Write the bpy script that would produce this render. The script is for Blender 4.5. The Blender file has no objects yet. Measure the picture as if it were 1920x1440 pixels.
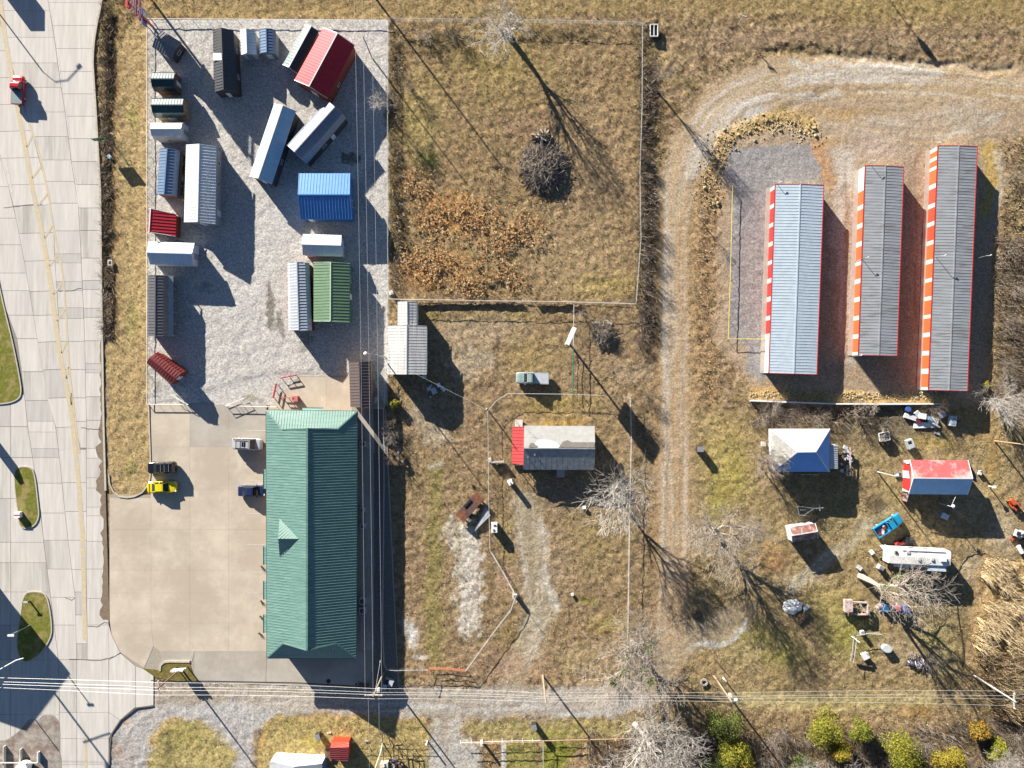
import bpy, math, random
import numpy as np
from mathutils import Vector, Matrix
random.seed(7)
R = math.radians
S = 0.0863          # metres per photo pixel at ground level
H = 140.0           # camera height
C = bpy.context.scene.collection
SC = bpy.context.scene
# ------------------------------------------------------------ camera, sky, sun, exposure
cam_d = bpy.data.cameras.new('camera'); cam = bpy.data.objects.new('camera', cam_d); C.objects.link(cam)
cam.location = (0, 0, H); cam.rotation_euler = (0, 0, 0)
cam_d.sensor_width = 36; cam_d.lens = 36*H/(1920*S); cam_d.clip_end = 6000
SC.camera = cam
SUNV = Vector((0.600, -0.800, -0.350)).normalized()      # the way the light travels
w = bpy.data.worlds.new('World'); SC.world = w; w.use_nodes = True
nt = w.node_tree; bg = nt.nodes['Background']
sky = nt.nodes.new('ShaderNodeTexSky'); sky.sky_type = 'NISHITA'; sky.sun_disc = False
sky.sun_elevation = math.asin(-SUNV.z); sky.sun_rotation = math.atan2(-SUNV.x, -SUNV.y)
sky.air_density = 0.6; sky.dust_density = 0.1; sky.ozone_density = 1.6
nt.links.new(sky.outputs[0], bg.inputs[0]); bg.inputs[1].default_value = 0.05
sd = bpy.data.lights.new('sun', 'SUN'); sd.energy = 5.0; sd.angle = R(0.5); sd.color = (1.0, 0.925, 0.815)
sun = bpy.data.objects.new('sun', sd); C.objects.link(sun); sun.location = (-60, 80, 60)
sun.rotation_euler = SUNV.to_track_quat('-Z', 'Y').to_euler()
SC.view_settings.view_transform = 'Standard'; SC.view_settings.look = 'None'
SC.view_settings.exposure = 1.32; SC.view_settings.gamma = 1.0; SC.view_settings.use_curve_mapping = False
SC.cycles.max_bounces = 4; SC.cycles.diffuse_bounces = 1; SC.cycles.glossy_bounces = 2
SC.cycles.transparent_max_bounces = 4

# ------------------------------------------------------------ helpers
def W(u, v, h=0.0):                     # photo pixel at a height -> point in the place
    k = S*(1-h/H)
    return Vector(((u-960)*k, (720-v)*k, h))
class MB:
    def __init__(s): s.v = []; s.f = []; s.m = []
    def add(s, vs, fs, mi=0):
        n = len(s.v); s.v += [tuple(p) for p in vs]
        for f in fs: s.f.append(tuple(i+n for i in f)); s.m.append(mi)
        return s
    def par(s, o, ex, ey, ez, mi=0):    # parallelepiped from a corner
        o = Vector(o); ex = Vector(ex); ey = Vector(ey); ez = Vector(ez)
        return s.add([o, o+ex, o+ex+ey, o+ey, o+ez, o+ex+ez, o+ex+ey+ez, o+ey+ez],
              [(0,3,2,1),(4,5,6,7),(0,1,5,4),(1,2,6,5),(2,3,7,6),(3,0,4,7)], mi)
    def box(s, c, size, rz=0.0, mi=0):
        a = Vector((math.cos(rz), math.sin(rz), 0)); b = Vector((-math.sin(rz), math.cos(rz), 0)); z = Vector((0,0,1))
        o = Vector(c)-a*size[0]/2-b*size[1]/2-z*size[2]/2
        return s.par(o, a*size[0], b*size[1], z*size[2], mi)
    def beam(s, p, q, wd, ht, mi=0):
        p = Vector(p); q = Vector(q); d = q-p
        if d.length < 1e-6: return s
        n = d.normalized(); up = Vector((0,0,1)) if abs(n.z) < .95 else Vector((0,1,0))
        a = n.cross(up).normalized()*wd; b = a.cross(n).normalized()*ht
        return s.par(p-a/2-b/2, d, a, b, mi)
    def prism(s, pts, z0, z1, mi=0):
        n = len(pts); 
        vs = [(p[0], p[1], z0) for p in pts]+[(p[0], p[1], z1) for p in pts]
        fs = [tuple(range(n))[::-1], tuple(range(n, 2*n))]+[(i, (i+1) % n, n+(i+1) % n, n+i) for i in range(n)]
        return s.add(vs, fs, mi)
    def tube(s, pts, rad, n=6, mi=0, cap=True):
        pts = [Vector(p) for p in pts]
        if not isinstance(rad, (list, tuple)): rad = [rad]*len(pts)
        vs = []
        for i, p in enumerate(pts):
            d = (pts[min(i+1, len(pts)-1)]-pts[max(i-1, 0)]).normalized()
            up = Vector((0,0,1)) if abs(d.z) < .9 else Vector((1,0,0))
            a = d.cross(up).normalized(); b = a.cross(d)
            for k in range(n):
                t = 2*math.pi*k/n; vs.append(p+(a*math.cos(t)+b*math.sin(t))*rad[i])
        fs = [(i*n+k, i*n+(k+1) % n, (i+1)*n+(k+1) % n, (i+1)*n+k) for i in range(len(pts)-1) for k in range(n)]
        if cap: fs += [tuple(range(n))[::-1], tuple(range((len(pts)-1)*n, len(pts)*n))]
        return s.add(vs, fs, mi)
    def cyl(s, c, r, h, n=12, r2=None, mi=0):
        c = Vector(c); return s.tube([c, c+Vector((0,0,h))], [r, r if r2 is None else r2], n, mi)
    def slab(s, poly, t, mi=0):         # thick polygon, t below its plane
        poly = [Vector(p) for p in poly]; nn = newell(poly)
        n = len(poly); lo = [p-nn*t for p in poly]
        return s.add(poly+lo, [tuple(range(n)), tuple(range(n, 2*n))[::-1]]+[(i, n+i, n+(i+1) % n, (i+1) % n) for i in range(n)], mi)
    def mesh(s, name, mats, off=(0,0,0), smooth=False):
        me = bpy.data.meshes.new(name); o = Vector(off)
        me.from_pydata([(p[0]-o[0], p[1]-o[1], p[2]-o[2]) for p in s.v], [], s.f)
        if not isinstance(mats, (list, tuple)): mats = [mats]
        for m in mats: me.materials.append(m)
        if len(mats) > 1: me.polygons.foreach_set('material_index', s.m)
        if smooth: me.polygons.foreach_set('use_smooth', [True]*len(s.f))
        me.update(); return me
def newell(p):
    n = Vector((0,0,0))
    for i in range(len(p)): n += (p[i]-p[0]).cross(p[(i+1) % len(p)]-p[0])
    return n.normalized() if n.z >= 0 else -n.normalized()
def ribs(mb, poly, sp, wd=.07, ht=.045, mi=0, inset=.02):    # raised ribs up a roof slope; first edge of poly is the eave
    poly = [Vector(p) for p in poly]; nn = newell(poly)
    e = (poly[1]-poly[0]).normalized(); L = (poly[1]-poly[0]).length; up = nn.cross(e).normalized()
    if up.z < 0: up = -up
    o = poly[0]; q = [((p-o).dot(e), (p-o).dot(up)) for p in poly]
    lo = min(a for a, b in q); hi = max(a for a, b in q); k = max(1, round((hi-lo)/sp)); st = (hi-lo)/k
    for i in range(k+1):
        x = lo+i*st; x = min(max(x, lo+wd*.6), hi-wd*.6); ys = []
        for j in range(len(q)):
            (x0, y0), (x1, y1) = q[j], q[(j+1) % len(q)]
            if (x0-x)*(x1-x) < 0: ys.append(y0+(y1-y0)*(x-x0)/(x1-x0))
        if len(ys) < 2: continue
        y0, y1 = min(ys)+inset, max(ys)-inset
        if y1-y0 < .1: continue
        a = o+e*(x-wd/2)+up*y0-nn*.01
        top = ht+.01
        v = [a, a+e*wd, a+e*wd*.75+nn*top, a+e*wd*.25+nn*top]
        d = up*(y1-y0); v += [p+d for p in v]
        mb.add(v, [(0,1,5,4),(1,2,6,5),(2,3,7,6),(3,0,4,7),(0,3,2,1),(4,5,6,7)], mi)
OFF = {}
def obj(name, mb, mats, parent=None, smooth=False, kind=None, label=None):
    off = OFF.get(parent.name) if parent else None
    me = mb.mesh(name, mats, off or (0,0,0), smooth) if isinstance(mb, MB) else mb
    o = bpy.data.objects.new(name, me); C.objects.link(o)
    if parent: o.parent = parent; OFF[o.name] = off
    if kind: o['kind'] = kind
    if label: o['label'] = label
    return o
def inst(name, me, parent, loc, rz=0.0, sc=None):            # an alike piece sharing mesh data
    o = bpy.data.objects.new(name, me); C.objects.link(o); o.parent = parent
    off = OFF.get(parent.name) or (0,0,0)
    o.location = Vector(loc)-Vector(off); o.rotation_euler = (0,0,rz)
    if sc: o.scale = sc
    OFF[o.name] = Vector(loc); return o
def thing(name, label, cat, loc, group=None, rz=None):       # Empty at the base; rz given: parts are in local coordinates
    o = bpy.data.objects.new(name, None); C.objects.link(o); o.location = loc; o.empty_display_size = .5
    o['label'] = label; o['category'] = cat
    if group: o['group'] = group
    if rz is None: OFF[o.name] = Vector(loc)
    else: o.rotation_euler = (0,0,rz); OFF[o.name] = None
    return o
def tag(o, label, cat, group=None):
    o['label'] = label; o['category'] = cat
    if group: o['group'] = group
    return o
def struct(name, mb, mats, parent=None, smooth=False):
    o = obj(name, mb, mats, parent, smooth)
    if not parent: o['kind'] = 'structure'
    return o
def lerp(a, b, t): return a+(b-a)*t
def interp(tab, v):
    if v <= tab[0][0]: return tab[0][1]
    for (a, x), (b, y) in zip(tab, tab[1:]):
        if v <= b: return x+(y-x)*(v-a)/(b-a)
    return tab[-1][1]

# ------------------------------------------------------------ materials
MATS = {}
def mat(name, col, rough=.7, metal=0.0, var=.18, scale=3.0, bump=.0, bscale=20.0, spec=.5, dirt=None, stretch=None, emit=None, alpha=None):
    if name in MATS: return MATS[name]
    m = bpy.data.materials.new(name); m.use_nodes = True; n = m.node_tree; L = n.links; b = n.nodes['Principled BSDF']
    b.inputs['Roughness'].default_value = rough; b.inputs['Metallic'].default_value = metal
    b.inputs['Specular IOR Level'].default_value = spec
    g = n.nodes.new('ShaderNodeNewGeometry'); mp = n.nodes.new('ShaderNodeMapping'); L.new(g.outputs['Position'], mp.inputs[0])
    if stretch: mp.inputs['Scale'].default_value = stretch
    no = n.nodes.new('ShaderNodeTexNoise'); no.inputs['Scale'].default_value = scale; no.inputs['Detail'].default_value = 5
    no.inputs['Roughness'].default_value = .65; L.new(mp.outputs[0], no.inputs['Vector'])
    rp = n.nodes.new('ShaderNodeMapRange'); rp.inputs[1].default_value = .3; rp.inputs[2].default_value = .7
    rp.inputs[3].default_value = 1-var; rp.inputs[4].default_value = 1+var*.6; L.new(no.outputs[0], rp.inputs[0])
    mx = n.nodes.new('ShaderNodeMix'); mx.data_type = 'RGBA'; mx.blend_type = 'MULTIPLY'; mx.inputs[0].default_value = 1
    mx.inputs[6].default_value = (*col, 1); L.new(rp.outputs[0], mx.inputs[7]); out = mx.outputs[2]
    if dirt:                                                  # (colour, amount, scale): worn patches with an edge of their own
        n2 = n.nodes.new('ShaderNodeTexNoise'); n2.inputs['Scale'].default_value = dirt[2]; n2.inputs['Detail'].default_value = 8
        n2.inputs['Roughness'].default_value = .7; L.new(mp.outputs[0], n2.inputs['Vector'])
        r2 = n.nodes.new('ShaderNodeMapRange'); r2.inputs[1].default_value = .62-dirt[1]*.3; r2.inputs[2].default_value = .7-dirt[1]*.2
        L.new(n2.outputs[0], r2.inputs[0])
        m2 = n.nodes.new('ShaderNodeMix'); m2.data_type = 'RGBA'; L.new(r2.outputs[0], m2.inputs[0]); L.new(out, m2.inputs[6])
        m2.inputs[7].default_value = (*dirt[0], 1); out = m2.outputs[2]
    L.new(out, b.inputs['Base Color'])
    if bump:
        nb = n.nodes.new('ShaderNodeTexNoise'); nb.inputs['Scale'].default_value = bscale; nb.inputs['Detail'].default_value = 3
        L.new(g.outputs['Position'], nb.inputs['Vector'])
        bp = n.nodes.new('ShaderNodeBump'); bp.inputs['Strength'].default_value = bump; bp.inputs['Distance'].default_value = .05
        L.new(nb.outputs[0], bp.inputs['Height']); L.new(bp.outputs[0], b.inputs['Normal'])
    MATS[name] = m; return m
def metal(name, col, rough=.42, dirt=None, var=.12):
    m = mat(name, col, rough+.04, .1, var, 1.2, 0, 20, .6, dirt); m.node_tree.nodes['Principled BSDF'].inputs['IOR'].default_value = 1.65; return m
white_m = metal('white_metal', (.80,.80,.79)); galv = metal('galvanised_metal', (.52,.55,.58), .45, None, .15)
galv_d = metal('weathered_metal', (.32,.34,.36), .5, ((.22,.22,.22), .35, .8), .2)
dark_m = mat('black_metal', (.03,.03,.033), .5); grey_m = mat('grey_steel', (.35,.36,.37), .5, .4)
white_p = mat('white_paint', (.82,.82,.80), .5, 0, .08); offw = mat('cream_paint', (.66,.62,.55), .6, 0, .12)
black = mat('black_rubber', (.02,.02,.02), .8); glass = mat('dark_glass', (.012,.016,.022), .08, 0, .1, 3, 0, 20, .8)
wood_p = mat('pole_wood', (.36,.27,.19), .85, 0, .3, 4); wood_d = mat('dark_wood', (.13,.09,.06), .85, 0, .35, 4)
wood_l = mat('new_wood', (.45,.30,.16), .8, 0, .25, 4); red_m = metal('red_metal', (.50,.03,.045), .5); red_m.node_tree.nodes['Principled BSDF'].inputs['Specular IOR Level'].default_value = .28; red_p = mat('red_paint', (.48,.03,.03), .45)
orange_p = mat('orange_door_paint', (.74,.13,.04), .5, 0, .12); rust = mat('rust', (.26,.10,.05), .85, 0, .4, 2.5, .3, 12, .3, ((.10,.07,.07), .5, 1.2))
chain = mat('chain_link_wire', (.62,.63,.62), .5, .2); tyre = black
bark = mat('pale_bark', (.39,.34,.285), .9, 0, .3, 4); bark_w = mat('white_bark', (.50,.46,.41), .9, 0, .3, 4); bark_b = mat('grey_brown_bark', (.29,.24,.19), .9, 0, .35, 4)
yellow_line = mat('faded_yellow_marking', (.58,.48,.31), .8, 0, .15, 2, 0, 20, .3, ((.50,.45,.36), .5, .8))
white_line = mat('faded_white_marking', (.66,.65,.62), .8, 0, .12, 3, 0, 20, .3, ((.52,.50,.45), .5, 1.0))
# ------------------------------------------------------------ ground: one sheet, coloured by what covers it
def lattice(seed, n=256): return np.random.RandomState(seed).rand(n, n).astype(np.float32)
def vnoise(x, y, sc, seed):
    g = lattice(seed); x = x/sc+1000; y = y/sc+1000
    xi = np.floor(x).astype(int); yi = np.floor(y).astype(int); fx = x-xi; fy = y-yi
    fx = fx*fx*(3-2*fx); fy = fy*fy*(3-2*fy); a = xi % 256; b = yi % 256; a1 = (a+1) % 256; b1 = (b+1) % 256
    return (g[a, b]*(1-fx)+g[a1, b]*fx)*(1-fy)+(g[a, b1]*(1-fx)+g[a1, b1]*fx)*fy
def fbm(x, y, sc, seed, o=4):
    t = 0; amp = .5; tot = 0
    for i in range(o): t = t+amp*vnoise(x, y, sc/2**i, seed+i); tot += amp; amp *= .55
    return t/tot
gu = np.concatenate([np.array([-16000,-7000,-3000,-1200,-500,-200]), np.arange(-70, 1992, 3.0), np.array([2120,2500,3200,5000,9000,18000])])
gv = np.concatenate([np.array([-16000,-7000,-3000,-1200,-500,-200]), np.arange(-70, 1512, 3.0), np.array([1640,2000,2700,4500,9000,18000])])
U, V = np.meshgrid(gu, gv, indexing='ij'); shp = U.shape; U = U.ravel(); V = V.ravel()
# warped coordinates give every painted edge an irregular course
wu = U+(fbm(U, V, 40, 3)-.5)*26+(vnoise(U, V, 7, 9)-.5)*7; wv = V+(fbm(U, V, 40, 33)-.5)*26+(vnoise(U, V, 7, 39)-.5)*7
ws, wt = U+(fbm(U, V, 50, 5)-.5)*7+(vnoise(U, V, 6, 8)-.5)*2.5, V+(fbm(U, V, 50, 55)-.5)*7+(vnoise(U, V, 6, 58)-.5)*2.5
def sdpoly(pts, x, y):
    d = np.full(x.shape, 1e9); ins = np.zeros(x.shape, bool); n = len(pts)
    for i in range(n):
        (ax, ay), (bx, by) = pts[i], pts[(i+1) % n]; ex, ey = bx-ax, by-ay; wx, wy = x-ax, y-ay
        t = np.clip((wx*ex+wy*ey)/max(ex*ex+ey*ey, 1e-9), 0, 1); d = np.minimum(d, (wx-ex*t)**2+(wy-ey*t)**2)
        c = ((ay > y) != (by > y)) & (x < (bx-ax)*(y-ay)/((by-ay) if by != ay else 1e-9)+ax); ins ^= c
    d = np.sqrt(d); return np.where(ins, -d, d)
def sdline(pts, x, y):
    d = np.full(x.shape, 1e9)
    for (ax, ay), (bx, by) in zip(pts, pts[1:]):
        ex, ey = bx-ax, by-ay; wx, wy = x-ax, y-ay; t = np.clip((wx*ex+wy*ey)/(ex*ex+ey*ey), 0, 1)
        d = np.minimum(d, (wx-ex*t)**2+(wy-ey*t)**2)
    return np.sqrt(d)
def soft(d, f): return np.clip(.5-d/f, 0, 1)
col = np.zeros((len(U), 3)); rgh = np.ones(len(U))       # albedo, roughness of relief
def put(mask, c, r=None):
    global col, rgh
    m = np.clip(mask, 0, 1); col = col*(1-m[:, None])+np.array(c)*m[:, None]
    if r is not None: rgh = rgh*(1-m)+r*m
def poly(pts, c, r=None, f=6, amt=1, warp=True): put(soft(sdpoly(pts, wu if warp else U, wv if warp else V), f)*amt, c, r)
def line(pts, wd, c, r=None, f=6, amt=1, warp=True): put(soft(sdline(pts, wu if warp else U, wv if warp else V)-wd/2, f)*amt, c, r)
def streaks(path, half, n, cols, seed, w=(1.5,4.5), amt=.6, f=4):
    rs = random.Random(seed); P = np.array(path, float); seg = np.hypot(*np.diff(P, axis=0).T); cum = np.concatenate([[0], np.cumsum(seg)]); T = cum[-1]
    for _ in range(n):
        L_ = rs.uniform(.08, .4)*T; s0 = rs.uniform(0, T-L_); o = rs.uniform(-half, half); q = []
        for t in np.linspace(s0, s0+L_, 9):
            i = min(np.searchsorted(cum, t, 'right')-1, len(seg)-1); a = P[i]+(P[i+1]-P[i])*(t-cum[i])/seg[i]; k0 = P[max(i-1, 0)]; k1 = P[min(i+2, len(P)-1)]; d = (k1-k0)/np.hypot(*(k1-k0)); q.append((a[0]-d[1]*o, a[1]+d[0]*o))
        x0 = min(p[0] for p in q)-12; x1 = max(p[0] for p in q)+12; y0 = min(p[1] for p in q)-12; y1 = max(p[1] for p in q)+12
        k = np.where((U > x0) & (U < x1) & (V > y0) & (V < y1))[0]; m = np.clip(.5-(sdline(q, ws[k], wt[k])-rs.uniform(*w)/2)/f, 0, 1)*amt*rs.uniform(.5, 1); c = np.array(rs.choice(cols)); col[k] = col[k]*(1-m[:, None])+c*m[:, None]
def spot(u, v, ru, rv, c, amt=1, r=None, sp=0, seed=50, sc=9):    # blotch; sp = how speckled
    d = np.sqrt(((wu-u)/ru)**2+((wv-v)/rv)**2); m = np.clip(1.25-d, 0, 1)
    if sp: m = np.clip((m+fbm(U, V, sc, seed, 3)-1)*5/(sp) + .0, 0, 1)*(m > 0)
    put(m*amt, c, r)
n1 = fbm(U, V, 90, 11); n2 = fbm(U, V, 22, 12); n3 = fbm(U, V, 9, 13, 3); n4 = vnoise(U, V, 4.5, 14)
col[:] = (.225, .168, .098)
put(np.clip((n1-.5)*4+.4, 0, 1)*.8, (.250, .180, .118)); put(np.clip((n2-.5)*4, 0, 1)*.6, (.205, .165, .062))
put(np.clip((n3-.52)*6, 0, 1)*.6, (.36, .29, .18)); put(np.clip((.45-n3)*6, 0, 1)*.6, (.105, .082, .045))
STR = (.33,.25,.12); OLV = (.19,.175,.045); GRN = (.15,.17,.025); DRK = (.055,.045,.033); TAN = (.36,.27,.16); GRV = (.44,.43,.41)
# north verge, greener
poly([(200,-80),(2000,-80),(2000,40),(1500,20),(1100,25),(730,33),(270,33),(262,-80)], (.27,.205,.095), .8, 14, .75)
poly([(300,20),(730,24),(730,34),(300,33)], (.36,.26,.12), .7, 6, .7)
spot(1700,20,260,40,(.27,.21,.09),.6); spot(1500,75,380,25,(.27,.20,.14),.6); line([(1440,90),(1560,100),(1700,112),(1800,128),(1930,140)], 10, (.13,.11,.06), 1.3, 14, .7)
line([(1560,75),(1640,82),(1740,98)], 18, (.16,.13,.09), 1.2, 16, .5)
line([(1230,110),(1290,160),(1350,125),(1450,95)], 10, (.14,.115,.06), 1.3, 14, .5)
# field
poly([(733,40),(1205,45),(1195,565),(733,560)], (.235,.175,.095), 1, 10, .6)
spot(930,110,120,90,(.27,.225,.08),.5); spot(780,220,55,90,(.30,.26,.10),.6); spot(1110,330,110,150,(.30,.225,.14),.6)
spot(830,80,90,28,(.10,.085,.05),.75,1.3,1); spot(1040,70,130,20,(.13,.105,.06),.7,1.3,1); spot(985,240,60,30,(.25,.17,.12),.5)
spot(850,400,90,60,(.40,.22,.08),.55,None,1,60,7); spot(820,500,110,55,(.38,.22,.09),.5,None,1,61,7); spot(950,430,100,40,(.36,.23,.11),.4,None,1,62,7)
spot(785,520,60,40,(.36,.19,.08),.4,None,1,63); spot(1080,500,120,70,(.31,.24,.14),.6); spot(1140,535,80,25,(.29,.24,.09),.6)
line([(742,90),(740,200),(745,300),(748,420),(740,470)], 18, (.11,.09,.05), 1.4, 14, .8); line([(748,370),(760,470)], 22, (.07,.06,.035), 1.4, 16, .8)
spot(800,300,28,16,(.12,.16,.03),.6)
# scrub along the ditch west of the dirt track
line([(1214,60),(1216,200),(1212,330),(1218,460),(1210,560),(1205,640)], 40, (.115,.095,.06), 1.5, 18, .8)
line([(1220,350),(1222,560),(1218,640)], 22, (.045,.038,.028), 1.4, 16, .9); line([(1216,150),(1214,250)], 14, (.06,.05,.035), 1.3, 12, .8)
spot(1240,120,28,50,(.36,.28,.16),.7,1.2); spot(1232,250,14,50,(.33,.24,.12),.6)
spot(1150,640,80,60,(.22,.17,.11),.6); spot(1130,610,40,30,(.12,.10,.07),.5,1.2,1); spot(1180,700,60,30,(.36,.32,.24),.5,None,1)
line([(1205,740),(1210,830),(1215,960),(1218,1100)], 26, (.19,.145,.08), 1.3, 14, .7); spot(1200,780,22,50,(.10,.085,.055),.8,1.3); spot(1200,890,22,36,(.15,.14,.06),.7,1.3)
line([(1232,700),(1229,900),(1226,1120)], 4, (.16,.10,.05), .8, 5, .7)
# middle lots
poly([(733,566),(1195,574),(1230,720),(1225,1240),(880,1262),(745,1245)], (.24,.18,.11), .9, 14, .55)
spot(900,620,110,45,(.36,.29,.20),.55,.7,1); spot(880,680,60,40,(.40,.35,.27),.5,.7,1); spot(940,590,150,16,(.25,.20,.09),.5)
spot(1000,670,60,50,(.28,.22,.09),.5); spot(1040,760,90,25,(.30,.24,.08),.6); spot(1050,790,60,6,(.42,.27,.07),.7)
spot(800,590,30,10,(.2,.19,.05),.5); spot(1130,780,50,50,(.25,.20,.10),.4)
spot(875,1050,42,120,(.50,.48,.43),.85,.8,1,70,8); spot(880,1150,40,70,(.50,.48,.43),.8,.8,1,71,8); spot(850,990,30,40,(.46,.43,.36),.6,.8,1,72)
line([(820,880),(815,1000),(812,1150),(815,1240)], 26, (.21,.19,.07), .9, 16, .75); line([(860,900),(856,1000),(852,1150)], 8, (.22,.19,.08), .8, 10, .5)
spot(768,1195,16,30,(.58,.57,.53),.95,.5); spot(786,1235,14,6,(.6,.58,.53),.9,.5); spot(821,873,14,7,(.52,.48,.40),.8,.6)
spot(820,820,40,30,(.38,.34,.26),.6,.7,1); spot(790,780,28,40,(.30,.27,.21),.6,.7); spot(840,770,36,40,(.20,.18,.14),.5)
spot(950,1085,22,28,(.36,.25,.17),.7,.7); spot(780,900,35,25,(.27,.21,.1),.5)
line([(940,1200),(980,1165),(1000,1150)], 30, (.19,.15,.06), .9, 16, .6); spot(945,1000,20,60,(.22,.19,.07),.5)
# house drive
line([(985,945),(992,1000),(1003,1080),(1010,1150),(990,1210),(960,1270)], 46, (.36,.31,.22), .55, 22, .85)
line([(1015,980),(1022,1060),(1028,1120)], 12, (.47,.43,.35), .5, 12, .8); line([(992,960),(990,1040),(1000,1120)], 9, (.26,.21,.13), .5, 10, .7)
line([(1018,1070),(1030,1100),(1038,1140)], 14, (.52,.49,.43), .5, 12, .8)
spot(960,1245,70,45,(.36,.25,.16),.8,.5); spot(940,1225,18,10,(.17,.11,.06),.7,.5); spot(925,1250,30,10,(.22,.15,.09),.5); spot(995,1215,40,30,(.40,.33,.24),.6,.6,1)
spot(1090,1230,90,45,(.31,.25,.15),.6,.9,1); spot(1100,1130,60,24,(.2,.15,.09),.6); spot(1105,1125,25,10,(.2,.2,.04),.6); spot(1050,1060,30,60,(.29,.23,.16),.5)
spot(1120,1000,70,80,(.25,.21,.09),.5); spot(1145,1170,40,20,(.30,.26,.07),.5)
spot(1200,1270,70,14,(.26,.21,.08),.6); spot(1140,1275,30,12,(.30,.22,.10),.6)
# yard soil painted darker where the house shade falls
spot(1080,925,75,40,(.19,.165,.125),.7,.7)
# dirt track
track = [(1262,1215),(1262,1000),(1266,800),(1268,600),(1266,440),(1276,360),(1298,290),(1335,225),(1390,178),(1450,158),(1540,148),(1700,160),(1940,172)]
line(track, 74, (.36,.25,.135), .4, 18, .95); line(track[:7], 52, (.40,.285,.17), .35, 10, .9, False)
line(track[5:], 92, (.42,.32,.205), .25, 16, .92); line([(1560,190),(1700,200),(1940,215)], 90, (.40,.30,.185), .5, 30, .8)
line([(1252,300),(1246,400),(1249,600),(1248,760),(1246,960),(1246,1080)], 4, (.48,.45,.39), .4, 6, .6); line([(1262,1080),(1258,820),(1262,600),(1258,430)], 4, (.50,.47,.41), .4, 6, .6)
line([(1283,1080),(1281,820),(1284,600)], 4, (.44,.40,.33), .4, 6, .55)
for k, o in enumerate((1240, 1271, 1276, 1288, 1293)): line([(o,1190),(o+3,900),(o+6,620),(o+2,420)], 2, (.22,.155,.09), .5, 3.5, .5, False)
line([(1285,330),(1310,272),(1340,238),(1380,208),(1420,190)], 26, (.50,.45,.38), .35, 12, .8); line([(1325,285),(1350,255),(1395,222),(1425,208)], 16, (.42,.42,.41), .35, 8, .85)
line([(1478,158),(1540,146),(1640,140),(1760,138)], 22, (.56,.54,.50), .3, 9, .9); line([(1480,125),(1560,120),(1700,124),(1765,134)], 12, (.54,.52,.47), .3, 7, .85)
line([(1475,150),(1560,138),(1700,150)], 4, (.34,.27,.18), .4, 5, .6)
for k in range(5): line([(1390+k*6,190-k*11),(1500,168-k*9),(1650,165-k*9),(1940,190-k*14)], 2.5, (.25,.185,.10), .5, 5, .55)
line([(1400,232),(1450,215),(1500,195),(1540,178)], 12, (.15,.115,.07), .9, 10, .8); line([(1470,215),(1510,195),(1570,175)], 10, (.44,.42,.38), .4, 8, .7)
streaks(track[:7], 26, 34, [(.46,.41,.33),(.24,.18,.11),(.22,.16,.09),(.42,.34,.23)], 1)
streaks([(1246,1180),(1246,800),(1248,500),(1252,380),(1270,320)], 4, 9, [(.52,.49,.44),(.46,.43,.37)], 2, (1.5,3.5), .7)
streaks([(1266,440),(1276,360),(1298,290),(1335,225),(1390,178),(1450,158),(1540,148)], 34, 40, [(.52,.46,.38),(.54,.52,.49),(.50,.48,.46),(.30,.23,.14),(.26,.19,.11),(.44,.37,.27)], 3, (2,6), .8)
streaks([(1420,190),(1500,160),(1600,146),(1760,150),(1940,172)], 44, 60, [(.54,.50,.45),(.46,.38,.28),(.27,.20,.12),(.24,.18,.10),(.42,.33,.22),(.50,.42,.32)], 4, (1.5,5), .75)
# storage yard earth
poly([(1400,235),(1560,185),(1930,200),(1900,300),(1880,420),(1865,700),(1840,750),(1410,752),(1400,700),(1330,640),(1340,330)], (.36,.275,.19), .45, 16, .92)
spot(1640,230,120,30,(.40,.34,.27),.6); spot(1590,210,80,14,(.42,.27,.11),.8); spot(1545,262,30,16,(.43,.28,.13),.6); line([(1535,270),(1545,320),(1560,345)], 18, (.42,.23,.11), .5, 14, .75)
line([(1575,290),(1585,330),(1572,420),(1580,520)], 30, (.45,.40,.34), .4, 14, .8); line([(1705,270),(1712,400),(1716,520),(1714,700)], 24, (.30,.24,.18), .45, 16, .7)
spot(1640,280,60,25,(.42,.33,.28),.7); line([(1590,300),(1590,680)], 22, (.46,.42,.37), .4, 10, .6)
line([(1880,215),(1820,245),(1760,255)], 12, (.47,.43,.37), .4, 8, .7); spot(1810,220,60,25,(.42,.39,.33),.7)
for k in range(7): line([(1760+k*9,180+k*10),(1830,215+k*6),(1935,190+k*14)], 2, (.24,.18,.11), .5, 4, .5)
line([(1858,280),(1860,330),(1850,390)], 26, (.42,.29,.08), .6, 14, .8); line([(1870,290),(1876,400),(1866,500)], 14, (.42,.37,.29), .6, 10, .7)
spot(1885,420,22,50,(.32,.19,.09),.6); line([(1852,600),(1854,720)], 20, (.30,.22,.14), .5, 12, .5)
line([(1350,260),(1395,235),(1450,218),(1520,232)], 26, (.44,.33,.15), 1.2, 14, .85); spot(1430,240,50,12,(.52,.40,.20),.6,1.2,1); line([(1345,270),(1332,330),(1340,380)], 22, (.42,.30,.15), 1.2, 14, .8)
line([(1318,350),(1322,500),(1316,640),(1330,740)], 44, (.27,.19,.11), 1.3, 20, .9); line([(1305,340),(1300,500),(1296,640),(1300,760)], 14, (.33,.245,.14), .9, 10, .8)
poly([(1367,300),(1375,276),(1420,268),(1520,267),(1532,290),(1545,340),(1500,345),(1455,345),(1440,690),(1425,712),(1402,700),(1405,650),(1365,636)], (.265,.255,.255), .45, 7, .95)
spot(1400,520,22,120,(.30,.255,.24),.7); spot(1460,300,50,16,(.30,.285,.27),.6); line([(1545,345),(1536,520),(1532,700)], 10, (.30,.26,.22), .5, 8, .5)
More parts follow.
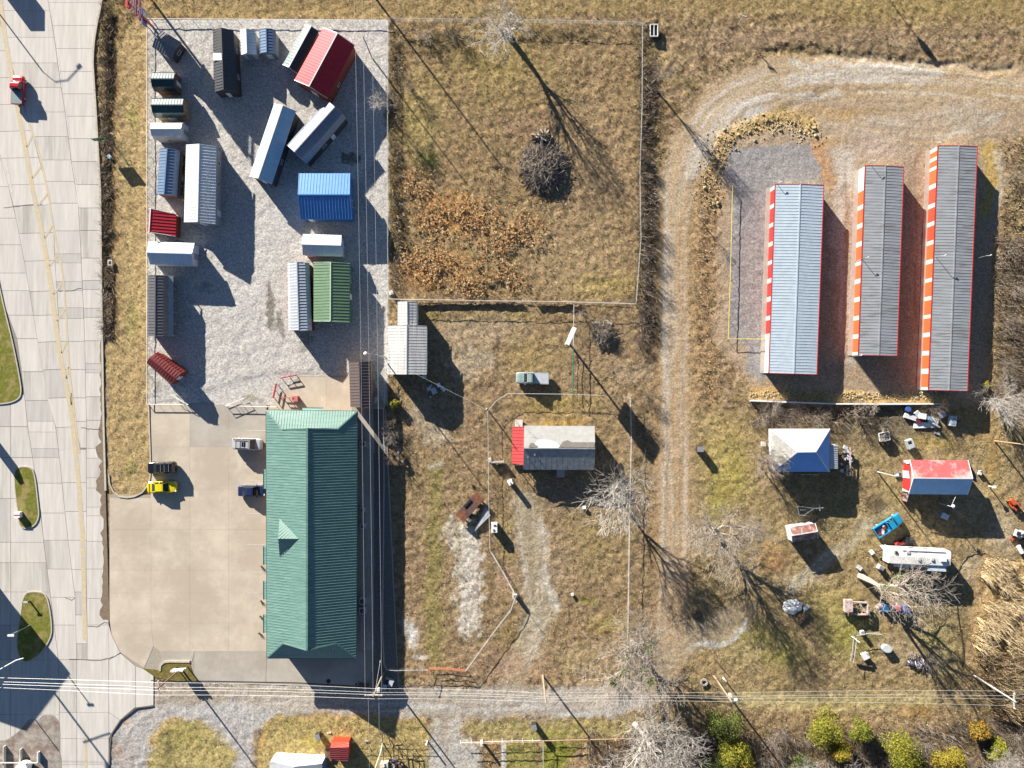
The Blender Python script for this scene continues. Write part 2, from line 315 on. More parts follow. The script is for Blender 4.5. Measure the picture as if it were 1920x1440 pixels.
line([(1588,350),(1585,520),(1580,690)], 14, (.27,.20,.14), .5, 10, .6); spot(1590,700,60,30,(.30,.22,.14),.6); spot(1690,700,40,30,(.29,.21,.13),.6)
line([(1410,738),(1560,744),(1680,742),(1775,746)], 14, (.50,.33,.11), .7, 10, .85); spot(1445,728,40,12,(.47,.31,.12),.8)
line([(1548,700),(1570,690),(1580,640)], 3, (.22,.15,.1), .5, 4, .5)
streaks([(1480,240),(1600,225),(1740,235),(1900,215)], 34, 40, [(.50,.44,.36),(.42,.30,.16),(.26,.20,.13),(.46,.40,.34)], 5, (1.5,5), .6)
streaks([(1590,280),(1592,480),(1584,720)], 26, 22, [(.44,.39,.33),(.24,.17,.11),(.36,.24,.14)], 6, (2,5), .6); streaks([(1712,270),(1716,480),(1712,730)], 20, 18, [(.40,.34,.28),(.22,.15,.10),(.34,.23,.14)], 7, (2,5), .6)
streaks([(1405,280),(1402,480),(1395,680)], 30, 20, [(.32,.31,.31),(.21,.20,.20),(.30,.25,.23)], 8, (2,6), .45)
# brush strip on the right edge
poly([(1880,260),(1940,250),(1940,760),(1850,760),(1858,600),(1862,480),(1880,400)], (.26,.20,.12), 1.6, 14, .8); spot(1890,560,30,120,(.30,.24,.15),.6,1.6,1); spot(1895,420,20,40,(.14,.11,.07),.5,1.5,1); spot(1885,620,24,50,(.12,.10,.07),.5,1.5,1)
# homestead lots
poly([(1300,765),(1920,760),(1920,1330),(1330,1330),(1290,1240),(1300,1000)], (.27,.215,.11), .8, 18, .55)
spot(1365,880,50,90,(.30,.27,.07),.7); spot(1350,800,40,30,(.36,.28,.13),.6); spot(1345,860,40,30,(.38,.31,.14),.5); spot(1345,950,26,40,(.27,.26,.06),.5)
spot(1450,1050,26,26,(.25,.14,.07),.7,.8); spot(1430,1030,30,28,(.36,.25,.10),.5); spot(1500,1090,60,14,(.38,.33,.23),.6); line([(1480,1110),(1540,1060),(1590,1020),(1625,985)], 22, (.40,.36,.27), .6, 14, .75)
line([(1405,1145),(1350,1170),(1300,1180)], 34, (.31,.245,.15), .5, 16, .8); line([(1330,1205),(1370,1195),(1400,1180)], 8, (.48,.46,.42), .5, 8, .7)
spot(1420,1195,70,18,(.25,.24,.07),.6); spot(1470,1230,50,25,(.24,.24,.06),.6); spot(1590,1190,55,60,(.25,.25,.06),.7); spot(1555,1130,50,40,(.29,.26,.09),.6); spot(1390,1225,40,25,(.32,.28,.14),.6)
spot(1760,1130,60,60,(.20,.175,.12),.4); spot(1560,960,50,50,(.20,.18,.09),.6); spot(1680,930,40,50,(.31,.25,.12),.6); spot(1745,830,60,14,(.33,.25,.07),.6); spot(1830,920,60,60,(.36,.30,.19),.6)
spot(1860,880,16,60,(.30,.21,.07),.6); spot(1880,1000,30,50,(.42,.37,.27),.6,.7); spot(1820,1060,30,40,(.36,.31,.22),.6); spot(1600,1020,50,30,(.28,.22,.1),.5); spot(1850,800,40,30,(.33,.23,.1),.6); spot(1760,1210,40,60,(.30,.28,.12),.5)
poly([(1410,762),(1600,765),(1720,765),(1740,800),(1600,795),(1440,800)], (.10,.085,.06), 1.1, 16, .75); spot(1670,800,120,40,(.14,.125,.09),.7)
spot(1690,1215,70,40,(.32,.26,.17),.6,.9,1); spot(1755,1240,40,20,(.22,.2,.14),.5); line([(1838,1080),(1830,1160),(1828,1270),(1800,1300)], 12, (.36,.25,.15), .7, 12, .7)
line([(1250,1350),(1400,1355),(1560,1350),(1700,1348),(1900,1350)], 40, (.29,.22,.13), 1.1, 20, .6); line([(1380,1310),(1550,1320),(1750,1312)], 26, (.40,.34,.16), .7, 18, .7); spot(1560,1345,60,12,(.19,.14,.05),.7); spot(1720,1335,40,14,(.26,.16,.05),.7)
line([(1560,1278),(1700,1276)], 5, (.16,.14,.05), .9, 8, .7); spot(1478,1284,10,5,(.1,.08,.04),.8)
poly([(1840,1070),(1940,1040),(1940,1330),(1850,1300),(1820,1240)], (.38,.28,.15), 1.3, 18, .8); spot(1880,1250,40,40,(.16,.10,.07),.6,1.3,1)
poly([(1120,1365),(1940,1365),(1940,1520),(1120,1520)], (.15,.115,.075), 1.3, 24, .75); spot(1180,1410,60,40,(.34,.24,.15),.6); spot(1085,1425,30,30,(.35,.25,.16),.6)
# lane along the bottom
line([(300,1305),(500,1312),(700,1318),(900,1318),(1080,1315),(1180,1302),(1225,1285)], 58, (.355,.31,.255), .45, 16, .95)
line([(1225,1282),(1262,1225),(1300,1195),(1360,1168)], 44, (.33,.265,.18), .5, 20, .85); line([(1290,1212),(1340,1208),(1385,1190),(1404,1172)], 9, (.47,.45,.41), .5, 9, .8)
line([(760,1328),(900,1330),(1080,1335),(1180,1318)], 9, (.50,.49,.46), .4, 8, .75); line([(330,1332),(420,1330),(520,1345)], 26, (.42,.42,.41), .4, 16, .8)
line([(440,1300),(800,1306),(1100,1300)], 16, (.40,.36,.30), .4, 12, .6); line([(1040,1342),(1150,1338),(1220,1318)], 14, (.42,.41,.38), .4, 10, .8)
line([(760,1296),(860,1290),(1000,1292)], 8, (.30,.24,.17), .5, 8, .6)
poly([(210,1345),(240,1325),(500,1328),(480,1370),(470,1520),(205,1520)], (.40,.385,.37), .5, 14, .9); line([(215,1360),(208,1400),(215,1500)], 16, (.26,.24,.23), .5, 12, .7); spot(232,1350,14,8,(.46,.22,.08),.7); spot(220,1405,8,14,(.47,.25,.10),.6); spot(240,1420,18,30,(.33,.25,.22),.5)
poly([(283,1400),(296,1368),(330,1350),(372,1350),(410,1375),(440,1405),(448,1520),(270,1520)], (.34,.29,.12), .9, 12, .95); spot(345,1385,40,26,(.24,.22,.07),.6); spot(312,1405,12,30,(.10,.10,.04),.7); line([(285,1400),(300,1365),(340,1347)], 12, (.42,.31,.14), .9, 8, .8)
poly([(488,1400),(490,1365),(505,1348),(560,1343),(700,1343),(790,1355),(806,1385),(800,1520),(480,1520)], (.33,.27,.12), .9, 9, .95); line([(491,1410),(495,1362),(520,1345),(700,1341),(790,1352)], 7, (.42,.29,.12), .8, 6, .8)
spot(545,1352,30,14,(.24,.21,.08),.6); spot(585,1388,24,14,(.31,.28,.06),.6); spot(750,1360,40,14,(.31,.26,.11),.6)
poly([(806,1350),(870,1345),(860,1385),(900,1400),(915,1520),(800,1520)], (.42,.40,.36), .5, 14, .9); spot(830,1370,20,30,(.34,.25,.17),.5)
poly([(865,1370),(900,1352),(1080,1350),(1240,1352),(1260,1385),(900,1386)], (.29,.25,.115), .9, 10, .9); spot(1030,1375,60,7,(.24,.25,.04),.6)
poly([(950,1390),(1010,1388),(1012,1520),(948,1520)], (.24,.23,.07), .8, 6, .85); poly([(1022,1388),(1090,1388),(1060,1440),(1030,1520),(1022,1520)], (.20,.21,.035), .8, 10, .9); spot(925,1410,14,40,(.34,.22,.10),.6); poly([(939,1388),(949,1388),(949,1520),(939,1520)], (.50,.48,.44), .3, 2, .9, False)
streaks([(300,1302),(500,1308),(700,1314),(900,1316),(1080,1315),(1180,1300),(1250,1262)], 24, 44, [(.50,.48,.44),(.46,.43,.38),(.27,.23,.17),(.31,.26,.20)], 9, (1.5,5), .65)
streaks([(985,945),(992,1000),(1003,1080),(1010,1150),(990,1210),(960,1270)], 20, 24, [(.50,.47,.41),(.24,.18,.11),(.27,.21,.13)], 10, (1.5,5), .6)
streaks([(1480,1110),(1540,1060),(1590,1020),(1625,985),(1690,940)], 14, 16, [(.45,.41,.33),(.24,.19,.12)], 11, (1.5,4), .5); streaks([(1280,1330),(1500,1318),(1750,1312),(1900,1320)], 16, 20, [(.46,.40,.22),(.25,.20,.09),(.40,.34,.17)], 12, (1.5,5), .5)
streaks([(1500,70),(1640,80),(1760,98),(1930,120)], 34, 30, [(.36,.27,.16),(.17,.13,.08),(.21,.17,.08)], 13, (1.5,4), .5); streaks([(830,1370),(825,1420),(815,1500)], 20, 12, [(.52,.50,.46),(.30,.25,.19)], 14, (2,5), .6)
streaks([(255,1330),(235,1380),(228,1440),(230,1500)], 22, 12, [(.46,.45,.44),(.24,.21,.19)], 15, (2,5), .5)
# gravel sales yard
poly([(277,36),(728,37),(727,757),(500,760),(277,757)], (.48,.462,.43), .42, 2.5, 1, False)
put(soft(sdpoly([(277,36),(728,37),(727,757),(277,757)], U, V), 3)*np.clip((n3-.5)*3, 0, 1)*.5, (.37,.36,.34)); put(soft(sdpoly([(277,36),(728,37),(727,757),(277,757)], U, V), 3)*np.clip((n1-.5)*3, 0, 1)*.5, (.48,.475,.455))
spot(507,570,14,60,(.13,.12,.09),.75,.6,1,80,7); spot(525,600,12,40,(.14,.13,.10),.7,.6,1,81,7); spot(655,295,20,20,(.12,.11,.09),.85,.6,1,82,6); spot(470,745,26,9,(.24,.21,.14),.6,.6,1,83,6)
spot(385,540,30,10,(.22,.21,.19),.6,.5,1,84,6); spot(570,640,18,30,(.22,.21,.18),.5,.5,1,85,6); line([(375,60),(378,180)], 2, (.26,.25,.22), .5, 4, .6); line([(392,60),(394,190)], 2, (.26,.25,.22), .5, 4, .5)
spot(290,725,14,26,(.28,.26,.22),.6,.5,1,86,6); line([(285,60),(285,400)], 6, (.30,.28,.23), .5, 8, .5); spot(700,330,12,40,(.32,.30,.26),.5,.5,1,87,6)
for k in range(6): line([(430+k*9,720),(420+k*9,640),(440+k*8,560)], 1.6, (.33,.32,.30), .4, 3, .4)
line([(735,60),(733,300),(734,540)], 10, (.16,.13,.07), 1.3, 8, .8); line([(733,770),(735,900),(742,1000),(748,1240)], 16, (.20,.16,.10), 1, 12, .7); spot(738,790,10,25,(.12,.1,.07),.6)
# verge and ditch between road and yard
poly([(196,36),(222,33),(262,36),(277,60),(277,760),(281,880),(276,925),(255,936),(225,934),(203,915),(196,800),(200,600),(192,300)], (.35,.265,.135), .75, 3, 1, False)
line([(262,60),(264,300),(262,560),(265,760)], 20, (.40,.30,.15), .7, 14, .6); spot(245,220,14,40,(.27,.25,.09),.7,.9,1); spot(247,600,16,70,(.28,.25,.10),.7,.8,1); spot(245,870,16,30,(.25,.24,.08),.6,.8,1); spot(235,300,10,50,(.30,.26,.12),.5)
poly([(178,-80),(262,-80),(240,60),(212,90),(176,90)], (.17,.15,.075), 1.2, 10, .9); spot(225,30,12,40,(.33,.22,.11),.6)
line([(212,40),(205,90),(210,130),(206,200),(204,260),(206,340),(204,420),(207,500),(205,600),(207,640)], 15, (.075,.06,.04), 1.5, 9, .92); line([(195,60),(190,110),(192,200),(194,300),(194,420)], 16, (.17,.135,.08), 1.4, 12, .75); spot(195,112,22,10,(.05,.045,.035),.8)
line([(216,140),(214,300),(216,400),(217,600)], 3, (.36,.21,.10), .8, 4, .7); line([(192,500),(194,640),(198,760),(199,900)], 7, (.27,.205,.13), .5, 5, .9)
line([(191,640),(195,760),(200,900)], 7, (.20,.15,.10), .4, 5, .8)
# concealed under paving
col = col*(1+np.clip(rgh-.55, 0, .4)[:, None]*np.array([.27,.15,.04])); gry = col.mean(1)[:, None]; col = gry+(col-gry)*(1.0+.06*np.clip(rgh[:, None]-.5, -.4, .6)); col = np.clip(col*(1+(n4-.5)[:, None]*.42*rgh[:, None]), .01, .8)
inb = (U > -75) & (U < 1995) & (V > -75) & (V < 1515)
rel = (fbm(U, V, 14, 21, 3)-.5)*.24*rgh+(vnoise(U, V, 6, 25)-.5)*.17*rgh-.10*np.clip(rgh, .4, 1.2)
pav = np.maximum(soft(sdpoly([(-80,-80),(190,-80),(176,60),(172,110),(187,360),(192,800),(203,1160),(290,1262),(500,1285),(700,1290),(745,1285),(722,760),(722,700),(500,700),(283,760),(283,925),(207,925),(-80,925)], U, V), 8), soft(sdpoly([(-80,880),(290,925),(290,1330),(205,1380),(205,1520),(-80,1520)], U, V), 8))
pav = pav*(1-soft(sdpoly([(198,700),(281,700),(283,880),(276,912),(252,931),(224,931),(204,908)], U, V), 3)); rel = rel*(1-pav)-.12*pav
berm = soft(sdline([(1350,262),(1395,236),(1450,216)], wu, wv)-7, 14)*.12+soft(sdline([(1440,92),(1560,102),(1700,114),(1900,136)], wu, wv)-4, 16)*-.35
ditch = -soft(sdline([(212,40),(206,200),(205,420),(206,640)], U, V)-4, 16)*.5
rel = np.where(inb, rel+berm+ditch, -.1)
nu, nv = shp; me = bpy.data.meshes.new('ground')
co = np.stack([(U-960)*S, (720-V)*S, rel], 1).astype(np.float32)
ii, jj = np.meshgrid(np.arange(nu-1), np.arange(nv-1), indexing='ij'); a = (ii*nv+jj).ravel()
fa = np.stack([a, a+1, a+nv+1, a+nv], 1).astype(np.int32)
me.vertices.add(len(co)); me.vertices.foreach_set('co', co.ravel()); me.loops.add(fa.size); me.loops.foreach_set('vertex_index', fa.ravel())
me.polygons.add(len(fa)); me.polygons.foreach_set('loop_start', np.arange(0, fa.size, 4, dtype=np.int32)); me.polygons.foreach_set('loop_total', np.full(len(fa), 4, np.int32))
me.update(calc_edges=True)
ca = me.color_attributes.new('cover', 'FLOAT_COLOR', 'POINT'); ca.data.foreach_set('color', np.concatenate([col, rgh[:, None]], 1).astype(np.float32).ravel())
gm = bpy.data.materials.new('ground_cover'); gm.use_nodes = True; n = gm.node_tree; L = n.links; b = n.nodes['Principled BSDF']
b.inputs['Roughness'].default_value = .95; b.inputs['Specular IOR Level'].default_value = .15
at = n.nodes.new('ShaderNodeAttribute'); at.attribute_name = 'cover'; ge = n.nodes.new('ShaderNodeNewGeometry')
def nz(sc, det=4, ro=.6):
    q = n.nodes.new('ShaderNodeTexNoise'); q.inputs['Scale'].default_value = sc; q.inputs['Detail'].default_value = det; q.inputs['Roughness'].default_value = ro
    L.new(ge.outputs['Position'], q.inputs['Vector']); return q
def mr(src, a, b_, c, d):
    q = n.nodes.new('ShaderNodeMapRange'); L.new(src, q.inputs[0])
    for i, x in enumerate((a, b_, c, d)): q.inputs[i+1].default_value = x
    return q.outputs[0]
f1 = mr(nz(3.2).outputs[0], .3, .7, .62, 1.42); f2 = mr(nz(11, 3).outputs[0], .3, .7, .72, 1.28)
m_ = n.nodes.new('ShaderNodeMath'); m_.operation = 'MULTIPLY'; L.new(f1, m_.inputs[0]); L.new(f2, m_.inputs[1])
mx = n.nodes.new('ShaderNodeMix'); mx.data_type = 'RGBA'; mx.blend_type = 'MULTIPLY'; mx.inputs[0].default_value = 1; L.new(at.outputs['Color'], mx.inputs[6]); L.new(m_.outputs[0], mx.inputs[7])
L.new(mx.outputs[2], b.inputs['Base Color'])
h1 = n.nodes.new('ShaderNodeMath'); h1.operation = 'ADD'; L.new(nz(2.6, 5, .7).outputs[0], h1.inputs[0]); L.new(mr(nz(9, 2).outputs[0], 0, 1, 0, .45), h1.inputs[1])
h2 = n.nodes.new('ShaderNodeMath'); h2.operation = 'MULTIPLY'; L.new(h1.outputs[0], h2.inputs[0]); L.new(at.outputs['Alpha'], h2.inputs[1])
bp = n.nodes.new('ShaderNodeBump'); bp.inputs['Strength'].default_value = .9; bp.inputs['Distance'].default_value = .16; L.new(h2.outputs[0], bp.inputs['Height']); L.new(bp.outputs[0], b.inputs['Normal'])
me.materials.append(gm); go = bpy.data.objects.new('ground', me); C.objects.link(go); go['kind'] = 'structure'
GRID = (col, rgh, U, V)
# ------------------------------------------------------------ road, car park, islands
conc = [mat('road_concrete_%s' % k, c, .85, 0, .16, 1.5, .25, 9, .3, d, (1.3,.10,1)) for k, c, d in (
    ('pale', (.60,.57,.52), ((.52,.50,.46), .4, .35)), ('plain', (.575,.545,.50), ((.49,.47,.44), .35, .3)), ('worn', (.55,.525,.48), ((.38,.36,.33), .4, .3)), ('patched', (.49,.47,.44), ((.43,.41,.38), .4, .5)))]
joint = mat('dark_joint_sealant', (.27,.25,.22), .9, 0, .3, 3)
lotm = [mat('car_park_concrete_%s' % k, c, .85, 0, .17, .35, .2, 8, .3, d) for k, c, d in (
    ('warm', (.56,.485,.385), ((.45,.385,.305), .6, .1)), ('plain', (.54,.47,.375), ((.42,.37,.30), .45, .1)), ('grey', (.44,.405,.35), ((.37,.33,.28), .5, .15)))]
lotj = mat('car_park_joint', (.36,.32,.26), .9, 0, .2, 3)
kerbm = mat('kerb_concrete', (.50,.45,.37), .85, 0, .2, 3, .2)
grassm = mat('island_grass', (.17,.18,.035), .95, 0, .35, 2.5, .8, 9, .1, ((.30,.24,.10), .45, .5))
verge_g = mat('verge_grass', (.44,.34,.19), .95, 0, .3, 2.5, .8, 9, .1, ((.33,.28,.12), .4, .4))
silt = mat('wet_silt', (.22,.165,.11), .7, 0, .3, 2)
def Ws(pts, z=0): return [W(u, v) + Vector((0,0,z)) for u, v in pts]
Rr = [(-80,195),(0,190),(60,177),(110,172),(200,178),(360,187),(500,188),(800,193),(1000,199),(1170,204),(1520,205)]
J1 = [(-80,76),(0,90),(55,100),(165,115),(207,122),(312,135),(378,146.6),(494,153),(635,159),(788,162),(1090,162),(1172,163.5),(1520,163.5)]
JY = [(-80,-60),(0,-10),(125,22),(237,57),(360,90),(430,101),(513,104),(543,107),(640,112),(700,121),(757,134),(830,149),(870,156),(1520,160)]
J2 = [(-80,-90),(100,-60),(250,-10),(387,26),(491,46),(543,55),(635,70),(696,81),(745,89),(800,105),(862,112),(960,122),(1050,132),(1117,141),(1237,144),(1520,146)]
J3 = [(-80,-140),(300,-70),(452,-30),(549,-5),(620,30),(711,43),(751,47),(800,52),(845,59),(960,77),(1015,82),(1095,92),(1240,110),(1520,115)]
mb = MB(); vs = list(range(-80, 1521, 40)); left = [(-140, v) for v in vs]; right = [(interp(Rr, v), v) for v in vs]
mb.prism(Ws([(-1400,-80)]+right+[(-1400,1520)])[::-1], -.3, -.004)
road = struct('main_road', mb, joint)
OFF['main_road'] = Vector((0,0,0))
def slabpoly(pts, m, parent=road, z=.02, t=.1, name='concrete_slab', inset=.45):
    P = Ws(pts); c = sum(P, Vector())/len(P); Q = []
    for p in P:
        d = c-p; Q.append(p+d.normalized()*inset*S*1.2)
    mb = MB(); a = sum(Q[i].x*Q[(i+1) % len(Q)].y-Q[(i+1) % len(Q)].x*Q[i].y for i in range(len(Q)))
    if a < 0: Q = Q[::-1]
    z += random.uniform(-.003, .003)
    mb.prism(Q, z-t, z); return obj(name, mb, m, parent)
def rows(fa, fb, brk, skew=0, dark=()):
    for v0, v1 in zip(brk, brk[1:]):
        a0, a1, b0, b1 = fa(v0), fa(v1), fb(v0), fb(v1)
        if b0-a0 < 5 or b1-a1 < 5 or max(b0, b1) < -75: continue
        m = conc[3] if any(lo <= (v0+v1)/2 <= hi for lo, hi in dark) else conc[random.choice((0,0,1,1,2))]
        slabpoly([(a0,v0+skew),(b0,v0),(b1,v1),(a1,v1+skew)], m)
f = lambda T: (lambda v: interp(T, v))
rows(f(J1), f(Rr), [-80,-38,5,48,91,134,176,218,260,303,346,390,432,484,526,543,578,595,639,682,693,699,744,788,841,859,896,915,951,967,1015,1067,1122,1172,1237], 0, [(526,543),(682,699),(578,595)])
rows(f(JY), f(J1), [-80,-30,20,70,118,164,210,256,300,340,381,433,476,493,528,545,577,597,640,693,746,790,840], 0, [(476,493),(528,545),(577,597)])
rows(f(J2), f(JY), [-80,-20,40,95,145,195,245,295,345,384,436,488,545,590,640,692,745,800,843], 2, [(692,745)])
rows(f(J2), f(J1), [843,905,959,1013,1068,1110,1153,1207,1237], 0, [(1110,1153)])
rows(f(J3), f(J2), [-80,0,60,120,180,240,300,350,409,459,512,545,591,635,697,751,790,810,841,858,906,962,1013,1067,1120,1172,1237], 0, [(751,790),(841,858)])
# forecourt on the left
for v0, v1 in zip([740,800,858,935,1017,1055,1110,1172,1237,1290,1340,1390,1440,1520], [800,858,935,1017,1055,1110,1172,1237,1290,1340,1390,1440,1520]):
    for u0, u1 in ((-75,-20),(-20,20),(20,None)):
        a0 = interp(J3, v0) if u1 is None else u1; a1 = interp(J3, v1) if u1 is None else u1
        slabpoly([(u0,v0),(a0,v0),(a1,v1),(u0,v1)], conc[random.choice((1,2,2,3))])
for v0, v1 in ((1237,1287),(1287,1336),(1336,1385),(1385,1434),(1434,1520)):
    slabpoly([(interp(J3, v0),v0),(144,v0),(144,v1),(interp(J3, v1),v1)], conc[random.choice((0,1,2))])
    slabpoly([(144,v0),(204,v0),(204,v1),(144,v1)], conc[random.choice((0,1))])
slabpoly([(204,1172),(209,1190),(226,1225),(204,1237)], conc[0]); slabpoly([(204,1237),(226,1225),(254,1249),(254,1287),(204,1287)], conc[0])
slabpoly([(254,1249),(288,1262),(288,1287),(254,1287)], conc[0]); slabpoly([(204,1287),(254,1287),(254,1326),(225,1350),(204,1336)], conc[0])
slabpoly([(254,1287),(288,1287),(288,1322),(254,1327)], conc[0]); slabpoly([(204,1336),(225,1350),(208,1376),(204,1385)], conc[1])
def smooth(pts, it=2):
    for _ in range(it):
        q = []
        for i in range(len(pts)):
            a, b = pts[i], pts[(i+1) % len(pts)]; q += [(a[0]*.75+b[0]*.25, a[1]*.75+b[1]*.25), (a[0]*.25+b[0]*.75, a[1]*.25+b[1]*.75)]
        pts = q
    return pts
# silt along the gutter
mb = MB(); pr = random.Random(3); edge = []; e2 = []
for v in range(640, 1166, 9):
    base = {True: 5, False: 9}[v < 800]; wdt = base*(.5+pr.random()*.9)+(6 if 830 < v < 860 or 895 < v < 925 or 1120 < v < 1160 else 0); r0 = interp(Rr, v)+1.5; r0 = min(r0, 205)
    edge.append(W(r0, v)); e2.append(W(r0-wdt, v))
n = len(edge); mb.add([(p.x, p.y, .0275) for p in edge]+[(p.x, p.y, .0275) for p in e2], [(i, i+1, n+i+1, n+i) for i in range(n-1)])
tag(obj('silt', mb, silt, None), 'brown silt washed along the road gutter', 'silt')['kind'] = 'stuff'
# markings, thin sheets on the slabs
def strip(mb, pts, wd, z=.032):
    P = [W(u, v) for u, v in pts]
    for a, b in zip(P, P[1:]):
        d = (b-a).normalized(); q = Vector((-d.y, d.x, 0))*wd/2
        mb.add([(p.x, p.y, z) for p in (a-q, b-q, b+q, a+q)], [(0,1,2,3)])
Y1 = [(-60,-40),(0,0),(80,11),(125,19),(200,32.5),(262,45),(360,62),(436,79),(528,95),(580,101),(665,113),(757,131),(800,137),(900,147),(1000,155),(1090,157),(1206,160)]
Y2 = [(230,54),(280,72),(360,90),(430,101),(513,117.6),(589,124),(696,130),(800,143),(860,150)]
def along(T, v0, v1, st=20): return [(interp(T, v), v) for v in np.arange(v0, v1+.1, st)]
mb = MB(); strip(mb, along(Y1, -60, 1200), .72); obj('centre_line', mb, yellow_line, road)
mb = MB(); strip(mb, along(Y2, 230, 860), .3); obj('median_line', mb, yellow_line, road)
for v in (262,320,372,432,485,538,588,648,696,745):
    mb = MB(); strip(mb, [(interp(Y1, v+16)+3, v+14),(interp(Y2, v-8)-2, v-8)], .30); obj('hatch_stripe', mb, yellow_line, road)
for v0, v1 in ((-60,-20),(0,55),(110,165),(200,250),(305,358)):
    mb = MB(); strip(mb, [(interp(J1, v)+1.5, v) for v in (v0, (v0+v1)/2, v1)], .16); obj('lane_dash', mb, white_line, road)
for pts in ([(12,305),(17,333),(23,362)],[(-30,150),(-20,180),(-8,212)]):
    mb = MB(); strip(mb, pts, .16); obj('lane_dash', mb, white_line, road)
mb = MB(); strip(mb, [(160,1385),(161,1415),(162,1450)], .42); obj('centre_line', mb, yellow_line, road)
mb = MB(); q = [(-70,1392),(-20,1384),(8,1390),(30,1376),(44,1362),(56,1346),(70,1352),(84,1338),(108,1343),(114,1370),(111,1400),(117,1430),(113,1520),(-70,1520)]; mb.prism(Ws(smooth(q, 1))[::-1], -.02, .034)
o = struct('dirt_apron', mb, mat('broken_dirt', (.36,.32,.28), .95, 0, .35, 1.2, .7, 6, .2, ((.22,.17,.14), .5, .5))); o['kind'] = 'structure'
# cracks
crk = mat('crack_filler', (.06,.05,.045), .9)
for pts in ([(165,1174),(180,1175),(188,1173),(195,1167),(206,1168)],[(107,545),(130,546),(153,541)],[(152,802),(176,806),(186,804),(192,810)],[(122,1121),(134,1126),(141,1121)],[(130,1237),(190,1238),(212,1232),(226,1224)],[(6,390),(40,386),(80,384)]):
    mb = MB(); q = []
    for (a, b), (c, d) in zip(pts, pts[1:]):
        for t in (0, .25, .5, .75): q.append((lerp(a, c, t)+random.uniform(-.8, .8), lerp(b, d, t)+random.uniform(-1.2, 1.2)))
    q.append(pts[-1]); strip(mb, q, .09, .030); obj('crack', mb, crk, road)
# car park
mb = MB(); mb.prism(Ws([(205,928),(283,928),(281,880),(278,758),(500,759),(500,775),(560,705),(697,706),(724,770),(748,1290),(300,1277),(289,1262),(255,1249),(226,1224),(209,1190),(205,1160)])[::-1], -.3, -.002)
lot = struct('car_park', mb, lotj); OFF['car_park'] = Vector((0,0,0))
def lslab(pts, m=None, ins=.12): slabpoly(pts, m or lotm[random.choice((0,0,1))], lot, .022, .1, 'concrete_slab', ins)
for v0, v1 in ((758,838),(838,917),(917,993),(993,1069),(1069,1112),(1112,1168)):
    for u0, u1 in ((283,356),(356,429),(429,500)):
        lslab([(u0,v0),(u1,v0),(u1,v1),(u0,v1)], lotm[2] if v0 == 758 and u0 > 350 else None)
    if v0 >= 917: lslab([(206,max(v0,934)),(283,max(v0,934)),(283,v1),(206,v1)], lotm[0])
lslab([(206,1168),(283,1168),(288,1212),(270,1252),(226,1223),(210,1190)], lotm[0])
lslab([(283,1168),(356,1168),(356,1221),(300,1221),(288,1212)]); lslab([(356,1168),(429,1168),(429,1221),(356,1221)]); lslab([(429,1168),(500,1168),(500,1221),(429,1221)])
lslab([(365,1221),(500,1221),(498,1279),(365,1276)], lotm[2]); lslab([(300,1221),(365,1221),(360,1240),(305,1240)], lotm[2])
lslab([(500,1221),(590,1221),(590,1281),(499,1279)], lotm[2]); lslab([(590,1221),(680,1221),(693,1286),(590,1281)], lotm[2])
lslab([(562,707),(612,707),(612,772),(562,772)], lotm[0]); lslab([(612,707),(660,707),(660,772),(612,772)], lotm[0])
lslab([(520,740),(562,712),(562,772),(500,772)], lotm[0])
for v0 in range(775, 1215, 74): lslab([(676,v0),(700,v0),(702,v0+74),(676,v0+74)], lotm[2])
dkg = mat('dark_yard_gravel', (.17,.16,.145), .95, 0, .3, 3, .5)
mb = MB(); mb.prism(Ws([(700,766),(721,768),(746,1290),(696,1288),(702,1215)])[::-1], -.1, .012); obj('gravel_strip', mb, dkg, lot)
for v in (807.5, 902, 963, 1020.7, 1073, 1112):
    mb = MB(); strip(mb, [(463,v),(499,v)], .10, .034); obj('bay_line', mb, white_line, lot)
mb = MB(); strip(mb, [(283,1275.5),(400,1277),(560,1280),(697,1289)], .12, .034); obj('edge_seam', mb, crk, lot)
# kerbs and grass islands
def ring(pts, wd, z0, z1, name, parent, m=kerbm, closed=True):
    P = Ws(pts); n = len(P); A = []; B = []
    for i in range(n):
        p0 = P[(i-1) % n] if closed or i else P[i]; p1 = P[(i+1) % n] if closed or i < n-1 else P[i]
        d = (p1-p0).normalized(); q = Vector((-d.y, d.x, 0))*wd/2; A.append(P[i]-q); B.append(P[i]+q)
    k = n if closed else n-1; mb = MB()
    for i in range(k):
        j = (i+1) % n; v = [A[i],A[j],B[j],B[i]]
        mb.add([(p.x,p.y,z0) for p in v]+[(p.x,p.y,z1) for p in v], [(0,3,2,1),(4,5,6,7),(0,1,5,4),(1,2,6,5),(2,3,7,6),(3,0,4,7)])
    return obj(name, mb, m, parent)
for k, pts in enumerate(([(-90,470),(-12,478),(4,560),(24,640),(36,700),(42,740),(30,752),(5,758),(-90,758)],
        [(27,876),(58,874),(66,890),(72,945),(74,970),(64,988),(38,992),(34,960),(28,915)],
        [(44,1114),(62,1108),(86,1112),(93,1135),(98,1175),(96,1195),(80,1222),(58,1240),(40,1240),(30,1210),(38,1160)])):
    s = smooth(pts); mb = MB(); g = Ws(s); mb.prism(g[::-1], -.2, .13)
    o = struct('grass_island', mb, grassm); OFF[o.name] = Vector((0,0,0)); ring(s, .18, -.1, .15, 'kerb', o)
s = [(204,760),(279,760),(283,880),(281,898),(276,912),(266,924),(252,931),(238,933),(224,931),(213,922),(206,908),(204,890)]
o = ring(s[1:], .2, -.25, .12, 'verge_kerb', None, kerbm, False); o['kind'] = 'structure'
s = [(interp(Rr, v)+1.5, v) for v in range(-80, 930, 25)]
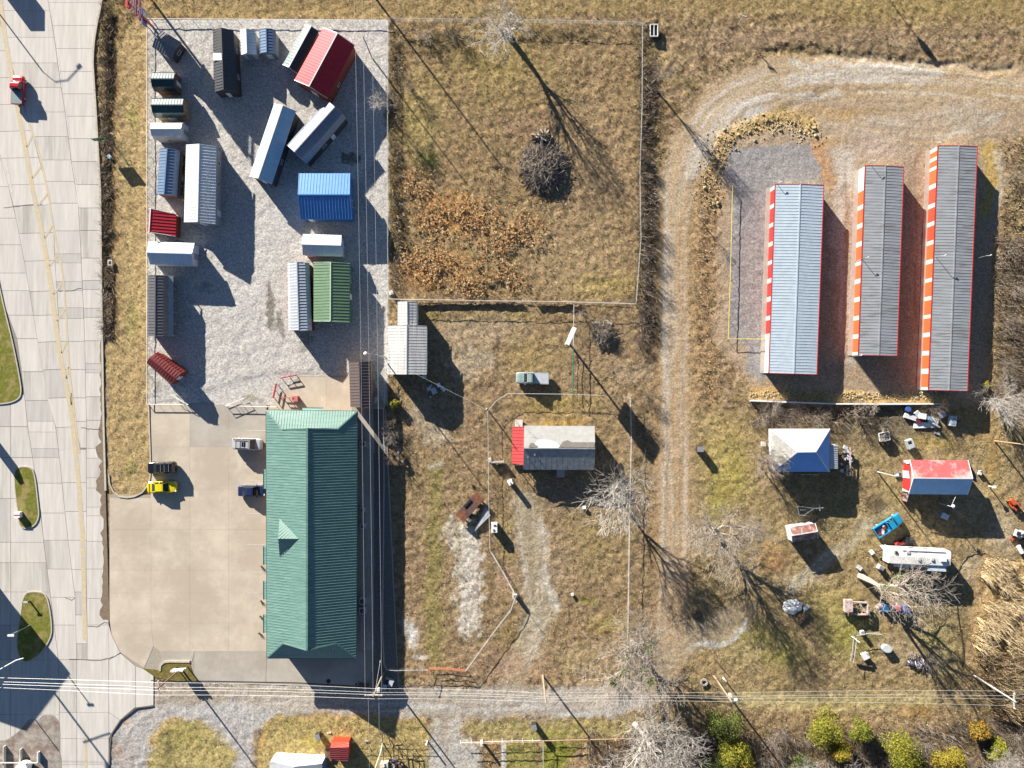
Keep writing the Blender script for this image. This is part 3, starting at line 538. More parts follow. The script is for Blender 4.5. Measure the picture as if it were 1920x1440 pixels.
o = ring(s, .3, -.2, .10, 'road_kerb', None, kerbm, False); o['kind'] = 'structure'
s = [(300,1258),(301,1247),(308,1241),(320,1239.5),(356,1240)]
o = ring(s, .35, -.2, .16, 'planter_kerb', None, kerbm, False); o['kind'] = 'structure'
mb = MB(); mb.prism(Ws([(268,1253),(300,1256),(303,1246),(312,1242),(355,1242),(362,1262),(372,1276),(330,1277),(292,1270)])[::-1], -.2, .07); o = struct('planter_bed', mb, mat('planter_grass', (.22,.17,.06), .95, 0, .5, 3, .8, 9, .1, ((.12,.12,.03), .5, 1.2)))
s = [(205,1440),(206,1400),(209,1376),(226,1350),(256,1327),(288,1323)]
o = ring(s, .2, -.2, .06, 'lane_kerb', None, mat('dark_kerb', (.14,.13,.12), .9), False); o['kind'] = 'structure'
# ------------------------------------------------------------ sheds
def face_box(mb, P0, P1, t0, t1, z0, z1, out=.03, depth=.05, mi=0):   # box on a vertical wall from P0 to P1
    P0 = Vector((P0.x, P0.y, 0)); P1 = Vector((P1.x, P1.y, 0)); d = P1-P0; L = d.length; d.normalize(); nrm = Vector((d.y, -d.x, 0))
    o = P0+d*(t0*L)+nrm*(out-depth)+Vector((0,0,z0)); return mb.par(o, d*((t1-t0)*L), nrm*depth, Vector((0,0,z1-z0)), mi)
def building(name, label, cat, group, a, b, c, d, he, hr, roofm, wallm, gambrel=False, rf=.5, over=.15, sp=.48, feats=(), trimm=None, capm=None, ribw=.085, ribh=.05, wide_ridge=.16):
    A, B, Cc, D = W(*a, he), W(*b, he), W(*c, he), W(*d, he); R0 = lerp(A, D, rf); R1 = lerp(B, Cc, rf); R0.z = R1.z = hr
    ctr = (A+B+Cc+D)/4; t = thing(name, label, cat, Vector((ctr.x, ctr.y, 0)), group)
    ra, rb = roofm if isinstance(roofm, (tuple, list)) else (roofm, roofm)
    T = .05
    if gambrel:
        def knee(E, Rg, k=.30): q = lerp(E, Rg, k); q.z = he+(hr-he)*.68; return q
        KA, KB, KC, KD = knee(A, R0), knee(B, R1), knee(Cc, R1), knee(D, R0)
        parts = [([A,B,KB,KA], ra), ([KA,KB,R1,R0], ra), ([Cc,D,KD,KC], rb), ([KC,KD,R0,R1], rb)]
        prof = lambda E, K, Rg, K2, E2: [E, K, Rg, K2, E2]
        g0 = [A,KA,R0,KD,D]; g1 = [B,KB,R1,KC,Cc]
    else:
        parts = [([A,B,R1,R0], ra), ([Cc,D,R0,R1], rb)]; g0 = [A,R0,D]; g1 = [B,R1,Cc]
    for pl, m in parts:
        mb = MB(); mb.slab(pl, T); ribs(mb, pl, sp, ribw, ribh); obj('roof_panel', mb, m, t)
    mb = MB(); mb.beam(R0+Vector((0,0,.03)), R1+Vector((0,0,.03)), wide_ridge, .06); obj('ridge_cap', mb, capm or trimm or rb, t)
    if trimm:
        for g in (g0, g1):
            mb = MB()
            for p, q in zip(g, g[1:]): mb.beam(p-Vector((0,0,.02)), q-Vector((0,0,.02)), .09, .13)
            obj('roof_trim', mb, trimm, t)
    ax = (B-A).normalized(); ay = (D-A).normalized()       # walls pulled in under the roof
    ov = Vector((0,0,T+.012)); i = lambda g, s: [p+ax*s*over-ov for p in g]
    def pull(g):
        c0 = (g[0]+g[-1])/2; Lw = (g[-1]-g[0]).length; k = 1-2*over/Lw; r = []
        for p in g:
            q = c0+(p-c0)*k; q.z = p.z-T*1.2-(.12 if p in (g[0], g[-1]) else .02); r.append(q)
        return r
    w0 = [p+ax*over for p in pull(g0)]; w1 = [p-ax*over for p in pull(g1)]; n = len(w0)
    mb = MB(); lo = lambda p: Vector((p.x, p.y, -.12))
    f0 = [lo(w0[0])]+w0+[lo(w0[-1])]; f1 = [lo(w1[0])]+w1+[lo(w1[-1])]; m_ = len(f0)
    mb.add(f0+f1, [tuple(range(m_)), tuple(range(m_, 2*m_))[::-1]]+[(k, m_+k, m_+(k+1) % m_, (k+1) % m_) for k in range(m_)])
    wl = obj('wall', mb, wallm, t)
    corner = {0: (w1[0], w0[0]), 1: (w1[-1], w1[0]), 2: (w0[-1], w1[-1]), 3: (w0[0], w0[-1])}
    s = 1
    cr = (w1[0]-w0[0]).cross(w0[-1]-w0[0]).z                 # keep outward normals whichever way the corners run
    for ft in feats:
        kind, side, t0, t1, z0, z1, m = ft[:7]; p, q = corner[side]
        mid = (p+q)/2; dd = (q-p); nr = Vector((dd.y, -dd.x, 0))
        if nr.dot(mid-(w0[0]+w1[-1])/2) < 0: p, q = q, p
        mb = MB(); face_box(mb, p, q, t0, t1, z0, z1, .035, .05); o = obj(kind, mb, m, t)
        if kind == 'window':
            mb = MB(); L = (q-p).length; e = .06/L
            face_box(mb, p, q, t0-e, t0, z0-.06, z1+.06, .06, .06); face_box(mb, p, q, t1, t1+e, z0-.06, z1+.06, .06, .06)
            face_box(mb, p, q, t0, t1, z1, z1+.06, .058, .06); face_box(mb, p, q, t0, t1, z0-.06, z0, .058, .06)
            face_box(mb, p, q, (t0+t1)/2-e*.3, (t0+t1)/2+e*.3, z0, z1, .05, .04); obj('frame', mb, white_p, o)
        elif kind == 'door':
            mb = MB(); L = (q-p).length; face_box(mb, p, q, t1-.2/L, t1-.12/L, (z0+z1)/2-.1, (z0+z1)/2+.05, .07, .06); obj('handle', mb, grey_m, o)
    return t, (A, B, Cc, D, R0, R1)
G = 'sheds for sale on the gravel yard'
def siding(nm, c): return mat(nm, c, .75, 0, .16, 2, .0)
brn_w = siding('brown_siding', (.16,.10,.065)); tan_w = siding('tan_siding', (.38,.24,.12)); gry_w = siding('grey_siding', (.30,.31,.32)); wht_w = siding('white_siding', (.62,.64,.66)); drk_w = siding('charcoal_siding', (.06,.055,.055)); red_w = siding('barn_red_siding', (.24,.05,.03)); blu_w = siding('blue_siding', (.05,.16,.42)); grn_w = siding('green_siding', (.08,.18,.12))
dgreen = metal('dark_green_roof', (.012,.055,.06), .36); charc = metal('charcoal_roof', (.055,.055,.06), .40); slate = metal('slate_grey_roof', (.17,.17,.185), .42); bluer = metal('bright_blue_roof', (.08,.25,.58), .34)
green_r = metal('teal_green_roof', (.13,.25,.215), .42, ((.17,.29,.25), .35, .8), .2); navy = metal('navy_roof', (.02,.055,.17), .38); lgreen = metal('leaf_green_roof', (.15,.25,.14), .40); brownr = metal('brown_roof', (.13,.095,.085), .42); maroon = metal('maroon_roof', (.20,.025,.022), .40)
Wn = lambda side, t0=.35, t1=.5, z0=1.0, z1=1.7: ('window', side, t0, t1, z0, z1, glass)
Dr = lambda side, t0=.35, t1=.6, m=None, z1=1.95: ('door', side, t0, t1, .1, z1, m or white_p)
B_ = building
B_('storage_shed', 'small grey roofed shed set askew in the yard corner beside the pylon sign', 'shed', G, (304,57),(341,80),(322,111),(285,88), 2.5, 3.2, slate, drk_w, feats=(Wn(1, .4, .65),Dr(2)))
B_('barn_shed', 'dark green barn roofed shed with brown walls, second along the west rail', 'shed', G, (289,136),(332,136),(333,172),(290,172), 2.0, 3.5, dgreen, brn_w, True, feats=(Dr(1),))
B_('barn_shed', 'dark green barn roofed shed with tan end wall and small window', 'shed', G, (289,184),(348,184),(350,221),(291,221), 2.0, 3.5, dgreen, tan_w, True, feats=(Wn(1, .42, .6, 1.5, 2.2),Dr(2)))
B_('barn_shed', 'white barn shed with white roof and white walls', 'shed', G, (288,230),(347,230),(346,263),(290,263), 2.0, 3.6, white_m, wht_w, True, feats=(Dr(1, .35, .65, gry_w),Wn(2, .4, .52)))
B_('porch_shed', 'long blue roofed shed with posts along its east side', 'shed', G, (294,366),(300,280),(338,283),(332,369), 2.5, 3.7, metal('steel_blue_roof', (.13,.21,.34), .42), brn_w, True, feats=(Wn(2, .2, .28),Wn(2, .7, .78),Dr(2, .4, .5)))
B_('cabin_shed', 'largest white roofed shed with grey east wall', 'shed', G, (345,416),(349,272),(406,275),(404,420), 3.0, 4.0, white_m, gry_w, feats=(Wn(2, .52, .57),Dr(2, .12, .2, wht_w),Dr(3, .4, .6),Wn(2, .8, .85)), trimm=white_m)
B_('cabin_shed', 'long charcoal roofed shed with small dormer on its west slope', 'shed', G, (401,173),(399,56),(438,57),(444,171), 3.0, 4.0, charc, drk_w, feats=(Wn(2, .25, .32),Wn(2, .7, .77),Dr(3, .4, .6)))
tdm, _ = B_, 0
B_('storage_shed', 'small white roofed shed between the charcoal and blue roofed sheds', 'shed', G, (451,103),(450,57),(479,58),(481,102), 2.4, 3.1, white_m, wht_w, rf=.46, feats=(Dr(3, .3, .7, gry_w),), trimm=white_m)
B_('storage_shed', 'small steel blue roofed shed by the north rail', 'shed', G, (487,102),(486,57),(517,57),(518,102), 2.4, 3.3, MATS['steel_blue_roof'], gry_w, True, feats=(Dr(3, .3, .7),))
B_('cabin_shed', 'green roofed shed tucked against the large red roofed shed', 'shed', G, (530,121),(572,46),(598,59),(557,137), 2.5, 3.2, dgreen, gry_w, trimm=white_m)
B_('cabin_shed', 'large shed with red metal roof set diagonally', 'shed', G, (552,150),(606,52),(665,85),(614,184), 3.6, 4.9, red_m, red_w, feats=(Dr(3, .4, .6),Wn(2, .3, .36)), trimm=white_m)
B_('cabin_shed', 'long white roofed shed with light blue shaded slope, set diagonally', 'shed', G, (468,330),(514,195),(555,209),(510,345), 3.0, 3.9, metal('pale_blue_roof', (.48,.68,.80), .40), drk_w, rf=.45, feats=(Dr(3, .4, .6),Wn(2, .3, .36)), trimm=white_m)
B_('barn_shed', 'long grey barn roofed cabin with a window on its dark southeast wall', 'shed', G, (537,272),(613,190),(650,221),(575,308), 2.6, 4.0, metal('blue_grey_roof', (.20,.24,.30), .4), drk_w, True, feats=(Wn(2, .38, .46),Dr(2, .6, .68)))
B_('cabin_shed', 'shed with bright blue metal roof', 'shed', G, (561,325),(656,325),(660,411),(564,411), 2.9, 4.1, bluer, blu_w, feats=(Dr(2, .1, .2),Wn(1, .3, .45)), trimm=bluer)
B_('storage_shed', 'low white roofed shed just south of the bright blue roof', 'shed', G, (568,439),(640,441),(642,481),(568,479), 2.4, 3.1, white_m, wht_w, feats=(Dr(1, .5, .9, wht_w),))
B_('barn_shed', 'long narrow white and grey barn roofed shed beside the leaf green roof', 'shed', G, (541,620),(539,492),(580,493),(585,620), 2.5, 3.6, metal('silver_roof', (.50,.53,.57), .42), red_w, True, feats=(Dr(3),))
B_('cabin_shed', 'shed with leaf green metal roof', 'shed', G, (588,602),(588,492),(656,494),(655,604), 2.9, 3.8, lgreen, grn_w, feats=(Dr(2, .4, .5),Wn(2, .7, .8)), trimm=mat('pale_green_trim', (.45,.6,.45), .5))
B_('storage_shed', 'small red roofed shed with white trim straddling the west rail', 'shed', G, (277,436),(280,392),(331,402),(329,443), 2.3, 3.3, red_m, red_w, rf=.14, feats=(Dr(1),), trimm=white_m)
B_('storage_shed', 'white and pale blue roofed shed with white walls on the west rail', 'shed', G, (279,453),(365,456),(362,498),(281,496), 2.5, 3.4, metal('sky_blue_white_roof', (.62,.70,.76), .4), wht_w, feats=(Dr(1, .3, .6, gry_w),))
B_('barn_shed', 'long dark grey barn roofed shed with pale porch edge on the west rail', 'shed', G, (276,631),(277,517),(315,517),(315,631), 2.5, 3.5, metal('graphite_roof', (.11,.11,.12), .42), gry_w, True, feats=(Dr(2, .3, .4),Wn(2, .6, .7)))
B_('barn_shed', 'maroon barn roofed shed set askew at the yard southwest corner', 'shed', G, (297,660),(347,696),(321,722),(276,682), 2.1, 3.3, maroon, red_w, True, feats=(Dr(1),))
B_('storage_shed', 'brown roofed shed with orange side wall beside the green roofed store', 'shed', G, (657,763),(654,678),(695,678),(697,764), 2.6, 3.3, brownr, tan_w, feats=(Dr(2, .3, .5, wood_l),))
# dormer and porch pieces
sheds = {o['label']: o for o in C.objects if o.get('category') == 'shed'}
t = sheds['long charcoal roofed shed with small dormer on its west slope']
mb = MB(); p = W(399.5,99.5,3.35); q = W(399.5,113,3.35); r = W(417,112.6,4.02); s_ = W(417,99.5,4.02); mb.slab([p,q,r,s_], .06)
for a_, b_ in ((p, q),): mb.prism([(p.x+.1,p.y-.1),(q.x+.1,q.y+.1),(r.x,r.y+.1),(s_.x,s_.y-.1)], 3.0, 3.28)
obj('dormer', mb, white_m, t)
t = sheds['long blue roofed shed with posts along its east side']
mb = MB(); a_, b_ = W(339,283,2.5), W(333,369,2.5); a2, b2 = W(344,284,2.2), W(338,370,2.2); mb.slab([a2,b2,b_,a_], .05); obj('porch_roof', mb, drk_w, t)
pm = MB(); pm.box((0,0,1.05), (.12,.12,2.3)); pme = pm.mesh('post', [tan_w])
for k in range(5): q = lerp(a2, b2, (k+.1)/4.2); inst('post', pme, t, (q.x-.05, q.y, 0))
t = sheds['long dark grey barn roofed shed with pale porch edge on the west rail']
mb = MB(); mb.slab([W(325,631,2.2), W(325,517,2.2), W(315.5,517,2.45), W(315.5,631,2.45)], .06); obj('porch_roof', mb, metal('porch_grey', (.34,.36,.38)), t)
for k in range(6): q = lerp(W(324,629,2.2), W(324,519,2.2), k/5); inst('post', pme, t, (q.x, q.y, 0))
t = sheds['large shed with red metal roof set diagonally']
mb = MB(); mb.slab([W(627,183,2.4), W(676,88,2.4), W(664.6,85.6,3.05), W(615,184,3.05)], .05); 
# ------------------------------------------------------------ green roofed store
store = thing('store_building', 'long store building with green standing seam roof facing the car park', 'store', W(585,1000))
he, hk, hr = 4.0, 5.25, 7.1
NW, NE, SE, SW = W(499,769,he), W(670,771,he), W(668,1234.5,he), W(500.5,1234,he)
xm = (NW.x+NE.x)/2; yn = W(578,807,hr).y; ys = W(578,1213,hr).y; xr = xm
def at(x, y, z): return Vector((x, y, z))
kn = (hk-he)/(hr-he); hw = (NE.x-NW.x)/2
KNW, KNE = at(NW.x+hw*kn, yn-.0, hk), at(NE.x-hw*kn, yn, hk); KSE, KSW = at(SE.x-hw*kn, ys, hk), at(SW.x+hw*kn, ys, hk)
KNW.y = KNE.y = W(531,805,hk).y; KSW.y = KSE.y = W(529,1206,hk).y
RN, RS = at(xr, yn+.3, hr), at((SW.x+SE.x)/2, ys-.5, hr)
for pl in ([SW,NW,KNW,RN,RS,KSW], [NE,SE,KSE,RS,RN,KNE]):
    mb = MB(); mb.slab(pl, .08); ribs(mb, pl, .43, .08, .04); obj('roof_panel', mb, green_r, store)
for pl in ([NW,NE,KNE,KNW], [SE,SW,KSW,KSE]):
    mb = MB(); mb.slab(pl, .08); ribs(mb, pl, .43, .08, .045); obj('roof_panel', mb, green_r, store)
for tri in ([KNW,KNE,RN], [KSE,KSW,RS]):
    mb = MB(); q = [p+Vector((0, .25 if tri[0] is KSE else -.25, -.09)) for p in tri]; mb.add(q, [(0,1,2)]); 
    mb.slab([p for p in q], .02); obj('gable_vent', mb, MATS['teal_green_roof'], store)
for p, q, wd in ((RN,RS,.30),(NW,KNW,.2),(NE,KNE,.2),(SW,KSW,.2),(SE,KSE,.2),(KNW,RN,.16),(KNE,RN,.16),(KSW,RS,.16),(KSE,RS,.16)):
    mb = MB(); mb.beam(p+Vector((0,0,.05)), q+Vector((0,0,.05)), wd, .10); obj('ridge_cap', mb, green_r, store)
for p, q in ((NW,NE),(NE,SE),(SE,SW),(SW,NW)):
    mb = MB(); mb.beam(p-Vector((0,0,.08)), q-Vector((0,0,.08)), .14, .16); obj('gutter', mb, dgreen, store)
o_ = .8; mb = MB(); mb.prism([(SW.x+o_,SW.y+o_),(SE.x-o_,SE.y+o_),(NE.x-o_,NE.y-o_),(NW.x+o_,NW.y-o_)], -.2, he-.14)
stw = mat('store_brick_wall', (.30,.22,.16), .85, 0, .2, 2, .2); obj('wall', mb, stw, store)
# small gablet on the west slope
apx = W(559.6,1010,0); sl = (hr-he)/hw
def onroof(u, v):
    z = he
    for _ in range(4): p = W(u, v, z); z = he+(p.x-NW.x)*sl
    return W(u, v, z)
gt, gb, ga = onroof(525.7,972), onroof(525.7,1043.6), onroof(560,1010); gr = W(521.5,1010,ga.z+.02)
gd = obj('gablet', MB().slab([gt+Vector((-.1,0,.05)),ga+Vector((0,0,.06)),gr], .05).slab([ga+Vector((0,0,.06)),gb+Vector((-.1,0,.05)),gr], .05), green_r, store)
mb = MB(); ribs(mb, [gt,ga,gr], .42, .08, .06); ribs(mb, [gb,ga,gr], .42, .08, .06); 
q0, q1 = gt+Vector((.25,-.3,-.05)), gb+Vector((.25,.3,-.05)); mb.add([q0,q1,Vector((gr.x+.35,gr.y,gr.z-.1))], [(0,1,2)]); obj('gablet_face', mb, green_r, gd)
for v0, v1 in ((880,916),(1024,1059),(1089,1124),(1152,1187),(955,990)):
    mb = MB(); a1, a2 = W(494,v0,3.2), W(494,v1,3.2); b1, b2 = W(502.5,v0,3.75), W(502.5,v1,3.75); mb.slab([a1,a2,b2,b1], .05); ribs(mb, [a1,a2,b2,b1], .4, .06, .04)
    if v0 == 955: continue
    mb.beam(a1, a2, .05, .3); obj('awning', mb, green_r, store)
mb = MB(); a1, a2 = W(567,764,3.1), W(606,764.5,3.1); b1, b2 = W(567,771,3.7), W(606,771,3.7); mb.slab([a1,a2,b2,b1], .05); mb.beam(a1, a2, .05, .3); obj('awning', mb, green_r, store)
wx = SW.x+o_
for v0 in (830,898,1041,1106,1169):
    y0 = W(0, v0+9).y; mb = MB(); mb.box((wx-.02, y0, 1.5), (.1, 2.2, 1.6)); wn = obj('window', mb, glass, store)
    mb = MB()
    for dy in (-1.15, 0, 1.15): mb.box((wx-.05, y0+dy, 1.5), (.1, .08, 1.8))
    mb.box((wx-.052, y0, 2.36), (.1, 2.3, .08)); mb.box((wx-.052, y0, .66), (.1, 2.3, .08)); obj('frame', mb, white_p, wn)
for v0 in (862,1075): 
    mb = MB(); mb.box((wx-.03, W(0,v0).y, 1.1), (.1, 1.0, 2.2)); dr = obj('door', mb, dgreen, store); mb = MB(); mb.box((wx-.1, W(0,v0).y+.35, 1.05), (.08, .06, .2)); obj('handle', mb, grey_m, dr)
for v0, s_ in ((832,.9),(955,.7),(985,.8),(1125,1.0),(1143,1.0)):
    x0 = NE.x-.05+.3; y0 = W(0, v0).y; t = thing('air_conditioner', '', 'air conditioner', (x0, y0, 0), 'air conditioners behind the store')
    t['label'] = {832: 'air conditioner box nearest the back northeast corner of the store', 955: 'upper of two small air conditioners mid way behind the store', 985: 'lower of two small air conditioners mid way behind the store', 1125: 'upper of the paired air conditioners near the store south end', 1143: 'lower of the paired air conditioners near the store south end'}[v0]
    mb = MB(); mb.box((x0,y0,.5), (s_,s_,.9)); obj('cabinet', mb, galv, t); mb = MB(); mb.cyl((x0,y0,.95), s_*.38, .03, 14); g_ = obj('fan_grille', mb, dark_m, t)
    for k in range(4):
        mb = MB(); mb.box((x0,y0,.995), (s_*.74,.03,.015), k*math.pi/4); obj('bar', mb, grey_m, g_)
green_r.node_tree.nodes['Mapping'].inputs['Scale'].default_value = (.22, 2.4, 1)
galv_d.node_tree.nodes['Mapping'].inputs['Scale'].default_value = (.3, 1.6, 1)
# ------------------------------------------------------------ storage rows
def storage(label, rc, he, hr, roofm, doorm, doors, whites, span, trimm, panelm=None):
    A, B, Cc, D = rc          # NW, NE, SE, SW in photo pixels at eave height
    t, (a, b, c, d, r0, r1) = building('storage_building', label, 'storage building', 'self storage buildings', D, A, B, Cc, he, hr, roofm, offw, False, .5, .06, .48, (), red_p, roofm, .09, .035, .2)
    # west wall runs from A (north) to D (south)
    P, Q = Vector((b.x, b.y, 0)), Vector((a.x, a.y, 0)); P, Q = Vector((b.x+.06,b.y,0)), Vector((a.x+.06,a.y,0))
    v0, v1 = span
    for k, (y0, y1) in enumerate(doors):
        t0, t1 = (y0-v0)/(v1-v0), (y1-v0)/(v1-v0); mb = MB(); face_box(mb, Q, P, 1-t1, 1-t0, .02, he-.35, .04, .05)
        dr = obj('door', mb, doorm(k), t); mb = MB(); 
        for z in np.arange(.35, he-.4, .33): face_box(mb, Q, P, 1-t1, 1-t0, z, z+.04, .06, .03)
        obj('door_rib', mb, doorm(k), dr); mb = MB(); m_ = (t0+t1)/2; face_box(mb, Q, P, 1-m_-.002, 1-m_+.002, .9, 1.05, .09, .05); obj('handle', mb, dark_m, dr)
    for y0, y1 in whites:
        t0, t1 = (y0-v0)/(v1-v0), (y1-v0)/(v1-v0); mb = MB(); face_box(mb, Q, P, 1-t1, 1-t0, -.05, he-.08, .14, .14); obj('post', mb, offw if y1-y0 < 20 else white_p, t)
    mb = MB(); face_box(mb, Q, P, 0, 1, he-.34, he-.10, .18, .14); obj('header', mb, offw, t)
    mb = MB(); mb.beam(Vector((P.x-.16,P.y,he-.02)), Vector((Q.x-.16,Q.y,he-.02)), .14, .12); obj('eave_trim', mb, red_p, t)
    mb = MB(); mb.beam(Vector((c.x,c.y,he)), Vector((d.x,d.y,he)), .12, .12); obj('eave_trim', mb, red_p, t)
    mb = MB(); mb.box(((P.x+Q.x)/2-.35, (P.y+Q.y)/2, -.02), (.7, (P-Q).length, .10), math.atan2(P.y-Q.y, P.x-Q.x)-math.pi/2); obj('concrete_apron', mb, mat('apron_concrete', (.40,.36,.31), .9, 0, .15, 1.5), t)
    return t
z = lambda L: [(240+a/2.666, 240+b/2.666) for a, b in L]
storage('storage row with pale blue steel roof and dark red doors, westernmost', ((1454.5,345),(1544.5,347),(1531.4,702),(1442.5,699.5)), 2.9, 3.25, metal('pale_blue_steel', (.47,.56,.63), .45), lambda k: red_p,
  z([(300,370),(390,465),(485,560),(582,655),(675,745),(768,838),(862,935),(957,1025)]), z([(281,299),(371,389),(467,484),(562,581),(657,674),(747,767),(840,861),(937,956),(1029,1130),(1134,1222)]), (345,699.5), red_p)
storage('middle storage row, shorter, with weathered grey roof and orange doors', ((1623.3,310),(1694.6,313),(1681.8,667),(1610.5,665.6)), 2.8, 3.08, galv_d, lambda k: orange_p,
  z([(306,375),(398,468),(492,560),(585,655),(680,748),(772,840),(864,935),(957,1028),(1050,1118)]), z([(188,300),(378,396),(470,490),(562,583),(657,678),(750,770),(842,862),(937,955),(1030,1048),(1120,1134)]), (310,665.6), red_p)
storage('easternmost storage row, longest, with weathered grey roof and orange doors', ((1759.8,273),(1832.5,274.5),(1813.7,733),(1741.7,731)), 2.8, 3.08, galv_d, lambda k: orange_p if k not in (3,4,5) else mat('deep_orange_paint', (.62,.08,.04), .5),
  z([(107,135),(153,183),(200,270),(293,368),(390,460),(482,555),(577,650),(672,745),(765,837),(857,930),(948,1020),(1042,1112),(1135,1202),(1228,1295)]), z([(88,104),(137,151),(184,198),(273,291),(371,388),(463,480),(558,575),(653,670),(748,763),(840,855),(933,946),(1023,1040),(1115,1132),(1206,1226),(1298,1310)]), (273,731), red_p)
# ------------------------------------------------------------ white barn and annex
shw = metal('streaked_white_roof', (.66,.65,.62), .5, ((.42,.41,.39), .38, .9), .25)
MATS['streaked_white_roof'].node_tree.nodes['Mapping'].inputs['Scale'].default_value = (3.0, .12, 1)
building('barn', 'white metal barn with streaked roof between the sales yard and the grass lot', 'barn', None, (726.5,702),(727,610.5),(800.5,611),(800,702), 3.2, 4.0, shw, wht_w, False, .5, .2, .45, (('door', 2, .2, .5, .05, 2.6, wht_w), ('door', 3, .2, .45, .05, 2.6, wht_w)), None, None, .05, .03)
building('lean_to', 'narrow white metal annex on the north end of the barn', 'annex', None, (745.5,609.5),(745.5,565.5),(782,565.5),(782,609.5), 3.0, 3.5, shw, wht_w, False, .5, .1, .45, (('door', 2, .3, .6, .05, 2.2, wht_w),), None, None, .05, .03)
# ------------------------------------------------------------ house with red porch
patch = mat('membrane_roof', (.36,.36,.345), .75, 0, .15, 1.5, .15, 8, .4); blued = metal('grey_sheet_roof', (.27,.29,.30), .6, ((.36,.37,.37), .45, 1.6), .25)
hs, (a, b, c, d, r0, r1) = building('house', 'small house with half pale, half grey roof and bright red porch roof', 'house', None, (983,798),(1115,799),(1114,881),(981,880.5), 2.7, 4.0, (patch, blued), mat('house_wall', (.38,.36,.32), .8), False, .5, .3, .9, (('door', 2, .55, .63, .3, 2.3, white_p), Wn(2, .2, .3), Wn(2, .75, .85), Wn(1, .4, .6), Wn(0, .3, .4)), None, None, .04, .012)
pr0, pr1 = W(983,800,2.65), W(982,871.5,2.65); e0, e1 = W(960.5,799.7,2.25), W(959.5,869,2.25)
mb = MB(); mb.slab([e1,e0,pr0,pr1], .05); ribs(mb, [e1,e0,pr0,pr1], .55, .07, .04); obj('porch_roof', mb, metal('bright_red_porch', (.60,.07,.07), .5), hs)
for k in range(5): q = lerp(e0, e1, .03+k*.235); mb = MB(); mb.box((q.x+.1,q.y,1.05), (.1,.1,2.3)); obj('porch_post', mb, white_p, hs)
for k in range(9): q = lerp(W(961,872), W(961,800), k/8); 
mb = MB(); mb.box((W(972,0).x, W(0,838).y, .3), (1.9, 5.9, .5)); obj('porch_floor', mb, wood_d, hs)
for k in range(4):
    mb = MB(); p = lerp(r0, d, 0); 
mb = MB(); 
def on_slope(u, v, E, Rg, lift=.07):    # a point of the roof slope seen at a pixel
    zz = he_
    for _ in range(5):
        p = W(u, v, zz); f_ = (p-E).dot((Rg-E).xy.to_3d())/(Rg-E).xy.length_squared if False else (p.y-E.y)/(Rg.y-E.y); zz = E.z+f_*(Rg.z-E.z)
    p = W(u, v, zz); p.z += lift; return p
he_ = 2.7
for pts, m in (([(1048,838),(1055,828),(1064,825),(1072,829),(1082,829),(1115,829),(1115,839),(1060,839)], mat('bare_felt', (.17,.155,.14), .9, 0, .3, 4, .4)),
               ([(991,838),(994,831),(1000,830),(1004,834),(1008,836),(1005,839)], MATS['bare_felt']),
               ([(1004,833),(1008,825),(1030,825),(1042,830),(1050,837),(1046,839.5),(1012,839.5)], mat('bright_coating', (.78,.78,.76), .6))):
    mb = MB(); mb.slab([on_slope(u, v, a, r0) for u, v in pts], .02); obj('roof_patch', mb, m, hs)
for u, v in ((1003,853),(990,858)): 
    p = on_slope(u, v, d, r0, 0); mb = MB(); mb.cyl(p, .09, .45, 8); obj('vent_pipe', mb, grey_m, hs)
mb = MB(); mb.tube([W(983,800,3.0), W(990,801,4.2)], .02, 5); mb.tube([W(985.5,801,5.0)+Vector((-.6,.3,-.8)), W(985.5,801,5.0)+Vector((.8,-.2,-.8))], .02, 5); obj('antenna', mb, grey_m, hs)
dk = tag(obj('deck', MB().box((W(972.5,0).x, W(0,793.5).y, .28), (1.15, 1.15, .3)), offw), 'small pale wooden landing north of the red porch', 'deck')
for k in (-1, 1):
    mb = MB(); mb.box((W(972.5,0).x+k*.58, W(0,793.5).y, .85), (.06, 1.2, .06)); mb.box((W(972.5,0).x+k*.58, W(0,793.5).y+.55, .55), (.06,.06,.6)); obj('handrail', mb, white_p, dk)
tag(obj('doorstep', MB().box((W(1051,0).x, W(0,886).y, .2), (1.3, 1.0, .5)).box((W(1051,0).x, W(0,892).y, .05), (1.3, .5, .3)), mat('step_concrete', (.40,.40,.40), .9)), 'concrete back step under the grey roof edge of the red porch house', 'step')
# ------------------------------------------------------------ hip roof house
hh = thing('house', 'house with hipped roof, white north slope and south slope tinted blue as shade', 'house', W(1500,845)); he, hr = 2.9, 4.7
a, b, c, d = W(1443,804,he), W(1555.8,804,he), W(1555,884.5,he), W(1448,884.5,he); r0, r1 = W(1495,847.5,hr), W(1529.5,847,hr)
wr = metal('white_hip_roof', (.74,.74,.72), .55, ((.62,.62,.6), .3, 1)); gs = mat('grey_shingle_roof', (.38,.375,.35), .9, 0, .2, 3, .3, 9, .3, ((.55,.54,.50), .45, .7)); ub = metal('shade_blue_roof', (.12,.36,.78), .5)  # blue east and south slopes: shade on white metal put into the colour
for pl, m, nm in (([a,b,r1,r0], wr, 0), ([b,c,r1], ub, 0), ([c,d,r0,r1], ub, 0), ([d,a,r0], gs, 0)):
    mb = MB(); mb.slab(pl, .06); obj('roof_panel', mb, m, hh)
for p, q in ((r0,r1),(a,r0),(b,r1),(c,r1),(d,r0)): mb = MB(); mb.beam(p+Vector((0,0,.03)), q+Vector((0,0,.03)), .16, .06); obj('ridge_cap', mb, wr, hh)
mb = MB(); mb.prism([(d.x+.4,d.y+.4),(c.x-.4,c.y+.4),(b.x-.4,b.y-.4),(a.x+.7,a.y-.4)], -.1, he-.1); obj('wall', mb, wht_w, hh)
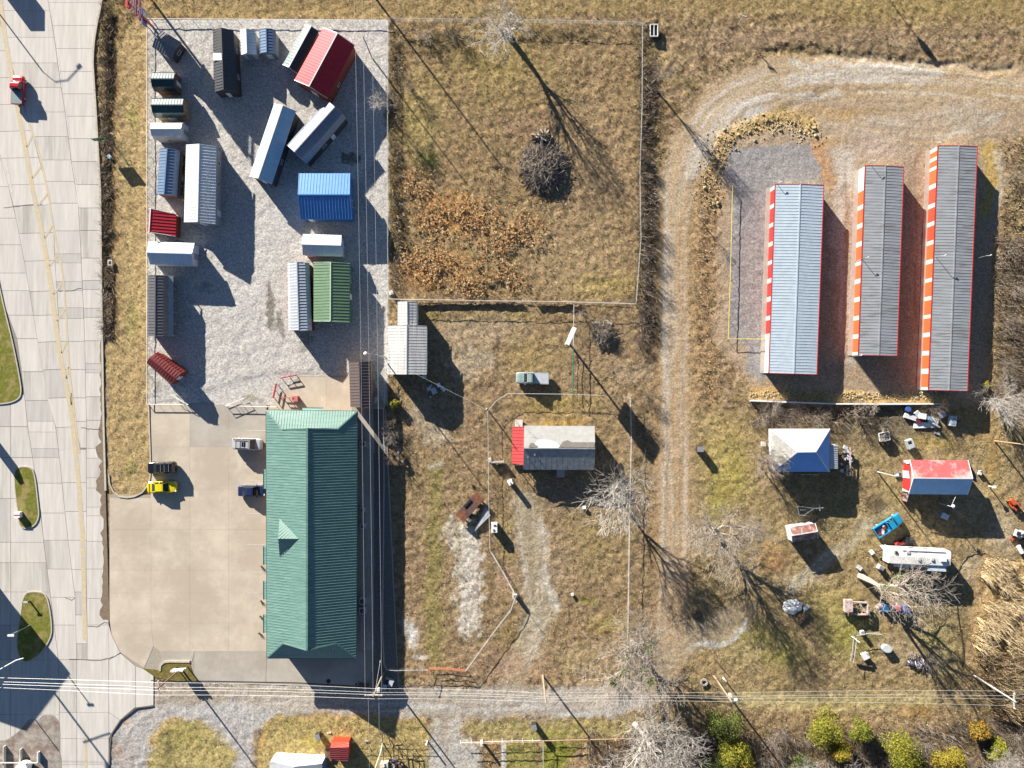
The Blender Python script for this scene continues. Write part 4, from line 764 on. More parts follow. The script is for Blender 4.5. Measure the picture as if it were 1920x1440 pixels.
mb = MB(); mb.slab([W(1441,804,3.0),W(1450,804,3.05),W(1450,832,3.05),W(1441,826,3.0)], .05); obj('roof_panel', mb, white_m, hh)
for k, (m0) in enumerate(range(3)): mb = MB(); mb.box((W(1443+k*3,0).x, W(0,835+k*3).y, .9+.01*k), (.3, 1.6, 1.8)); obj('wall_panel', mb, white_p, hh)
e0, e1 = W(1571,835,2.4), W(1571,879,2.4); mb = MB(); pl = [e1, e0, W(1555.5,835,2.7), W(1555.5,879,2.7)]; mb.slab(pl, .05); ribs(mb, pl, .3, .13, .06); obj('porch_roof', mb, galv, hh)
for q in (e0, e1): mb = MB(); mb.box((q.x-.1,q.y,1.1), (.1,.1,2.4)); obj('porch_post', mb, white_p, hh)
for k in range(11): mb = MB(); mb.box((W(1500+k*3.0,0).x, W(0,887).y-.15, .9), (.09,.05,.9)); obj('railing_picket', mb, white_p, hh)
# ------------------------------------------------------------ red and shade blue roof house
faded = metal('faded_red_roof', (.55,.10,.10), .5, ((.62,.36,.34), .38, .35), .2); shade_r = metal('shaded_metal_roof', (.34,.58,.80), .5)  # south slope: blue of shaded white metal painted in
h3, (a, b, c, d, r0, r1) = building('house', 'house with faded red north slope and south slope coloured light blue for shade', 'house', None, (1706,862),(1815,863),(1814,927.5),(1704,926.5), 2.8, 4.3, (faded, shade_r), gry_w, False, .5, .25, .45, (Wn(2, .2, .3), Wn(2, .7, .8), ('door', 2, .45, .53, .2, 2.2, white_p)), white_m, None, .05, .02)
pl = [W(1691,920,2.5), W(1694,862,2.5), W(1709,862,3.2), W(1707,900,4.0), W(1706,926,2.9)]
redl = metal('red_lean_roof', (.56,.03,.02), .5); mb = MB(); pl = [W(1691.5,921,2.4), W(1694,862,2.4), W(1709,863,2.78), W(1706,924,2.78)]; mb.slab(pl, .05); obj('porch_roof', mb, redl, h3)
for pts in ([(1694.5,862.5),(1708,863),(1708,868),(1700,870),(1695,866)],[(1692.5,882),(1704,883),(1705.5,897),(1692.5,896)],[(1692,915),(1703,921),(1706,923.5),(1692,920.5)]):
    mb = MB(); mb.slab([W(u, v, 2.47+(u-1692)/16*.38) for u, v in pts], .02); obj('roof_patch', mb, white_m, h3)
for q in (pl[0], pl[1]): mb = MB(); mb.box((q.x+.35,q.y,1.1), (.1,.1,2.3)); obj('porch_post', mb, wood_d, h3)
mb = MB(); mb.slab([W(1815,864,2.75),W(1830,890,2.1),W(1832,905,2.1),W(1816,897,2.9)], .04); obj('side_canopy', mb, wood_d, h3)
# ------------------------------------------------------------ small rusty shed
building('storage_shed', 'small white walled shed with rust red roof near the boat trailer frame', 'shed', None, (1480,989),(1528,981),(1533.5,1009),(1485.5,1017), 2.4, 2.9, metal('rusty_red_roof', (.30,.12,.09), .6, ((.50,.40,.37), .4, 1.2), .3), wht_w, False, .5, .08, .4, (('door', 2, .4, .6, .05, 1.9, wht_w),), white_m, None, .04, .02)
# ------------------------------------------------------------ bottom edge buildings
mh = thing('mobile_home', 'white roofed mobile home at the bottom edge of the photo', 'mobile home', W(560,1440))
e0, e1, pk_ = W(505.5,1427,3.4), W(604,1432,3.4), W(551,1437.5,4.3); dn = Vector((0,-9,0))
mb = MB(); mb.slab([e0, pk_, pk_+dn, e0+dn], .06); obj('roof_panel', mb, metal('grey_white_roof', (.5,.52,.54)), mh); mb = MB(); mb.slab([pk_, e1, e1+dn, pk_+dn], .06); obj('roof_panel', mb, metal('grey_roof', (.30,.32,.37)), mh)
g = [e0+Vector((.1,-.1,-.1)), pk_+Vector((0,-.1,-.1)), e1+Vector((-.1,-.1,-.1))]; lo = [Vector((p.x,p.y,-.1)) for p in g]; f0 = [lo[0]]+g+[lo[2]]; f1 = [p+dn for p in f0]
mb = MB(); mb.add(f0+f1, [tuple(range(5)), tuple(range(5,10))[::-1]]+[(k, 5+k, 5+(k+1) % 5, (k+1) % 5) for k in range(5)]); obj('wall', mb, mat('home_white_siding', (.78,.78,.76), .6), mh)
mb = MB(); mb.box((e1.x-.05, e1.y-3, 1.5), (.12,5.5,2.6)); obj('side_panel', mb, blu_w, mh)
mb = MB(); mb.box((W(610,0).x*.985, W(0,1420).y*.985, .5), (.8,1.4,.2)); obj('step', mb, wood_d, mh)
rs, _ = building('porch_shed', 'small red metal roofed porch room beside the mobile home', 'shed', None, (617,1402.5),(618,1391),(655,1391),(653,1426.5), 2.5, 2.9, (red_m, red_m), drk_w, False, .5, .1, .4) if False else (thing('porch_shed', 'small red metal roofed porch room beside the mobile home', 'shed', W(637,1410)), 0)
orr = metal('orange_red_roof', (.55,.05,.02)); dr_ = metal('dull_red_roof', (.26,.03,.035))
for pl, m in (([W(619,1402,2.9),W(622,1391.5,2.5),W(654.5,1391.5,2.5),W(654,1401,2.9)], orr), ([W(654,1401,2.9),W(653,1427,2.4),W(637,1426,2.4),W(637,1402,2.9)], dr_), ([W(637,1402,2.88),W(637,1426,2.38),W(618,1424,2.38),W(619,1402,2.88)], dr_)):
    mb = MB(); mb.slab(pl, .05); ribs(mb, pl, .35, .06, .03); obj('roof_panel', mb, m, rs)
mb = MB(); q = [(619,1424),(652,1425),(653,1393),(621,1393)]; mb.prism([(W(u,v,2.4).x, W(u,v,2.4).y) for u, v in q], -.1, 2.35); obj('wall', mb, orr, rs)
# ------------------------------------------------------------ fences, rails, poles, wires
def fence(name, label, cat, pts, h, sp, pm, rails, mesh=False, r=.03, group=None, mm=None, rail_r=None):
    P = Ws(pts); t = thing(name, label, cat, P[0], group); me = MB().cyl((0,0,-.15), r, h+.15, 7).mesh('post', [pm]); k = 0
    for a, b in zip(P, P[1:]):
        n = max(1, round((b-a).length/sp))
        for i in range(n+(1 if b is P[-1] else 0)): inst('post', me, t, lerp(a, b, i/n)); k += 1
    for zr, rr, m in rails:
        for a, b in zip(P, P[1:]):
            mb = MB(); n = max(1, int((b-a).length/4)); q = []
            for i in range(n+1):
                p = lerp(a, b, i/n); p = p+Vector((0,0,zr+(random.uniform(-.03,.03) if 0 < i < n else 0))); q.append(p)
            mb.tube(q, rr, 6); obj('rail', mb, m, t)
    if mesh:
        mb = MB(); z0, z1 = .05, h-.05
        for a, b in zip(P, P[1:]):
            L = (b-a).length; d = (b-a)/L; n = int(L/.22); q = Vector((0,0,z1-z0)); w_ = .0035
            for i in range(n):
                for s in (-1, 1):
                    p = a+d*(i*.22)+Vector((0,0,z0 if s > 0 else z1)); e = d*min(.9, L-i*.22)+Vector((0,0,(z1-z0)*s)); nn = d.cross(Vector((0,0,1)))*w_
                    mb.add([p-nn, p+nn, p+e+nn, p+e-nn], [(0,1,2,3)])
        obj('chain_link', mb, mm or chain, t)
    return t
wrail = [(.62, .055, white_p)]
fence('rail_fence', 'low white pipe rail along the west side of the sales yard', 'rail fence', [(278,38),(278,757)], .65, 2.35, dark_m, wrail)
fence('rail_fence', 'low white pipe rail along the north side of the sales yard', 'rail fence', [(278,38),(727,41)], .65, 2.35, dark_m, wrail)
fence('rail_fence', 'short white pipe rail between the yard corner and the open gate', 'rail fence', [(278,758),(357,758.5)], .65, 1.8, dark_m, wrail)
fence('rail_fence', 'short white pipe rail against the northwest corner of the green roofed store', 'rail fence', [(425,761),(520,763)], .65, 2.3, dark_m, wrail)
fence('rail_fence', 'pale rail fence between the sales yard and the white barn', 'rail fence', [(727,560),(724,700),(722,765)], 1.1, 2.5, grey_m, [(1.1,.03,chain)], True)
fence('rail_fence', 'chain link fence down the gravel strip behind the store', 'chain link fence', [(721,766),(722,900),(720,1080),(719,1180),(722,1240),(727,1251),(745,1253)], 1.3, 3.0, grey_m, [(1.3,.03,chain)], True)
fence('rail_fence', 'short cross fence from the brown roofed shed to the chain link fence', 'chain link fence', [(672,764),(721,765)], 1.2, 2.2, grey_m, [(1.2,.03,chain)], True)
def gate(label, p, q, h=.9):
    P, Q = W(*p), W(*q); t = thing('gate', label, 'gate', P); d = (Q-P).normalized()
    for z_ in (.25, h): mb = MB(); mb.tube([P+Vector((0,0,z_)), Q+Vector((0,0,z_))], .04, 6); obj('rail', mb, white_p, t)
    for k in range(4): r_ = lerp(P, Q, k/3); mb = MB(); mb.tube([r_+Vector((0,0,-.05 if k == 0 else .2)), r_+Vector((0,0,h))], .04, 6); obj('upright', mb, white_p if k else dark_m, t)
gate('white pipe gate leaf swung into the yard near its southwest corner', (357,758.5), (329,744))
gate('white pipe gate leaf swung open beside the green roofed store', (425,761), (461,746))
def barrier(label, pts, m, n=3):
    P = Ws(pts); t = thing('barrier', label, 'barrier', P[0], 'red pipe barriers on the concrete pad'); me = MB().box((0,0,.38), (.09,.09,.85)).mesh('leg', [m])
    for i in range(n): inst('leg', me, t, lerp(P[0], P[1], i/(n-1)))
    for z_ in (.45, .8): mb = MB(); mb.beam(P[0]+Vector((0,0,z_)), P[1]+Vector((0,0,z_)), .16, .10); obj('rail', mb, m, t)
barrier('red pipe barrier at the top of the concrete pad', [(528.5,709),(556,704)], red_p); barrier('red pipe barrier at the west edge of the concrete pad', [(520,720),(514.5,746)], red_p)
barrier('pink red barrier with a flat box at its end, lowest on the concrete pad', [(530,745),(552,746)], mat('faded_red_paint', (.55,.16,.16), .6))
mb = MB(); p = W(555,747.5); mb.box((p.x,p.y,.4), (.9,.9,.75)); tag(obj('crate', mb, MATS['faded_red_paint']), 'faded pink crate at the end of the lowest red barrier', 'crate')
# chain link fences of the lots
fence('chain_link_fence', 'chain link fence along the north side of the grass field', 'chain link fence', [(730,40),(900,42),(1080,44),(1208,48)], 1.25, 3.0, grey_m, [(1.25,.028,chain)], True)
fence('chain_link_fence', 'chain link fence down the east side of the grass field', 'chain link fence', [(1203,48),(1202,200),(1198,330),(1200,450),(1191,569)], 1.3, 3.2, wood_d, [(1.25,.03,chain)], True)
fence('chain_link_fence', 'chain link fence along the south side of the grass field', 'chain link fence', [(729,562),(900,565),(1060,567),(1191,571)], 1.35, 2.9, grey_m, [(1.35,.04,chain),(.15,.03,rust)], True)
fence('chain_link_fence', 'chain link fence down the west side of the grass field', 'chain link fence', [(729,42),(728,300),(729,562)], 1.25, 3.0, grey_m, [(1.25,.028,chain)], True)
mb = MB()
for (a, b) in (((785,570),(860,567)),((860,567),(980,569)),((1005,571),(1090,571))):
    mb.beam(W(*a)+Vector((0,0,.25)), W(*b)+Vector((0,0,.25)), .04, .5)
tag(obj('ground_boards', mb, wood_d), 'dark boards laid along the foot of the south field fence', 'boards')
fence('chain_link_fence', 'tall fence with a green screened lower half running south to the house fence', 'chain link fence', [(1075,572),(1074,655)], 1.5, 3.0, grey_m, [(1.5,.04,chain)], True)
fence('chain_link_fence', 'green pipe fence section north of the house fence', 'pipe fence', [(1074,656),(1073,716),(1073,738)], 1.6, 1.5, mat('green_paint', (.03,.16,.11), .6), [(1.6,.06,MATS['green_paint'] if 'green_paint' in MATS else grey_m),(.9,.04,MATS['green_paint']),(.4,.04,MATS['green_paint'])])
fence('chain_link_fence', 'sagging chain link fence around the north and west of the red porch house', 'chain link fence', [(1180,745),(1120,741),(1060,739),(1020,738.5),(985,738),(952,738),(930,752),(915,770),(916,860),(917,940),(919,1030)], 1.25, 2.9, grey_m, [(1.25,.035,chain)], True)
fence('chain_link_fence', 'long straight chain link fence east of the red porch house', 'chain link fence', [(1180,745),(1182,820),(1179,950),(1177,1100),(1174,1262)], 1.35, 3.0, grey_m, [(1.35,.045,chain)], True)
fence('chain_link_fence', 'bent chain link fence from the white tank to the orange gate', 'chain link fence', [(919,1030),(940,1065),(967,1115),(958,1140),(920,1190),(873,1255)], 1.25, 2.6, grey_m, [(1.25,.04,chain)], True)
fence('pipe_gate', 'orange pipe gate between the two lots', 'gate', [(806,1250),(840,1250),(873,1254)], 1.3, 1.0, mat('orange_pipe', (.50,.17,.09), .7), [(1.3,.05,MATS['orange_pipe'] if 'orange_pipe' in MATS else rust),(.9,.04,MATS['orange_pipe']),(.5,.04,MATS['orange_pipe'])])
fence('pipe_gate', 'short orange gate leaf turned south from the orange pipe gate', 'gate', [(804,1252),(799,1276)], 1.2, 1.0, MATS['orange_pipe'], [(1.2,.05,MATS['orange_pipe']),(.6,.04,MATS['orange_pipe'])])
fence('chain_link_fence', 'short fence beside the dumpster south of the store', 'chain link fence', [(745,1253),(775,1252),(804,1252)], 1.2, 2.5, grey_m, [(1.2,.03,chain)], True)
fence('pipe_fence', 'yellow pipe fence west of the storage rows', 'pipe fence', [(1371,350),(1368,480),(1363,636)], .9, 3.6, mat('yellow_paint', (.72,.60,.08), .5), [(.9,.05,MATS['yellow_paint'] if 'yellow_paint' in MATS else white_p)])
fence('pipe_fence', 'short yellow pipe fence turning toward the pale blue storage row', 'pipe fence', [(1363,636),(1432,636.5)], .9, 2.5, MATS['yellow_paint'], [(.9,.05,MATS['yellow_paint'])])
mb = MB(); P = Ws([(1406,751),(1480,754),(1560,757),(1640,757.5),(1762,757)])
t = thing('low_wall', 'long low white wall south of the storage rows', 'wall', P[0])
for a, b in zip(P, P[1:]):
    mb = MB(); mb.beam(a+Vector((0,0,.35)), b+Vector((0,0,.35)), .22, .8); obj('wall_panel', mb, white_p, t)
fence('picket_fence', 'brown wire and board fence east of the red porch room', 'fence', [(657,1386),(730,1387),(800,1388)], 1.1, 2.2, wood_d, [(1.1,.03,wood_d),(.6,.02,rust)])
fence('picket_fence', 'weathered board fence with white rails south of the lane', 'fence', [(864,1388),(905,1387),(960,1385),(1018,1384)], 1.5, 1.5, white_p, [(1.5,.05,wood_l),(.9,.04,white_p)])
fence('picket_fence', 'vine covered fence running east toward the large white tree', 'fence', [(1018,1383),(1130,1380),(1245,1378)], 1.3, 2.4, wood_d, [(1.3,.07,wood_l),(.7,.04,wood_d)], True, mm=wood_d)
fence('picket_fence', 'pale fence running south off the photo from the vine covered fence', 'fence', [(1018,1385),(1018,1470)], 1.3, 2.4, grey_m, [(1.3,.05,chain)], True)
fence('pen_fence', 'wire pen fence on the west side of the animal pen', 'fence', [(1601,1192),(1597,1225),(1594,1238)], 1.2, 1.4, grey_m, [(1.2,.04,chain),(.1,.04,chain)], True)
fence('pen_fence', 'wire pen fence on the north side of the animal pen', 'fence', [(1601,1188),(1622,1184),(1648,1186)], 1.2, 1.4, grey_m, [(1.2,.04,chain)], True)
# utility poles
def upole(label, u, v, h, arm=None, armz=None, m=wood_p, r=.17, lamp=None, group='utility poles', xf=False, name='utility_pole', cat='utility pole'):
    p = W(u, v); t = thing(name, label, cat, p, group); mb = MB(); mb.tube([p+Vector((0,0,-.3)), p+Vector((0,0,h))], [r, r*.62], 10); obj('shaft', mb, m, t)
    if arm:
        dx, dy = arm; a = p+Vector((-dx, -dy, armz or h-.5)); b = p+Vector((dx, dy, armz or h-.5)); mb = MB(); mb.beam(a, b, .16, .16); ca_ = obj('crossarm', mb, mat('grey_crossarm', (.50,.46,.40), .85), t)
        for k in (0, .5, 1): q = lerp(a, b, .04+k*.92); mb = MB(); mb.cyl(q+Vector((0,0,.08)), .07, .22, 8); obj('insulator', mb, offw, ca_)
        for s in (0, 1): mb = MB(); mb.beam(lerp(a, b, .2+.6*s), p+Vector((0,0,(armz or h-.5)-.8)), .05, .05); obj('brace', mb, grey_m, ca_)
    if lamp:
        lx, ly = lamp; q = p+Vector((0,0,h-.6)); e = q+Vector((lx, ly, .5)); mb = MB(); mb.tube([q, lerp(q, e, .5)+Vector((0,0,.25)), e], .045, 6); la = obj('lamp_arm', mb, grey_m, t)
        mb = MB(); mb.tube([e+Vector((0,0,.05)), e-Vector((0,0,.12)), e-Vector((0,0,.3))], [.12,.3,.16], 10); obj('lamp_head', mb, white_p, la)
    if xf: mb = MB(); mb.cyl(p+Vector((.42,.05,h-3)), .27, .9, 14); tr = obj('transformer', mb, galv, t); mb = MB(); mb.cyl(p+Vector((.42,.05,h-2.1)), .06, .2, 8); obj('bushing', mb, offw, tr)
    return p, h
A0 = upole('leaning utility pole by the planter at the car park exit', 340, 1253, 9.6, (0,1.15), m=mat('brown_pole', (.22,.12,.07), .85)); A1 = upole('pale utility pole with wide crossarm southeast of the store', 719, 1262, 10.4, (1.35,0), xf=True)
A2 = upole('utility pole north of the lane below the dirt driveway', 1018, 1267, 12.2); A3 = upole('utility pole with white lamp near the east end of the lane', 1339, 1268, 11.3, lamp=(.7,.2), xf=True)
A4 = upole('pale utility pole in the brush at the far right', 1827, 1267, 11.6, (0,1.2), m=bark_w); upole('utility pole by the red and blue roofed house', 1646, 885, 6.5, m=bark_w, r=.12, lamp=(.4,.1))
upole('wooden pole at the right edge above the red and blue roofed house', 1866, 827, 7.0, m=wood_l, r=.14, lamp=(1.1,-.2)); upole('pole in the shadow south of the red and blue roofed house', 1763, 944, 3.6, m=galv, r=.09, lamp=(.4,0))
upole('lamp pole between the sales yard and the white barn', 722, 669, 9.5, m=grey_m, r=.13, lamp=(-1.6,.2)); upole('thin white pole at the corner of the red porch house fence', 913, 766, 5.3, m=white_p, r=.10)
upole('thin light pole at the north end of the sales yard', 698, 109, 9.0, m=grey_m, r=.11); upole('short post with a small crossbar north of the dirt track', 1384, 45, 3.2, (.45,-.15), 3.1, m=white_p, r=.05, group=None, name='signal_post', cat='post')
A5 = upole('utility pole just beyond the top edge north of the sales yard', 703, -5, 12.5, (1.35,0)); upole('thin pole west of the rusty box trailer fence', 962, 1112, 4.0, m=white_p, r=.05)
t = thing('street_lamp', 'street lamp on the west side of the road beyond the left edge', 'street lamp', W(-28,-10)); p = W(-28,-10); mb = MB(); mb.tube([p, p+Vector((0,0,5.5))], .10, 8); obj('shaft', mb, galv, t)
mb = MB(); mb.tube([p+Vector((0,0,5.5)), p+Vector((.6,.2,6.3)), p+Vector((1.9,1.4,6.7)), p+Vector((3.6,3.4,6.75))], .06, 8); obj('lamp_arm', mb, galv, t); mb = MB(); mb.box(p+Vector((3.8,3.6,6.7)), (.8,.4,.16), .8); obj('lamp_head', mb, grey_m, t)
t = thing('sign_pole', 'tall sign pole off the left edge casting a long thin shadow', 'pole', W(-22,1134)); p = W(-22,1134); mb = MB(); mb.tube([p, p+Vector((0,0,14))], .16, 10); obj('shaft', mb, grey_m, t); mb = MB(); mb.box(p+Vector((-1.5,0,13)), (.3,4,2)); obj('sign_face', mb, white_p, t)
# canopy off the left edge that shades the corner
t = thing('canopy', 'flat fuel station canopy just beyond the left edge', 'canopy', W(-80,1140)); cz = 7.0
cp = [W(u, v, 0)+Vector((0,0,cz)) for u, v in ((-6,1079),(-88,1187),(-330,1100),(-185,870))]; cp = [Vector((p.x,p.y,cz)) for p in cp]
mb = MB(); mb.prism(cp[::1] if False else [(p.x,p.y) for p in cp], cz-.6, cz); obj('canopy_roof', mb, white_p, t)
for p in cp: q = lerp(p, sum(cp, Vector())/4, .12); mb = MB(); mb.box((q.x,q.y,cz/2-.3), (.4,.4,cz-.6)); obj('column', mb, white_p, t)
t = thing('pylon_sign', 'slab sign just beyond the left edge north of the islands', 'sign', W(-32,800)); p = W(-29,805); mb = MB(); mb.box((p.x,p.y,1.75), (.7,2.6,3.5), R(20)); obj('sign_face', mb, mat('blue_sign', (.02,.08,.3), .4), t); mb = MB(); mb.box((p.x,p.y,.1), (1.2,3,.3), R(20)); obj('base', mb, conc[1], t)
# wires
def wire(label, pts, m=None, r=.017, sag=.55):
    q = []
    for a, b in zip(pts, pts[1:]):
        n = 12
        for i in range(n): t_ = i/n; q.append(lerp(a, b, t_)-Vector((0,0,sag*4*t_*(1-t_))))
    q.append(pts[-1]); mb = MB(); mb.tube(q, r, 4); tag(obj('power_line', mb, m or mat('bright_wire', (.62,.62,.62), .5, .3)), label, 'power line', 'overhead lines along the lane' if r != .0165 else 'overhead lines beside the yard')
def hp(P, z_, dx=0, dy=0): return P[0]+Vector((dx, dy, z_))
for k, (nm, z_, dy) in enumerate((('northernmost overhead wire along the lane', 7.6, .3), ('second overhead wire from the north along the lane', 8.8, 0), ('third overhead wire from the north along the lane', 9.4, -.3), ('southernmost overhead wire along the lane', 10.2, -1.0))):
    wire(nm, [W(-320,1235)+Vector((0,0,z_)), hp(A0, min(z_, 9.3), 0, dy), hp(A1, min(z_, 10.1), 0, dy*.5), hp(A2, z_+.6, 0, dy*.3), hp(A3, z_+.3, 0, dy*.3), hp(A4, z_+.2, 0, dy), W(2150,1255)+Vector((0,0,z_))], r=.018 if k < 3 else .017)
for k, dx in enumerate((-1.25, 0, 1.25)): wire(('westernmost', 'middle', 'easternmost')[k]+' of the three wires running north over the yard edge', [hp(A1, 10.1 if dx else 10.4, dx), hp(A5, 12.0 if dx else 12.5, dx), W(703,-600)+Vector((dx,0,12))], r=.0165, sag=1.0)
for k, dx in enumerate((-.8, .8)): wire(('western', 'eastern')[k]+' of the two wires running south from the wide crossarm', [hp(A1, 10, dx), W(721+dx*8,1900)+Vector((0,0,10))], r=.0165, sag=.8)
wire('service wire from the shaded pole to the red and shade blue roofed house', [W(1763,944)+Vector((0,0,3.5)), W(1801,917,3)], sag=.2)
wire('service wire from the barn lamp pole toward the red porch house', [W(722,669)+Vector((0,0,7)), W(913,766)+Vector((0,0,5.2))], sag=.6)
mb = MB(); a = W(716,1222); mb.tube([a+Vector((0,0,.2)), hp(A1, 8.5)], .02, 5); gw = tag(obj('guy_wire', mb, chain), 'guy wire with yellow guard anchoring the wide crossarm pole', 'guy wire'); mb = MB(); mb.tube([a, lerp(a, hp(A1, 8.5), .28)], .06, 6); OFF[gw.name] = Vector((0,0,0)); obj('guard', mb, MATS['yellow_paint'], gw)
# ------------------------------------------------------------ signs
pinkp = mat('pink_red_sign', (.75,.33,.34), .5); bluep = mat('blue_sign_face', (.06,.12,.40), .4)
t = thing('pylon_sign', 'tall pink and red pylon sign at the top left beside the sales yard', 'sign', W(281,40)); x0 = W(286,0).x
for v in (2, 50): p = W(0, v); mb = MB(); mb.box((x0, p.y, 4.6), (.28,.28,9.2)); obj('pole', mb, red_p, t)
for k in range(5):
    z_ = 5.2+k*.86; mb = MB(); mb.box((x0, W(0,28).y, z_), (.30, 5.4, .70)); pn = obj('sign_panel', mb, (pinkp, red_p, pinkp, pinkp, red_p)[k], t); mb = MB()
    for j in range(9):
        if random.random() < .85: mb.box((x0+.17, W(0,28).y-2.3+j*.56, z_), (.05, .38, .36))
    obj('lettering', mb, white_p, pn)
mb = MB(); mb.box((x0, W(0,28).y, 9.4), (.36,5.8,.18)); mb.box((x0, W(0,28).y, 4.75), (.36,5.8,.14)); obj('sign_frame', mb, red_p, t)
t = thing('small_sign', 'small blue and white sign beside the pink pylon sign', 'sign', W(281,46)); p = W(283,46); mb = MB(); mb.box((p.x,p.y,2.6), (.16,2.4,1.7)); f_ = obj('sign_face', mb, bluep, t); mb = MB(); mb.box((p.x+.10,p.y+.5,2.6), (.05,1.0,1.3)); obj('panel', mb, white_p, f_)
for dy in (-.9, .9): mb = MB(); mb.box((p.x,p.y+dy,.9), (.12,.12,1.9)); obj('post', mb, grey_m, t)
t = thing('road_sign', 'dark green road sign on two posts in the ditch', 'road sign', W(204,272)); p = W(201,271); mb = MB(); mb.beam(p+Vector((-1.25,.1,2.3)), p+Vector((1.15,.35,2.3)), .06, 1.3); obj('sign_face', mb, mat('road_sign_green', (.01,.12,.07), .5), t)
for dx in (-.7, .9): mb = MB(); mb.beam(p+Vector((dx,.15,-.4)), p+Vector((dx,.15,2.9)), .09, .09); obj('post', mb, grey_m, t)
t = thing('billboard', 'white edge-on billboard on a pole north of the red porch house', 'billboard', W(1066,642)); p = W(1066,642); mb = MB(); mb.tube([p-Vector((0,0,.3)), p+Vector((0,0,6))], .16, 10); obj('pole', mb, grey_m, t)
mb = MB(); mb.beam(W(1063,647,6.6), W(1077,615,6.6), .55, 3.2); bf = obj('sign_face', mb, white_p, t)
t = thing('hanging_lamp', 'fat lamp on a pole beyond the top edge north of the storage rows', 'lamp', W(1650,-30)); p = W(1650,-24); mb = MB(); mb.tube([p, p+Vector((0,0,5))], .07, 8); obj('pole', mb, grey_m, t); mb = MB(); mb.tube([p+Vector((0,0,3.6)), p+Vector((0,0,4.2)), p+Vector((0,0,5.2))], [.25,.55,.4], 10); obj('lamp_head', mb, grey_m, t)
# planter sign: row of white letter blocks on a board
t = thing('monument_sign', 'white letter board sign standing in the planter by the exit', 'sign', W(342,1248)); a, b = W(329,1251), W(354,1249); mb = MB(); mb.beam(a+Vector((0,0,1.25)), b+Vector((0,0,1.25)), .22, .25); obj('board', mb, white_p, t)
for k in range(6): q = lerp(a, b, (k+.3)/6); mb = MB(); mb.box(q+Vector((0,0,1.85)), (.26,.24,.9 if k % 2 else .7), .1); obj('letter_block', mb, white_p if k % 3 else galv, t)
for s in (.1, .9): q = lerp(a, b, s); mb = MB(); mb.box(q+Vector((0,0,.6)), (.14,.14,1.3)); obj('post', mb, rust, t)
# masts and cameras on the storage rows
for lab, u, v, h, dx in (('thin mast with small fixture behind the easternmost storage row', 1822, 487, 4.5, .6),('thin mast at the north end of the middle storage row', 1616, 314, 4.2, .4),('thin mast with fixture on the west side of the middle storage row', 1603, 490, 4.2, .4),('thin mast with fixture on the west side of the easternmost storage row', 1739, 487, 4.6, .6),('thin mast at the north end of the easternmost storage row', 1743, 276, 2.6, .4),('thin mast at the north end of the pale blue storage row', 1446, 352, 3.8, .4),('thin mast at the southwest corner of the middle storage row', 1598, 668, 3.0, .3)):
    p = W(u, v); t = thing('lamp_mast', lab, 'mast', p, 'masts at the storage rows'); mb = MB(); mb.tube([p-Vector((0,0,.2)), p+Vector((0,0,h))], .04, 6); obj('shaft', mb, grey_m, t); mb = MB(); mb.box(p+Vector((dx*.5,0,h)), (dx+.1,.06,.06)); mb.box(p+Vector((dx,.1,h)), (.28,.12,.14), .5); obj('fixture', mb, white_p, t)
